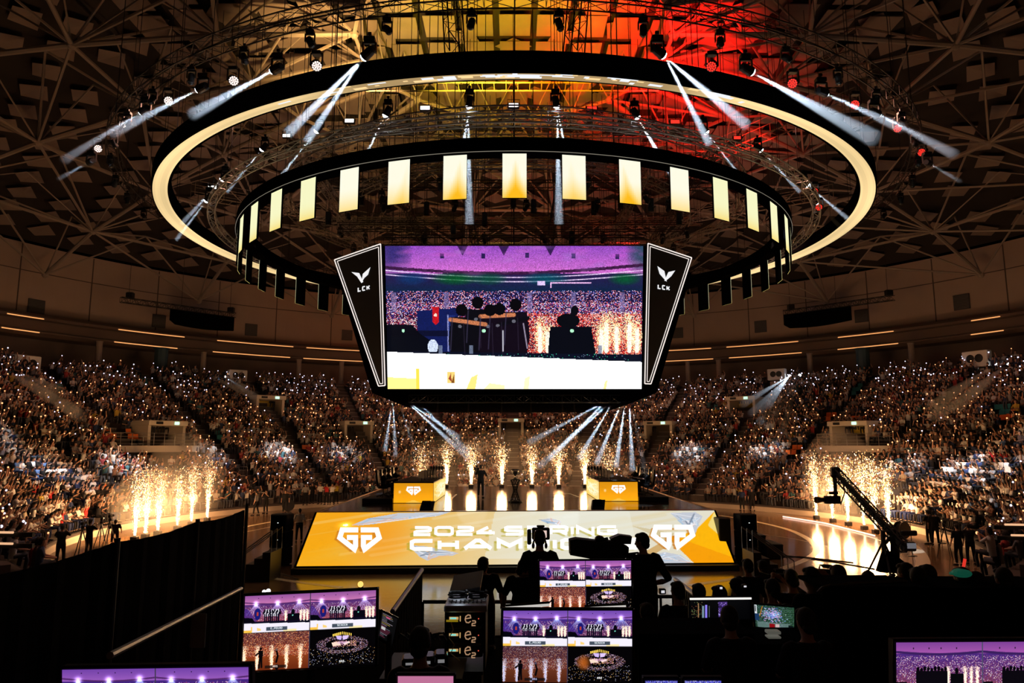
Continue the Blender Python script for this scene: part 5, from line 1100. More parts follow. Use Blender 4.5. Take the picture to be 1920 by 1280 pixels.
# ------------------------------------------------------------------ the crowd: seats, spectators
def lowtube(pts, rad, n, role, V_, F_, C_, cap=True):
    mb = MB(); mb.tube(pts, rad, n, cap=False); o = len(V_)
    V_ += mb.v; F_ += [tuple(i+o for i in f) for f in mb.f]; C_ += [role]*len(mb.f)
def lowperson(kind):
    V_, F_, C_ = [], [], []
    lowtube([(0, 0, .40), (0, 0, .60), (0, .02, .85), (0, .03, .98), (0, .03, 1.04)], [(.16, .12), (.15, .11), (.18, .12), (.13, .09), (.03, .03)], 8, 2, V_, F_, C_)
    lowtube([(0, .04, 1.0), (0, .05, 1.07), (0, .06, 1.15), (0, .06, 1.20)], [.05, .07, .078, .075], 8, 1, V_, F_, C_)
    lowtube([(0, -.02, 1.04), (0, .0, 1.13), (0, .03, 1.22), (0, .03, 1.29), (0, .03, 1.31)], [.05, .088, .088, .05, .004], 8, 0, V_, F_, C_)
    for s in (-1, 1):
        lowtube([(.09*s, .02, .46), (.12*s, .40, .50), (.13*s, .42, .30), (.13*s, .38, .02)], [.085, .07, .055, .04], 5, 3, V_, F_, C_)
        S_ = (.19*s, .02, .94)
        if kind == 0: A = [S_, (.24*s, .12, .72), (.10*s, .36, .66)]
        elif kind == 1: A = [S_, (.26*s, .20, .98), (.14*s, .26, 1.28)] if s > 0 else [S_, (.24*s, .12, .72), (.10*s, .36, .66)]
        elif kind == 2: A = [S_, (.28*s, .12, 1.16), (.20*s, .16, 1.46)]
        elif kind == 3: A = [S_, (.25*s, .18, .82), (.05*s, .34, 1.02)]
        else: A = [S_, (.26*s, .16, 1.12), (.16*s, .20, 1.38)] if s < 0 else [S_, (.25*s, .16, .80), (.08*s, .30, .95)]
        lowtube([A[0], A[1]], [.06, .045], 5, 2, V_, F_, C_); lowtube([A[1], A[2], tuple(A[2][i]+(A[2][i]-A[1][i])*.35 for i in range(3))], [.04, .033, .03], 5, 1, V_, F_, C_)
    return np.array([tuple(v) for v in V_]), np.array(F_), np.array(C_)
PH = {1: (.14, .27, 1.42), 2: (.20, .17, 1.60), 4: (-.16, .21, 1.52), 3: (0, .40, 1.06)}
LOW = [lowperson(k_) for k_ in range(5)]
SEATS = []
for i in range(NR):
    r_ = R0+DR*i+.36; z_ = Z0+DZ*i; da = .47/r_*180/PI; n_ = int(2*138/da)
    for j in range(n_):
        a = -138+da*(j+.5)+random.uniform(-.04, .04)/r_*57
        arc = abs(((a+6.65) % 13.3)-6.65)*PI/180*r_
        if arc < .66: continue
        bad = False
        for ga, gr, gw in GAPS:
            if -2.0 < r_-gr < 1.2 and abs(a-ga)*PI/180*r_ < gw: bad = True; break
        if bad: continue
        p = pol(r_, a, z_); x, y, d = pix(p)
        if not (-260 < x < 2180 and d > 5): continue
        SEATS.append((i, a, p, x, y, d))
def visible(x, y): 
    if x < 455: return y < 1052-(x/455)*85 and x > 8
    if x > 1420: return y < 1035+max(0, (1760-x))*.0
    return True
cand = sorted([s for s in SEATS if visible(s[3], s[4]+2) and 6 < s[3] < 1914 and not (575 < s[3] < 1360 and s[4] > 940)], key=lambda s: s[5])
# empty seats, orange and teal
empt = []
for px, py, c, n_ in ((215, 826, 'orange', 6), (252, 827, 'orange', 5), (345, 790, 'orange', 3), (385, 826, 'orange', 3), (195, 918, 'orange', 3), (212, 962, 'orange', 2), (575, 845, 'orange', 2), (1565, 788, 'orange', 3), (1610, 790, 'orange', 4), (1500, 850, 'orange', 4), (1440, 842, 'orange', 3), (1895, 790, 'orange', 4), (1640, 905, 'orange', 2), (1325, 832, 'orange', 3),
                       (405, 824, 'teal', 3), (275, 715, 'teal', 4), (545, 770, 'teal', 4), (1615, 735, 'teal', 5), (1500, 765, 'teal', 3), (1880, 775, 'teal', 5), (1345, 770, 'teal', 4), (1700, 760, 'teal', 3), (820, 755, 'teal', 2), (640, 750, 'teal', 3)):
    near = sorted(range(len(SEATS)), key=lambda q: (SEATS[q][3]-px)**2+((SEATS[q][4]-8-py)*2.2)**2)[:n_]; empt += [(q, c) for q in near]
ei = {q: c for q, c in empt}
def chair_tpl(c, col):
    r_ = empty('stadium_seat'); m_ = mat('seat_'+c, col, .5)
    m = MB(); m.bbox((0, .05, .42), (.44, .40, .05), .02); m.build('seat', m_, r_); m = MB(); m.prism([(-.22, -.17, .42), (.22, -.17, .42), (.22, -.24, .80), (-.22, -.24, .80)], (0, -.035, 0)); m.build('backrest', m_, r_)
    m = MB(); m.bbox((0, .0, .20), (.08, .3, .40), .01); m.build('bracket', DARKM, r_); return r_
CT = {'orange': chair_tpl('orange', (.75, .16, .02)), 'teal': chair_tpl('teal', (.01, .18, .20))}; cu = set()
def zone(a, i):
    sd = 'left' if a < -8 else 'right' if a > 8 else 'middle'
    return sd
ORD = ['first', 'second', 'third', 'fourth', 'fifth', 'sixth', 'seventh', 'eighth', 'ninth', 'tenth', 'eleventh', 'twelfth', 'thirteenth', 'fourteenth', 'fifteenth', 'sixteenth', 'seventeenth', 'eighteenth', 'nineteenth', 'twentieth', 'twenty-first', 'twenty-second', 'twenty-third', 'twenty-fourth', 'twenty-fifth', 'twenty-sixth', 'twenty-seventh', 'twenty-eighth']
for q, c in ei.items():
    i, a, p, x, y, d = SEATS[q]; r_ = CT[c] if c not in cu else copy_tree(CT[c]); cu.add(c); r_.location = p-Vector((0, 0, 0)); r_.rotation_euler = (0, 0, PI-math.radians(a))
    tag(r_, f'empty {c} plastic seat, {zone(a, i)} stand, {ORD[i]} row', 'seat', f'empty {c} seats in the {zone(a, i)} stand')
indset = {}
candi = [s for s in cand]
keyset = {id(s): k_ for k_, s in enumerate(SEATS)}
inds = []
for s in candi:
    k_ = keyset[id(s)]
    if k_ in ei: continue
    inds.append(k_)
    if len(inds) == 300: break
INDS = set(inds)
# individual spectators (the 300 that show largest)
POSES = {'hands in lap': dict(), 'phone raised': dict(elR=(.26, .20, .98), wrR=(.14, .26, 1.28)), 'both arms raised': dict(elL=(-.28, .12, 1.16), wrL=(-.20, .16, 1.44), elR=(.28, .12, 1.16), wrR=(.20, .16, 1.44)),
         'clapping': dict(elL=(-.25, .16, .80), wrL=(-.06, .33, .94), elR=(.25, .16, .80), wrR=(.06, .33, .94)), 'phone overhead': dict(elL=(-.26, .16, 1.1), wrL=(-.16, .20, 1.36), elR=(.25, .14, .78), wrR=(.10, .33, .7))}
PN = list(POSES); TP = {}
combos = [('white', 0), ('white', 3), ('white', 1), ('black', 0), ('black', 1), ('black', 2), ('grey', 3), ('grey', 4), ('navy', 0), ('cream', 1), ('red', 2), ('brown', 3), ('blue', 4), ('black', 3), ('yellow', 0), ('white', 2)]
base = {}
for c, k_ in combos:
    if k_ not in base:
        r_ = make_person(sit(lh=(k_ in (1, 3)), **POSES[PN[k_]]), c, 'black' if k_ % 2 else 'navy', voxel=.034, hands=False); base[k_] = r_; TP[(c, k_)] = r_
    else:
        r_ = copy_tree(base[k_]); TP[(c, k_)] = r_
        for ch in r_.children:
            if ch.name.startswith('shirt'): ch.data = ch.data.copy(); ch.data.materials[0] = fab(c, FABC[c])
used = set(); wts = [3, 3, 2, 3, 3, 1, 1.5, 1.5, 1.5, 1.5, .6, 1.2, .7, 2, .3, 1]
PHM = mat('phone_body', (.02, .02, .02), .3); PHW = mat('phone_light_warm', (.5, .5, .5), .3, emit=(1, .42, .17), estr=2.0, samp='NONE'); PHB = mat('phone_light_white', (.5, .5, .5), .3, emit=(.76, .74, 1), estr=2.2, samp='NONE')
ph = MB(); ph.bbox((0, 0, 0), (.075, .01, .15), .004); ph.mi = 1; ph.ell((0, .012, .04), (.032, .014, .032), 6, 4); PT = ph.build('phone', [PHM, PHW]); PTB = None; phn = 0
for t_, k_ in enumerate(inds):
    i, a, p, x, y, d = SEATS[k_]; cb = random.choices(combos, wts)[0]
    if cb not in used: r_ = TP[cb]; used.add(cb)
    else: r_ = copy_tree(TP[cb])
    rz = PI-math.radians(a); r_.location = p; r_.rotation_euler = (0, 0, rz+random.uniform(-.25, .25)); s = random.uniform(.92, 1.06); r_.scale = (s, s, s)
    z_ = zone(a, i); tag(r_, f'spectator in {cb[0]} top, {PN[cb[1]]}, {z_} stand, {ORD[i]} row', 'person', f'spectators in the nearer rows of the {z_} stand')
    if cb[1] in PH and (cb[1] != 3):
        o = PT if phn == 0 else PT.copy()
        if phn: C.objects.link(o)
        phn += 1; o.location = p+Matrix.Rotation(r_.rotation_euler.z, 3, 'Z') @ (Vector(PH[cb[1]])*s+Vector((0, .05, .03))); o.rotation_euler = (0, 0, rz)
        tag(o, f'lit phone held up by a spectator, {z_} stand, {ORD[i]} row', 'phone', f'lit phones in the nearer rows of the {z_} stand')
for cb, r_ in TP.items():
    if cb not in used:
        for ch in list(r_.children): bpy.data.objects.remove(ch)
        bpy.data.objects.remove(r_)
# everyone else: one uncounted crowd, with one set of phone lights
VV, FF, CC = [], [], []; PV = {0: [], 1: []}; off = 0
SH = np.array([(.60, .58, .56), (.012, .012, .015), (.03, .05, .12), (.16, .15, .15), (.45, .40, .34), (.30, .03, .03), (.10, .06, .05), (.30, .20, .18), (.45, .32, .04), (.04, .12, .14)])
SK = np.array([(.50, .27, .17), (.42, .23, .15), (.34, .19, .13)])
for k_, (i, a, p, x, y, d) in enumerate(SEATS):
    if k_ in INDS or k_ in ei: continue
    up = i/NR
    if random.random() < .05+(.22 if i > 24 else 0): continue
    kd = random.choices((0, 1, 2, 3, 4), (3, 3.2, .8, 2, 1.6))[0]; v, f, c = LOW[kd]
    th = PI-math.radians(a)+random.uniform(-.3, .3); ct, st_ = math.cos(th), math.sin(th); s = random.uniform(.96, 1.12)
    stn = .35 if random.random() < .10 else 0
    R = np.array([[ct, -st_, 0], [st_, ct, 0], [0, 0, 1]]); VV.append((v*s) @ R.T+np.array(p)+np.array([0, 0, stn])); FF.append(f+off); off += len(v)
    pw_ = 4.5 if (7 <= i <= 13) else 1.8
    shc = SH[random.choices(range(10), (pw_, 3.2, 1.2, 1.3, 1.2, .5, .9, .6, .18, .4))[0]]*random.uniform(.8, 1.1)
    pal = np.stack([np.array((.012, .009, .008)), SK[random.randrange(3)], shc, np.array((.02, .022, .03))*random.uniform(.5, 3)]); CC.append(pal[c])
    if kd in PH and random.random() < .60:
        q = (np.array(PH[kd])*s) @ R.T+np.array(p)+np.array([0, 0, stn]); cold = random.random() < (.85 if i >= 20 else .18 if i > 6 else .4); PV[1 if cold else 0].append((q, th, d))
o = npmesh('spectator_crowd', np.concatenate(VV), np.concatenate(FF), colmat('crowd_clothes', rough=.85), np.concatenate(CC)); tag(o, 'dense seated crowd of spectators filling the bowl beyond the nearest rows', 'crowd', None, 'stuff')
for c_ in (0, 1):
    pm = MB(); pm.ell((0, 0, 0), (.5, .5, .5), 6, 4); tv = np.array(pm.v); tf = [f if len(f) == 4 else (f[0], f[1], f[2], f[2]) for f in pm.f]
    tris = [];
    for f in pm.f: tris += [(f[0], f[1], f[2])]+([(f[0], f[2], f[3])] if len(f) == 4 else [])
    tris = np.array(tris); vs = []; fs = []; o_ = 0
    for q, th, d in PV[c_]: s = (.085+.05*random.random()**3)*(.72+d/200); vs.append(tv*s+q); fs.append(tris+o_); o_ += len(tv)
    o = npmesh('phone_lights', np.concatenate(vs), np.concatenate(fs), (PHW, PHB)[c_]); tag(o, ['countless warm orange phone torches glowing all over the crowd', 'countless cold white phone torches glowing in the upper rows'][c_], 'phone light', None, 'stuff')
# tubular barrier gates at the foot of the stands and a few hand-held signs
for s, base_ in ((-1, (-96, -90, -84, -79)), (1, (79, 84, 90, 96))):
    pass
for k_, (px, py) in enumerate(((432, 905), (444, 893), (456, 880), (466, 868), (1398, 900), (1412, 912), (1425, 922), (1440, 933), (1448, 918), (1462, 905))):
    p = VC(px, py, R0+1.2+(k_ % 4)*1.6, True); sd = 'left' if px < 960 else 'right'; a = math.atan2(p.x-CEN.x, p.y-CEN.y); zf = Z0+DZ*(k_ % 4)*2
    r_ = empty('barrier_gate', (p.x, p.y, zf), -a+PI/2, f'tubular steel barrier in the lower {sd} stand aisle, {ORD[k_ if k_ < 4 else k_-4]} one', 'barrier', f'tubular barriers in the lower {sd} stand')
    m = MB(); m.tube([(-.6, 0, 0), (-.6, 0, 1.05), (-.52, 0, 1.12), (.52, 0, 1.12), (.6, 0, 1.05), (.6, 0, 0)], .03, 6); m.build('frame', RAILM, r_)
    for q in (-.3, 0, .3): m = MB(); m.tube([(q, 0, .2), (q, 0, 1.1)], .015, 5); m.build('bar', RAILM, r_)
    m = MB(); m.tube([(-.6, 0, .2), (.6, 0, .2)], .02, 5); m.build('bottom_bar', RAILM, r_)
for k_, (px, py, r_, w_, lab) in enumerate(((68, 907, 27.5, .6, 'left, nearest the frame edge'), (93, 927, 26.5, 1.3, 'left, wide and wrinkled'), (135, 767, 37, .5, 'high in the left stand'), (195, 862, 30, .5, 'left, above the fountains'), (410, 922, 26, .5, 'left, beside the last fountain'), (1200, 815, 33, .5, 'right of the stage'), (1890, 880, 28, .6, 'near the right frame edge'), (6, 840, 31, .5, 'at the left frame edge'))):
    p = VC(px, py, r_, True); a = math.atan2(p.x-CEN.x, p.y-CEN.y); R = Matrix.Rotation(-a, 3, 'Z'); m = MB(); n_ = 6; w2 = w_; P = [p+R @ Vector((w2*(i/n_-.5), .02*math.sin(i*1.7), .02*math.cos(i*2))) for i in range(n_+1)]
    m.add([q+Vector((0, 0, .17)) for q in P]+[q-Vector((0, 0, .17)) for q in P], [(i, i+1, n_+2+i, n_+1+i) for i in range(n_)]); o = m.build('placard', WPL); so_ = o.modifiers.new('s', 'SOLIDIFY'); so_.thickness = .01; tag(o, f'white sign held up in the crowd, {lab}', 'sign', 'white signs in the crowd')
print('SEATS', len(SEATS), 'ind maxdist', SEATS[inds[-1]][5], phn)
# ------------------------------------------------------------------ people and gear on the court and stage
def gp(px, py, z=0): return VZ(px, py, z)
def cam_prop(name='broadcast_camera', label='', loc=(0, 0, 0), rz=0, k=1.0, tilt=0):
    r_ = empty(name, loc, rz, label, 'camera'); r_.rotation_euler = (tilt, 0, rz)
    m = MB(); m.bbox((0, 0, 0), (.14*k, .36*k, .18*k), .02); m.build('body', RUBBER, r_); m = MB(); m.lathe([(.055*k, .18*k), (.05*k, .26*k), (.075*k, .36*k), (.08*k, .42*k)], (0, 0, 0), 14, Matrix.Rotation(-PI/2, 3, 'X')); m.build('lens', GLOSSB, r_)
    m = MB(); m.bbox((-.05*k, -.02, .16*k), (.07*k, .2*k, .07*k), .01); m.build('viewfinder', RUBBER, r_); m = MB(); m.tube([(0, .14*k, .09*k), (0, .12*k, .16*k), (0, -.1*k, .16*k), (0, -.14*k, .09*k)], .012, 5); m.build('handle', BLACK, r_); return r_
# roaming camera operator on the stage
p = gp(901, 933, ZS); o = make_person(stand(1.76, step=.06, look=(-.5, 1, -.05), elL=(-.30, .16, 1.22), wrL=(-.16, .36, 1.22), elR=(.34, -.02, 1.14), wrR=(.16, .28, 1.30)), 'black', 'black', .016)
put(o, p, -.15, 'camera operator in black standing on the stage, seen from behind, camera at shoulder', 'person'); cam_prop('shoulder_camera', 'camera carried at chest height by the operator on stage', p+Vector((-.20, .34, 1.50)), .3)
# left jib operator on a riser and the left jib
p = gp(647, 938, .4); o = make_person(stand(1.78, elL=(-.3, .2, 1.16), wrL=(-.2, .42, 1.25), elR=(.3, .2, 1.16), wrR=(.15, .42, 1.25)), 'black', 'black', .02, False); put(o, p, 1.2, 'crew member in black working the crane left of the stage', 'person')
jb = empty('camera_crane', p+Vector((-.6, -.1, -.35)), 0, 'long thin dark camera crane reaching up to the right, left of the stage', 'camera crane')
q0 = V(565, 915, p.y)-jb.location; q1 = V(690, 838, p.y-3)-jb.location; m = MB(); trussmb(m, lin(q0, q1, 22), .16, r=.02, rb=.01); m.build('boom', TRB, jb)
m = MB(); c_ = q0.lerp(q1, .35)
for an in (0, 2.1, 4.2): m.tube([c_, (c_.x+.6*math.cos(an), c_.y+.6*math.sin(an), -p.z+.35)], .03, 5)
m.build('tripod', BLACK, jb); m = MB(); m.bbox(q0, (.5, .4, .4), .04); m.build('counterweight', BLACK, jb)
# right jib
base = gp(1668, 1078); jr = empty('camera_crane', base, 0, 'big black camera crane with boom rising to the upper left, right of the stage', 'camera crane')
B0 = V(1700, 1030, base.y-.5)-base; B1 = V(1566, 885, base.y+2.2)-base; piv = V(1655, 995, base.y)-base
m = MB(); P = lin(B0, B1, 16); trussmb(m, P, .30, .34, r=.035, rb=.02); m.tube([B0, B0.lerp(B1, .5), B1], [.17, .14, .10], 6); m.build('boom', BLACK, jr)
m = MB(); m.tube([P[5]+Vector((0, 0, .25)), P[15]+Vector((0, 0, .1))], .02, 5); m.tube([P[2], P[9]+Vector((.3, 0, .35)), P[15]], .014, 4); m.build('support_cable', BLACK, jr)
m = MB(); hd = B1+Vector((-.05, 0, -.1)); m.bbox(B1+Vector((0, 0, .02)), (.36, .3, .42), .06); m.tube([hd, hd+Vector((.02, 0, -.45)), hd+Vector((.0, 0, -.95))], [.10, .08, .07], 7); m.tube([hd+Vector((.3, 0, -.2)), hd+Vector((.42, 0, -.7)), hd+Vector((.2, 0, -1.25)), hd+Vector((.1, 0, -.9))], .03, 5); m.build('remote_head', BLACK, jr)
cam_prop('crane_camera', 'remote camera hanging under the tip of the right crane', base+hd+Vector((-.15, 0, -1.05)), PI/2+.15, 1.8)
m = MB(); m.tube([piv, (piv.x, piv.y, .9)], .09, 8); m.build('column', BLACK, jr)
for an in (.3, 2.4, 4.5): m = MB(); m.tube([(piv.x, piv.y, 1.3), (piv.x+.65*math.cos(an), piv.y+.65*math.sin(an), .05)], .04, 6); m.ell((piv.x+.65*math.cos(an), piv.y+.65*math.sin(an), .07), (.08, .08, .07), 8, 6); m.build('leg', BLACK, jr)
m = MB(); m.prism([(piv.x-.35, piv.y-.3, .15), (piv.x+.75, piv.y-.3, .1), (piv.x+.6, piv.y-.3, .55), (piv.x+.1, piv.y-.3, .95), (piv.x-.05, piv.y-.3, .9)], (0, .4, 0)); m.build('cable_bag', CLOTH, jr)
m = MB(); m.bbox(B0+Vector((.1, 0, .12)), (.42, .3, .34), .03); m.bbox(B0+Vector((.1, -.05, .62)), (.62, .12, .2), .03); m.build('control_monitor', BLACK, jr); m = MB(); q = B0+Vector((.12, -.16, .16)); m.box(q, (.34, .02, .2)); m.build('control_screen', mat('dim_screen', (.1, .1, .1), .3, emit=(.5, .5, .55), estr=.25, samp='NONE'), jr)
o = make_person(stand(1.80, look=(-.6, 1, 0), elL=(-.30, .12, 1.2), wrL=(-.22, .36, 1.2), elR=(.30, .12, 1.2), wrR=(.12, .36, 1.25)), 'black', 'black', .016); put(o, gp(1684, 1080)+Vector((.0, .1, 0)), .2, 'crane operator in black standing behind the right crane controls', 'person')
def bystander(px, py, sh, lab, rz=0, z=0, k=1.72, pose=None, tr='black', vox=.03, lh=False):
    o = make_person(stand(k, lh=lh, **(pose or {})), sh, tr, vox, False); put(o, gp(px, py, z), rz, lab, 'person'); return o
cross = dict(elL=(-.27, .08, 1.14), wrL=(.02, .22, 1.16), elR=(.27, .08, 1.14), wrR=(-.02, .22, 1.14)); photo = dict(elL=(-.28, .16, 1.24), wrL=(-.08, .28, 1.46), elR=(.28, .16, 1.24), wrR=(.08, .28, 1.46))
bystander(1744, 1020, 'black', 'person in black standing at the right kerb with folded arms, left of a pair', .4, pose=cross); bystander(1755, 1022, 'black', 'person in black standing at the right kerb, right of a pair', -.5)
bystander(1411, 957, 'black', 'person in black at the kerb right of the stage, leftmost of three', 2.8); bystander(1424, 956, 'black', 'person in black at the kerb right of the stage, long hair, middle of three', 3.3, lh=True); bystander(1392, 957, 'navy', 'person in navy at the kerb right of the stage, nearest the stage', 2.5)
bystander(1314, 944, 'black', 'crew member in black behind the right rear of the stage', 2.6, pose=photo); bystander(1311, 940, 'black', 'second crew member close behind the right rear of the stage', 3.3)
bystander(534, 962, 'black', 'person in black standing on the court left of the stage, right one', 3.4); bystander(498, 962, 'black', 'person in black standing on the court left of the stage, arms raised', 2.9, pose=photo); bystander(480, 966, 'grey', 'person in grey walking at the kerb left of the stage', 1.5, pose=dict(step=.15))
bystander(560, 1016+0, 'white', 'person in pale shirt standing in shadow beside the left speaker stack', .3); 
for k_, (x, y, s_) in enumerate(((600, 945, 'white'), (612, 946, 'red'), (585, 944, 'black'), (630, 944, 'yellow'), (572, 947, 'grey'), (622, 946, 'white'))): bystander(x, y, s_, f'standing onlooker in {s_} at the front rail left of the stage, {ORD[k_]} counted', PI+random.uniform(-.4, .4), z=.4, k=1.66, pose=photo if k_ % 2 else None, lh=True)
bystander(111, 1062, 'black', 'silhouetted person in black standing before the left crowd, leftmost one', .3, pose=photo); bystander(164, 1046, 'black', 'silhouetted camera operator beside a tripod before the left crowd', -.3, pose=photo)
bystander(1880, 1062, 'black', 'dark figure standing at the right edge before the crowd, right one', .2, pose=cross); bystander(1800, 1060, 'black', 'dark figure standing before the right crowd beside a tall tripod', .1); bystander(1822, 1058, 'black', 'dark figure standing before the right crowd, middle of three', -.4, pose=photo)
o = make_person(stand(1.2, step=0), 'black', 'black', .03, False); put(o, gp(214, 1020), .3, 'small crouching figure in black left of the left fountains', 'person')
for x, y, lab in ((150, 1050, 'second from the left'), (186, 1038, 'with crossed legs at left'), (202, 1030, 'nearest the left fountains'), (1775, 1045, 'before the right crowd')):
    p = gp(x, y); r_ = empty('tripod', p, random.random(), f'black camera tripod standing on the court, {lab}', 'tripod', 'tripods on the court')
    for an in (0, 2.1, 4.2): m = MB(); m.tube([(0, 0, 1.35), (.38*math.cos(an), .38*math.sin(an), 0)], .022, 5); m.build('leg', BLACK, r_)
    m = MB(); m.bbox((0, 0, 1.42), (.12, .14, .14), .02); m.build('head', BLACK, r_); cam_prop('video_camera', f'small video camera on the tripod {lab}', p+Vector((0, 0, 1.58)), random.uniform(-.6, .6), .8)
for k_, (x, y) in enumerate(((1708, 1000), (1711, 1042), (1766, 1018))):
    p = gp(x, y); r_ = empty('barrier_post', p, 0, f'slim black stand on the right of the court, {ORD[k_]} from the crane', 'stand', 'slim stands on the right of the court'); m = MB(); m.lathe([(.2, 0), (.2, .02), (.02, .04), (.02, 1.15)], (0, 0, 0), 10); m.build('pole', BLACK, r_)
for x, y, lab in ((540, 958, 'left'), (1692, 1009, 'right')):
    p = gp(x, y); r_ = empty('cable_drum', p, .4, f'round cable drum standing on the court on the {lab} side', 'cable drum'); m = MB(); M_ = Matrix.Rotation(PI/2, 3, 'X')
    m.lathe([(.45, -.2), (.45, -.17), (.2, -.16), (.2, .16), (.45, .17), (.45, .2)], (0, 0, .45), 18, M_); m.build('reel', DARKM, r_); m = MB(); m.lathe([(.22, -.15), (.33, -.14), (.33, .14), (.22, .15)], (0, 0, .45), 18, M_); m.build('cable', RUBBER, r_)
# cables lying on the floor
for P, lab in (([(1290, 1040), (1480, 1042), (1560, 1052), (1640, 1066)], 'black cable snaking over the glossy court towards the crane'), ([(1430, 1045), (1500, 1043), (1600, 1054)], 'thin cable from the right riser across the court'), ([(470, 1060), (520, 1072), (560, 1086)], 'black cable on the floor by the left speaker stack')):
    m = MB(); m.tube([VZ(x, y, .015) for x, y in P], .02, 5); tag(m.build('floor_cable', RUBBER), lab, 'cable')
# ------------------------------------------------------------------ production platform in front of the camera
ZP = 2.05
m = MB(); m.box((1.0, 7.0, ZP-.1), (9.0, 9.6, .2)); o = m.build('trim_platform', CLOTH); struct(o)
m = MB(); m.box((1.0, 11.7, ZP/2-.1), (9.0, .1, ZP-.2)); o = m.build('trim_platform_front', CLOTH); struct(o)
# black drape fence on the left
a, b = V(-60, 1084, 3.75), V(456, 956, 9.0)
fz = a.z
m = MB(); n = 46; top, bot = [], []
for i in range(n+1):
    t = i/n; y = 3.5+(9.0-3.5)*t; x = a.x+(b.x-a.x)*((y-a.y)/(b.y-a.y)); f_ = .007*math.sin(i*2.3)+.004*math.sin(i*5.1)
    sag = -.03*math.sin(PI*((y-7.2)/1.8 % 1.0)) if y > 7.2 else -.03*math.sin(PI*((y-5.4)/1.8 % 1.0))
    fz = a.z+(b.z-a.z)*((y-a.y)/(b.y-a.y)); top.append((x+f_, y, fz+sag)); bot.append((x+f_*2, y, ZP-1.9))
N_ = n+1; m.add(top+bot, [(i, i+1, N_+i+1, N_+i) for i in range(n)]); o = m.build('drape', CLOTH); so_ = o.modifiers.new('s', 'SOLIDIFY'); so_.thickness = .02; tag(o, 'long black cloth drape fence running away along the left side', 'drape')
for y, px_, ty, lab in ((9.05, 458, 944, 'far end'), (7.2, 352, 963, 'middle'), (5.4, 200, 1010, 'nearest')):
    x = a.x+(b.x-a.x)*((y-a.y)/(b.y-a.y)); fz = a.z+(b.z-a.z)*((y-a.y)/(b.y-a.y)); m = MB(); m.tube([(x+.03, y, ZP-1.9), (x+.03, y, fz+(.08 if y > 9 else .03))], .022, 8); tag(m.build('fence_post', BLACK), f'black upright post of the drape fence, {lab}', 'post', 'posts of the drape fence')
m = MB(); q0, q1 = V(356, 1152, 6.3), V(452, 1103, 8.6); m.tube([q0+(q0-q1)*.8, q0, q1], .022, 8); r_ = m.build('handrail', GREY); tag(r_, 'grey metal handrail running along the black drape at left', 'rail')
m = MB(); q = V(369, 1150, 6.5); m.box(q+Vector((.02, 0, -.14)), (.13, .006, .28)); tag(m.build('paper_notice', mat('dim_paper', (.5, .53, .58), .8)), 'small grey paper sheet hanging from the left handrail', 'notice')
# stair railings towards the court
def stair_rail(p0, p1, lab):
    p0, p1 = Vector(p0), Vector(p1); r_ = empty('stair_railing', p0, 0, lab, 'railing'); d = p1-p0; m = MB(); m.tube([(0, 0, 0), d], .035, 8); m.build('handrail', GREY, r_)
    n = 12
    for i in range(n+1): q = d*(i/n); m = MB(); m.tube([q, (q.x, q.y, q.z-.95)], .014, 5); m.build('baluster', BLACK, r_)
    m = MB(); m.tube([(0, 0, -.9), (d.x, d.y, d.z-.9)], .02, 6); m.build('bottom_rail', BLACK, r_)
    m = MB(); m.add([(0, .02, -.04), (d.x, d.y+.02, d.z-.04), (d.x, d.y+.02, d.z-.92), (0, .02, -.92)], [(0, 1, 2, 3)]); o = m.build('infill_panel', CLOTH, r_); so_ = o.modifiers.new('s', 'SOLIDIFY'); so_.thickness = .01
stair_rail(V(736, 1146, 10.0), V(791, 1068, 12.3), 'black barred stair railing with grey sloping handrail, left centre'); stair_rail(V(1312, 1122, 10.2), V(1266, 1086, 12.2), 'stair railing with pale sloping handrail, right centre')
def hrail(x0, x1, y, Y_, lab):
    q0, q1 = V(x0, y, Y_), V(x1, y, Y_); r_ = empty('guard_rail', q0, 0, lab, 'railing'); m = MB(); m.tube([(0, 0, 0), q1-q0], .028, 8); m.build('top_rail', DARKM, r_); m = MB(); m.tube([(0, 0, -.5), q1-q0-Vector((0, 0, .5))], .02, 6); m.build('mid_rail', DARKM, r_)
    n = max(2, int((q1-q0).length/.8))
    for i in range(n+1): q = (q1-q0)*(i/n); m = MB(); m.tube([q, (q.x, q.y, q.z-.95)], .02, 6); m.build('post', BLACK, r_)
hrail(793, 985, 1128, 11.3, 'dark horizontal guard rail at the platform edge behind the rack'); hrail(1215, 1262, 1118, 11.5, 'short guard rail right of the two camera operators')
# two camera operators
o = make_person(stand(1.78, look=(-.05, 1, -.1), elL=(-.30, .12, 1.16), wrL=(-.16, .34, 1.10), elR=(.30, .12, 1.16), wrR=(.16, .34, 1.10), lean=.05), 'black', 'black', .013); p = V(1012, 1022, 10.4); put(o, (p.x, p.y, ZP), 0, 'camera operator in black seen from behind with headset, left of the broadcast camera', 'person')
hs = empty('headset', (p.x, p.y+.04, p.z), 0, 'black headset worn by the left camera operator', 'headset'); m = MB(); m.tube([(.088*math.cos(t), 0, .12*math.sin(t)+.01) for t in [PI*i/10 for i in range(11)]], .012, 6); m.build('headband', BLACK, hs)
for s in (-1, 1): m = MB(); m.ell((s*.09, 0, -.01), (.022, .038, .042), 10, 8); m.build('ear_cup', BLACK, hs)
p2 = V(1014, 1000, 10.9); r_ = empty('viewfinder_monitor', p2, 0, 'small camera monitor glowing above the left operator head', 'monitor'); m = MB(); m.bbox((0, 0, 0), (.26, .10, .17), .015); m.bbox((-.17, .02, -.05), (.06, .08, .22), .015); m.bbox((0, .05, .10), (.12, .05, .03), .01); m.build('housing', BLACK, r_)
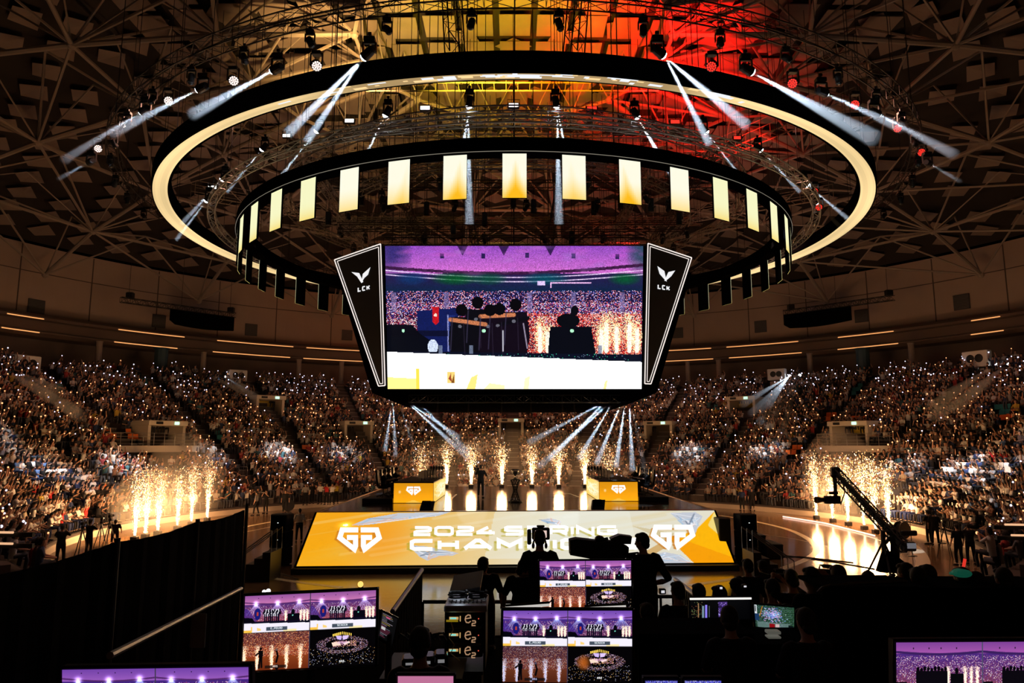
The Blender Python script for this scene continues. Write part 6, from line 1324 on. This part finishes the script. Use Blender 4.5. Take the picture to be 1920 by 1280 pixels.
c = Cv(20, 12, (.9, .78, .74)); c.rect(.1, .45, .9, .7, (.95, .93, .95)); ptext(c, 'AR', .5, .4, (.1, .1, .1)); screen_grid('display', c, [(-.085, -.055, .05), (.085, -.055, .05), (.085, -.055, -.05), (-.085, -.055, -.05)], colmat('small_screen_glow', 1.0, samp='NONE'), r_)
m = MB(); m.tube([(0, .05, -.08), (0, .1, -.5), (0, .1, p2.z*-1+ZP)], .04, 6); m.build('stand', BLACK, r_)
o = make_person(stand(1.76, look=(-.75, .8, -.1), elL=(-.36, .02, 1.18), wrL=(-.34, .26, 1.30), elR=(.36, -.04, 1.10), wrR=(.10, .16, 1.02), lean=-.0), 'black', 'black', .013, heavy=1.1); p = V(1204, 1027, 10.4); put(o, (p.x+.02, p.y, ZP-.02), .25, 'camera operator in black with head turned left, right of the broadcast camera', 'person')
bc = V(1128, 1026, 10.5); r_ = empty('broadcast_camera', bc, 0, 'large broadcast camera with long box lens pointing left, between the two operators', 'camera')
def rel(px, py, dy=0): return V(px, py, 10.5+dy)-bc
def hull(pts, th, y=-.0): return [rel(x, yy)+Vector((0, y, 0)) for x, yy in pts]
m = MB(); m.prism(hull([(1067, 1011), (1080, 1008), (1116, 1012), (1120, 1045), (1116, 1047), (1068, 1038)], .2, -.12), (0, .24, 0)); m.build('box_lens', RUBBER, r_)
m = MB(); m.prism(hull([(1067.2, 1013), (1070, 1011), (1071, 1038), (1068, 1038)], .2, -.13), (0, .26, 0)); m.build('lens_hood', BLACK, r_)
m = MB(); m.prism(hull([(1116, 1016), (1136, 1012), (1160, 1016), (1177, 1024), (1176, 1042), (1160, 1048), (1118, 1048)], .2, -.11), (0, .22, 0)); m.build('body', RUBBER, r_)
m = MB(); m.prism(hull([(1143, 1008), (1160, 1001), (1183, 1004), (1181, 1018), (1165, 1018), (1146, 1014)], .2, -.1), (0, .18, 0)); m.build('viewfinder', BLACK, r_)
m = MB(); m.ell(rel(1124, 1010), (.07, .08, .05), 10, 8); m.tube([rel(1128, 1012), rel(1140, 1009)], .02, 6); m.build('handle', BLACK, r_)
m = MB(); m.tube([rel(1150, 1047), rel(1150, 1060), Vector((rel(1150, 1060).x, 0, ZP-bc.z+.9))], .06, 8); m.build('pan_head', BLACK, r_)
for an in (.4, 2.5, 4.6): m = MB(); q = rel(1150, 1070); m.tube([(q.x, 0, ZP-bc.z+1.0), (q.x+.45*math.cos(an), .45*math.sin(an), ZP-bc.z)], .03, 6); m.build('leg', BLACK, r_)
m = MB(); m.tube([rel(1178, 1038), rel(1196, 1036), rel(1204, 1040)], .014, 6); m.build('pan_bar', BLACK, r_)
for (hx, hy, Y_, sh, lab, lk) in ((905, 1100, 10.9, 'black', 'person in black beside the rack looking towards the stage', (.3, 1, 0)), (981, 1107, 10.7, 'black', 'person in black filming with a phone left of the operator', (.4, 1, .1))):
    p = V(hx, hy, Y_); o = make_person(stand(p.z-ZP+.13 if p.z-ZP > 1.2 else 1.3, look=lk, **({} if hx < 950 else {})), sh, 'black', .02, False); put(o, (p.x, Y_, ZP), 0, lab, 'person')
p = V(976, 1112, 10.95); m = MB(); m.bbox(p, (.08, .012, .13), .004); tag(m.build('phone', PHW), 'bright phone screen held by the person left of the operator', 'phone')
# ------------------------------------------------------------------ monitors
SG = colmat('monitor_glow', 1.0, samp='NONE'); SG2 = colmat('monitor_glow_bright', 1.08, samp='NONE')
def monitor(q, Y_, cv, lab, stand_to=None, name='monitor', th=.05, bez=.012, roll=True, m_=None, dys=(0, 0, 0, 0)):
    """q = corners of the lit panel in the photo: TL, TR, BR, BL"""
    P = [V(x, y, Y_+d) for (x, y), d in zip(q, dys)]; P[2] = P[1]+(P[3]-P[0]) if False else P[2]
    c = sum(P, Vector())/4; r_ = empty(name, c, 0, lab, 'monitor'); ex = (P[1]-P[0]).normalized(); n_ = (P[3]-P[0]).cross(P[1]-P[0]).normalized(); n_ = n_ if n_.y < 0 else -n_; ez = n_.cross(ex); ez = ez if ez.z > 0 else -ez
    E_ = [(-1, 1), (1, 1), (1, -1), (-1, -1)]; out = [p-c+ex*bez*sx+ez*bez*sz-n_*.001 for p, (sx, sz) in zip(P, E_)]
    m = MB(); m.prism([tuple(v-n_*.004) for v in out], -n_*th); m.build('housing', RUBBER, r_)
    m = MB()
    for i in range(4): a_, b_ = out[i], out[(i+1) % 4]; m.tube([a_, b_], .006, 5)
    m.build('bezel', GLOSSB, r_)
    screen_grid('display', cv, [p-c+n_*.002 for p in P], m_ or SG, r_)
    lo = min(v.z for v in out); cx = 0
    m = MB(); m.tube([(cx, th, lo*.3), (cx, th+.03, lo-.05), (cx, th+.03, ZP-c.z+.72 if stand_to is None else stand_to-c.z)], .03, 8); m.bbox((cx, th, (ZP-c.z+.73 if stand_to is None else stand_to-c.z+.01)), (.3, .2, .02), .005); m.build('stand', BLACK, r_); return r_
monitor([(460, 1117.5), (705, 1106), (703, 1245), (454, 1258)], 5.2, quad_view(150, 92, (1.0, .95, .95)), 'large multiview monitor at lower left showing four camera pictures', stand_to=ZP+.9, dys=(0, .0, 0, 0))
monitor([(1012, 1052), (1183, 1050.5), (1184, 1147), (1013, 1149)], 7.6, quad_view(128, 80, (.98, .92, 1.0)), 'multiview monitor standing behind the central one, below the broadcast camera', stand_to=ZP+.9)
monitor([(944, 1144.5), (1185, 1144.5), (1185, 1280), (942, 1278)], 5.1, quad_view(150, 92, (.75, .8, 1.05), True), 'large multiview monitor at bottom centre with bluish pictures', stand_to=ZP+.7)
monitor([(117, 1255), (466, 1250), (468, 1440), (117, 1446)], 3.7, quad_view(160, 92, (.75, .72, 1.0)), 'multiview monitor cut off at the lower left edge', stand_to=ZP+.4)
def feed_group(W, H):
    c = Cv(W, H); c.vgrad(0, .24, (.50, .26, .60), (.66, .34, .68)); c.vgrad(.24, .9, (.30, .16, .5), (.5, .24, .34)); c.dots(0, .28, 1, .85, int(W*H*.16), [(.9, .7, .85), (.45, .3, .7), (.7, .4, .5), (.2, .15, .4), (.95, .85, .9)])
    for i in range(40): t = i/40; c.line(t, .2+.05*math.sin(t*PI), t+.03, .2+.05*math.sin((t+.03)*PI), 2, (.22, .12, .36), .9)
    for x in (.2, .38, .52, .7): c.ell(x, .12, .008, .02, (.15, .08, .2))
    for x in (.60, .80, .87, .94): pyrocol(c, x, .5, .9, .012, (1, .88, .85))
    for i in range(9): x = .25+i*.04; c.ell(x, .56+.02*math.sin(i*2), .018, .05, (.03, .02, .05)); c.rect(x-.025, .6, x+.025, .95, (.04, .03, .06))
    c.rect(.63, .66, .78, .95, (.03, .03, .05)); c.ell(.70, .6, .02, .07, (.03, .03, .05)); c.rect(.0, .82, .12, .95, (.03, .03, .05)); c.rect(0, .93, 1, 1, (.05, .04, .08)); return c
W_ = 150; c = Cv(W_*2, 168); g_ = feed_group(W_, 84); g2 = feed_show(W_, 84, (.8, .7, 1.0), 'SCREEN'); c.a[:84, :W_] = g_.a; c.a[:84, W_:] = g_.a; c.a[84:, :W_] = (.78, .76, .9); c.a[84:, W_:] = (.7, .68, .85); c.a[:, W_-1:W_+1] = (.3, .3, .4)
monitor([(1680, 1204), (2003, 1202), (2003, 1384), (1682, 1386)], 4.0, c, 'multiview monitor cut off at the lower right edge, two pinkish crowd pictures', stand_to=ZP+.4)
c = Cv(60, 30, (.75, .45, .6)); c.dots(0, .3, 1, 1, 500, [(.9, .6, .7), (.5, .3, .4)]); monitor([(746, 1267), (850, 1267), (850, 1330), (746, 1330)], 5.0, c, 'monitor with a pink picture peeking in at the bottom edge', stand_to=ZP+.5)
# game picture
c = Cv(120, 76, (.12, .22, .16)); c.dots(0, 0, 1, 1, 1500, [(.2, .45, .3), (.35, .55, .5), (.1, .2, .25), (.5, .6, .65)]); 
for _ in range(420): a_, r2 = rng.uniform(0, 6.28), abs(rng.normal(0, .16)); x, y = .47+r2*math.cos(a_), .42+r2*1.3*math.sin(a_); c.ell(x, y, .018, .02, random.choice(((.75, .85, 1), (.45, .65, .95), (.9, .95, 1), (.7, .55, .85), (.3, .45, .8), (.85, .6, .8))), .7)
for k_ in range(8): c.line(.6, .2+k_*.08, 1, .1+k_*.1, .6, (.35, .6, .3), .5)
c.rect(0, 0, .06, .4, (.85, .88, .9)); c.rect(.01, .02, .03, .3, (.1, .1, .1)); c.line(.2, .05, .12, .5, 1, (.85, .5, .1)); c.rect(.05, .75, .9, 1, (.45, .55, .55), .7); c.rect(.36, .8, .5, 1, (.55, .05, .08)); c.rect(.52, .8, .62, .95, (.8, .7, .7)); c.rect(.85, .8, .97, .97, (.05, .1, .1)); c.rect(.0, .4, .1, .7, (.1, .2, .4), .8)
monitor([(1414, 1133), (1489, 1139), (1489, 1181), (1417, 1174)], 8.2, c, 'small monitor showing a colourful game map at the right desk', stand_to=ZP+.75)
c = Cv(116, 40, (.01, .012, .02)); c.dots(.02, .05, .2, .9, 60, [(.4, .5, .3), (.5, .3, .2)]); c.rect(.13, .1, .145, .85, (.6, .45, .3)); c.rect(.2, .25, .23, .9, (.45, .55, .6)); c.rect(.25, .2, .285, .9, (.55, .5, .95)); c.rect(.31, .25, .33, .85, (.25, .3, .3)); c.rect(0, .93, .17, .97, (.6, .6, .6))
c.rect(.47, .05, .62, .85, (.25, .16, .42)); c.rect(.47, .3, .62, .36, (.05, .03, .1)); c.dots(.47, .1, .62, .8, 40, [(.8, .7, 1), (.5, .35, .9)]); c.rect(.47, .7, .57, .76, (.7, .65, 1))
monitor([(1294, 1127), (1406, 1125), (1406, 1160), (1294, 1163)], 8.3, c, 'wide dark monitor with level bars and purple windows at the right desk', stand_to=ZP+.75)
LBAR = mat('desk_light_glow', (.5, .5, .5), .4, emit=(1, .98, .93), estr=1.0, samp='NONE'); LBD = mat('desk_light_dim', (.5, .5, .5), .4, emit=(1, .96, .9), estr=.55, samp='NONE')
def lightbar(x0, y0, x1, y1, Y_, m_, lab):
    q0, q1 = V(x0, y0, Y_), V(x1, y1, Y_); r_ = empty('monitor_light_bar', q0, 0, lab, 'lamp'); d = q1-q0; m = MB(); m.tube([(0, 0, .012), d+Vector((0, 0, .012))], .014, 8); m.build('housing', BLACK, r_); m = MB(); m.tube([(0, -.012, 0), d+Vector((0, -.012, 0))], .011, 8); m.build('diffuser', m_, r_)
lightbar(1293, 1122, 1408, 1121, 8.2, LBAR, 'bright white light bar on top of the wide dark monitor at right'); lightbar(948, 1139, 1030, 1133, 6.0, LBD, 'slim light bar above the central multiview monitor, left piece'); lightbar(1096, 1140, 1173, 1136, 6.0, LBD, 'slim light bar above the central multiview monitor, right piece')
for x0, x1, y, lab in ((1210, 1270, 1274, 'left'), (1284, 1352, 1274, 'right')):
    c = Cv(60, 24, (.02, .02, .05)); c.rect(0, .05, 1, .2, (.35, .35, .8)); c.dots(0, .05, 1, .3, 160, [(.7, .7, .9), (.1, .1, .2)]); monitor([(x0, y), (x1, y), (x1, y+40), (x0, y+40)], 4.6, c, f'dark laptop screen with a blue top line at the bottom edge, {lab} one', name='laptop_screen', stand_to=ZP+.4)
c = Cv(50, 70, (.03, .03, .035))
for k_ in range(16): y = .05+k_*.058; c.line(.08, y, .08+.5*random.random()+.2, y+.0, .8, random.choice(((.6, .55, .6), (.5, .2, .3), (.7, .6, .3), (.45, .45, .5))), .9)
c.rect(.3, .1, .55, .16, (.75, .3, .45)); c.rect(.1, .55, .35, .66, (.75, .75, .75))
monitor([(716, 1146), (745, 1160), (735, 1208), (709, 1192)], 6.4, c, 'tilted dark laptop with text rows right of the left multiview monitor', name='laptop', stand_to=ZP+.8, dys=(0, .35, .35, 0))
# rack of image processors
Y_ = 7.0; rk = empty('equipment_rack', (V(872, 1180, Y_).x, Y_, ZP), 0, 'black equipment rack beside the central monitors, standing on the platform', 'rack'); xr = V(872, 1180, Y_).x
wz = lambda y: V(872, y, Y_).z-ZP
wR = V(906, 1180, Y_).x-V(838, 1180, Y_).x
m = MB()
for s in (-1, 1): m.box((s*(wR/2+.012), .3, wz(1245)/2+wz(1150)/2), (.02, .6, wz(1145)-wz(1262)))
m.build('side_panel', BLACK, rk); m = MB(); m.box((0, .3, wz(1262)), (wR, .6, .03)); m.build('base', BLACK, rk); m = MB(); m.box((0, .3, wz(1262)/2), (wR*.9, .5, max(wz(1262), .1))); m.build('case', BLACK, rk)
AMB = mat('amber_backlight', (.5, .3, .1), .5, emit=(1, .60, .22), estr=.55, samp='NONE'); AMD = mat('amber_logo', (.5, .3, .1), .5, emit=(.85, .50, .28), estr=.45, samp='NONE'); TEAL = mat('teal_display', (.1, .5, .5), .5, emit=(.2, .75, .7), estr=.9, samp='NONE'); REDL = mat('red_led', (.5, .1, .05), .5, emit=(1, .12, .06), estr=1.2, samp='NONE'); YTAPE = mat('yellow_tape_glow', (.55, .38, .02), .6, emit=(.8, .55, .02), estr=.25, samp='NONE')
for k_, (y0, y1) in enumerate(((1148, 1173), (1177, 1206), (1209, 1232))):
    zc_ = (wz(y0)+wz(y1))/2; hh = wz(y0)-wz(y1); u = empty('image_processor', (xr, Y_, ZP+zc_), 0, f"black rack unit with glowing amber e2 logo, {['top', 'middle', 'bottom'][k_]} of the three in the rack", 'rack unit', 'rack units with glowing logos')
    m = MB(); m.bbox((0, .28, 0), (wR-.01, .56, hh), .008); m.build('chassis', BLACK, u)
    m = MB(); m.box((-.105, -.004, .01), (.085, .008, .022)); m.build('display_frame', AMB, u); m = MB(); m.box((-.11, -.009, .01), (.055, .006, .014)); m.build('display', TEAL, u)
    m = MB(); strokes(m, [[(a_[0]*.055-.0, a_[1]*.07-.03) for a_ in ln] for ln in GLY['e']]+[[(a_[0]*.032+.065, a_[1]*.042-.055) for a_ in ln] for ln in GLY['2']], .010, lambda x, y: Vector((x, -.006, y))); m.build('logo', AMD, u)
    m = MB(); m.ell((.125, -.004, .005), (.005, .004, .005), 8, 6); m.build('status_light', REDL, u); m = MB(); m.tube([(-.045, -.008, -.015), (-.045, -.02, .0), (-.045, -.008, .03)], .005, 5); m.build('front_handle', AMB, u)
m = MB(); m.box((xr-.12, Y_-.012, V(0, 1163, Y_).z), (.11, .006, .018)); tag(m.build('yellow_label_tape', YTAPE), 'strip of yellow tape on the top rack unit', 'tape')  # tape has a weak emission of its own, though it is no lamp
m = MB(); m.tube([V(846, 1166, Y_-.05), V(850, 1180, Y_-.07), V(842, 1196, Y_-.06), V(852, 1208, Y_-.07), V(845, 1225, Y_-.06), V(862, 1238, Y_-.08)], .005, 5); tag(m.build('patch_cable', mat('amber_cable', (.6, .4, .2), .5)), 'thin pale cable looping down the front of the rack', 'cable')
mx = V(873, 1141, 7.0); zt_ = V(0, 1148, 7.0).z; r_ = empty('mixing_console', (mx.x, 7.25, zt_+.005), 0, 'silver flat console with coiled black cable on it, on top of the rack', 'console'); m = MB(); m.bbox((0, 0, .03), (.40, .55, .06), .01); m.build('body', mat('silver_metal', (.42, .45, .48), .35, .5, emit=(.5, .55, .6), estr=.0), r_)
for i in range(8): m = MB(); m.box((-.14+i*.04, -.10, .064), (.012, .12, .008)); m.build('fader', BLACK, r_)
for k_, dx in enumerate((-.09, .10)): m = MB(); m.tube([(mx.x+dx+(.08+.004*i % .02)*math.cos(i*.5), 7.28+(.08)*math.sin(i*.5), zt_+.075+i*.0016) for i in range(40)], .009, 5); tag(m.build('coiled_cable', RUBBER), f"coil of black cable lying on the silver console, {['left', 'right'][k_]} one", 'cable')
m = MB(); a_, b_ = V(842, 1118, 8.2), V(900, 1108, 8.2); m.prism([a_, b_, b_+Vector((.02, .4, .12)), a_+Vector((.02, .4, .12))], (0, 0, .035)); o = m.build('case_lid_panel', DARKM); tag(o, 'tilted open case lid with pale edge behind the silver console', 'case'); m = MB(); m.tube([a_+Vector((0, 0, .04)), b_+Vector((0, 0, .04))], .008, 5); m.build('edge_trim', GREY, o)
lamp('POINT', 'desk_lamp', V(860, 1085, 7.4), (.8, .88, 1), .9, .05); lamp('POINT', 'desk_lamp', V(780, 1120, 7.0), (.8, .85, 1), .35, .05)
# heap of gear left of the rack: cable-strewn desk, camera control units
dk_ = empty('desk', (V(800, 1180, 7.0).x, 7.0, ZP), 0, 'black production desk between the left monitor and the rack', 'desk'); m = MB(); m.box((0, 0, .93), (.72, .8, .03)); m.build('desktop', BLACK, dk_)
for sx in (-1, 1):
    for sy in (-1, 1): m = MB(); m.box((sx*.33, sy*.36, .46), (.04, .04, .92)); m.build('leg', BLACK, dk_)
for x, y, w_, h_, lab in ((770, 1168, .14, .10, 'left, with glossy lid'), (800, 1172, .16, .12, 'middle'), (828, 1166, .12, .14, 'right, beside the rack')):
    p = V(x, y, 6.9); r_ = empty('control_unit', (p.x, p.y, ZP+.95), .1, f'small glossy black control unit on the production desk, {lab}', 'control unit', 'control units on the production desk'); m = MB(); m.bbox((0, 0, h_/2), (w_, .2, h_), .015); m.build('body', GLOSSB, r_); m = MB(); m.box((0, -.1, h_*.6), (w_*.5, .01, h_*.2)); m.build('label_plate', mat('pale_label_glow', (.5, .5, .5), .6, emit=(.7, .7, .72), estr=.25, samp='NONE'), r_)  # label plate is made to glow faintly, it is not a light
for k_ in range(7):
    m = MB(); x0 = 745+k_*12; m.tube([V(x0+random.uniform(-4, 4), 1196, 6.8), V(x0+6, 1189+random.uniform(-3, 3), 6.8), V(x0+14, 1190+random.uniform(-4, 4), 6.75), V(x0+22, 1200, 6.7)], .010, 6); tag(m.build('desk_cable', GLOSSB), 'loose glossy black cable over the production desk', 'cable', 'loose cables on the production desk')
# small bright lamps
for x, y, Y_, r2, c, lab in ((676, 1095, 9, .035, (1, .62, .15), 'small round amber lamp behind the left monitor'), (1515, 1073, 9.5, .04, (1, .62, .05), 'round amber lamp above the photographers at right'), (495, 1109, 8.5, .022, (1, 1, 1), 'small white lamp above the left monitor, left of a pair'), (503, 1108, 8.5, .028, (1, 1, 1), 'small white lamp above the left monitor, right of a pair')):
    p = V(x, y, Y_); r_ = empty('indicator_lamp', p, 0, lab, 'lamp'); m = MB(); m.ell((0, 0, 0), (r2, r2, r2), 12, 8); m.build('bulb', mat('bulb_'+str(x), c, .5, emit=c, estr=1.3, samp='NONE'), r_); m = MB(); m.lathe([(r2*.8, -.06), (r2*.8, 0)], (0, .03, 0), 8); m.tube([(0, .03, -.05), (0, .03, -.5)], .012, 5); m.build('stem', BLACK, r_)
# dark heads and photographers at lower right; seen from behind
HD = [(1310, 1112, 9.5, 'black', 'bareheaded'), (1349, 1116, 9.3, 'black', 'behind the sloping handrail'), (1382, 1103, 9.2, 'black', 'wearing a cap'), (1403, 1062, 12.5, 'black', 'standing in dark clothes by the stage steps'), (1431, 1064, 13.0, 'white', 'pale shirt, standing by the stage steps'),
      (1446, 1104, 9.0, 'black', 'low dark head in the middle'), (1486, 1085, 9.6, 'black', 'aiming a camera left'), (1521, 1083, 8.6, 'black', 'big round head below the amber lamp'), (1574, 1078, 8.9, 'black', 'photographer aiming a long lens left'), (1627, 1090, 8.8, 'black', 'low head before the crane'),
      (1698, 1075, 8.6, 'black', 'right of the crane legs'), (1722, 1084, 8.3, 'black', 'broad dark head'), (1738, 1078, 8.8, 'black', 'half hidden head'), (1803, 1084, 8.4, 'black', 'wearing a green cap'), (1830, 1092, 8.4, 'black', 'second in the dark at right'), (1880, 1085, 8.2, 'black', 'at the right frame edge'), (1270, 1108, 9.6, 'black', 'low near the camera monitor'), (1212, 1150, 8.8, 'black', 'below the right camera operator'), (1368, 1160, 7.2, 'black', 'before the purple screen windows'), (1510, 1165, 6.8, 'black', 'right of the game monitor'), (790, 1205, 5.8, 'black', 'seated between monitor and rack')]
for k_, (x, y, Y_, sh, lab) in enumerate(HD):
    p = V(x, y, Y_); cam_ = 'aiming' in lab; st_ = p.z-ZP > 1.35 or 'standing' in lab
    if 'standing' in lab:
        p = V(x, y, Y_); hgt = 1.72; z0 = p.z-1.59
        o = make_person(stand(hgt, look=(-.4, 1, 0)), sh, 'black', .022, False); loc = (p.x, Y_, z0)
    else:
        ps = dict(elL=(-.24, .22, 1.02), wrL=(-.08, .28, 1.17), elR=(.24, .22, 1.02), wrR=(.06, .26, 1.15)) if cam_ else {}
        o = make_person(sit(look=(random.uniform(-.5, .3), 1, 0), **ps), sh, 'black', .02, False); loc = (p.x, Y_-.06, p.z-1.18)
        lab = lab
        m = MB(); m.bbox((p.x, Y_-.06, (p.z-1.18)+.20), (.5, .5, .40), .02); b2 = m.build('seat_block', CLOTH); tag(b2, f'dark low seat under the onlooker {lab}', 'seat')
    put(o, loc, .5 if cam_ else random.uniform(-.2, .2), f'dark onlooker seen from behind at lower right, {lab}' if x > 1200 else f'dark silhouetted person seen from behind, {lab}', 'person')
    if cam_:
        q = V(x-24, y-2, Y_+.30); cr = cam_prop('photo_camera', f'photo camera with lens raised by the onlooker, {lab}', q, .9, .62)
    if 'wearing a cap' in lab: m = MB(); m.ell((p.x, Y_-.02, p.z+.05), (.095, .105, .085), 12, 8); m.prism([(p.x-.07, Y_+.05, p.z+.04), (p.x+.07, Y_+.05, p.z+.04), (p.x+.05, Y_+.17, p.z+.03), (p.x-.05, Y_+.17, p.z+.03)], (0, 0, .012)); tag(m.build('cap', fab('black', FABC['black'])), 'dark cap worn by an onlooker at lower right', 'cap')
for x, y, Y_, w_, h_, lab in ((1243, 1109, 9.3, .07, .05, 'beside the right camera operator'), (1352, 1102, 9.0, .05, .04, 'above the sloping handrail'), (1397, 1099, 8.9, .05, .03, 'left of the white shirt')):
    p = V(x, y, Y_); r_ = empty('camera_display', p, .1, f'small glowing camera display in the dark, {lab}', 'camera'); m = MB(); w_ *= .6; h_ *= .6; m.bbox((0, .03, 0), (w_*2, .06, h_*2.2), .008); m.build('body', BLACK, r_); m = MB(); m.box((0, -.003, 0), (w_, .006, h_)); m.build('display', mat('cam_display', (.5, .5, .5), .4, emit=(.85, .85, .9), estr=.8, samp='NONE'), r_)
# curved dark desk edge and dark counters filling the lower right
m = MB(); P = [V(1533, 1112, 7.4), V(1542, 1102, 7.5), (V(1558, 1097, 7.6)), V(1620, 1093, 7.7), V(1700, 1089, 7.8)]; m.tube(P, .018, 8); o = m.build('handrail', mat('glossy_edge', (.03, .03, .03), .2)); tag(o, 'glossy black curved edge rail before the photographers at lower right', 'rail')
for x0, x1, yt, Y_, lab in ((1195, 1412, 1186, 7.6, 'wide dark counter under the level bar monitor'), (1412, 1690, 1206, 7.5, 'dark counter under the game monitor'), (1540, 1720, 1098, 7.9, 'dark cloth covered barrier under the curved rail'), (1720, 1990, 1100, 8.0, 'dark barrier filling the lower right corner')):
    a_, b_ = V(x0, yt, Y_), V(x1, yt, Y_); r_ = empty('counter', ((a_.x+b_.x)/2, Y_, ZP), 0, lab, 'counter'); h_ = a_.z-ZP; m = MB(); m.bbox((0, .3, h_-.02), (b_.x-a_.x, .7, .04), .01); m.build('top', CLOTH, r_); m = MB(); m.box((0, 0, h_/2-.02), (b_.x-a_.x, .04, h_-.04)); m.build('front_cloth', CLOTH, r_)
m = MB(); a_ = V(1449, 1184, 7.5); m.bbox(a_, (.13, .1, .03), .005); m.bbox(a_+Vector((0, 0, -.045)), (.13, .1, .02), .005); tag(m.build('keyboard', mat('keys_pale', (.3, .3, .28), .5, emit=(.6, .6, .5), estr=.12, samp='NONE')), 'pale keyboard lying under the game monitor', 'keyboard')
m = MB(); a_ = V(1806, 1066, 8.5); m.tube([a_, a_+Vector((.03, 0, .11))], .018, 6); tag(m.build('light_stick', mat('red_stick', (.6, .02, .02), .5, emit=(1, .05, .03), estr=.7, samp='NONE')), 'short red light stick at lower right', 'light stick')
m = MB(); a_ = V(1803, 1074, 8.36); m.ell(a_, (.10, .11, .05), 12, 8); m.prism([a_+Vector((-.13, .02, -.01)), a_+Vector((-.07, .10, -.01)), a_+Vector((-.07, -.08, -.01)), a_+Vector((-.16, -.04, -.01))], (0, 0, .012)); tag(m.build('green_cap', mat('green_cloth_glow', (.02, .25, .16), .6, emit=(.02, .3, .18), estr=.15, samp='NONE')), 'green cap worn by a dark onlooker, below the red light stick', 'cap')  # cap cloth given a faint glow in its material to lift it

# give every look-alike its own place in its row
bpy.context.view_layer.update()
same = {}
for o in S.objects:
    if o.get('label') and not o.get('kind') and o.parent is None: same.setdefault(o['label'], []).append(o)
for lab, os_ in same.items():
    if len(os_) < 2: continue
    os_.sort(key=lambda o: pix(o.matrix_world.translation)[0] if o.type == 'EMPTY' or o.location.length > 0 else pix(o.matrix_world @ Vector(o.bound_box[0]))[0])
    if len(os_) <= 28 and len(lab.split()) <= 11:
        for k_, o in enumerate(os_): o['label'] = lab+f', {ORD[k_]} such from the left'
    elif len(os_) <= 28:
        for k_, o in enumerate(os_): o['label'] = lab+f', {ORD[k_]} from left'
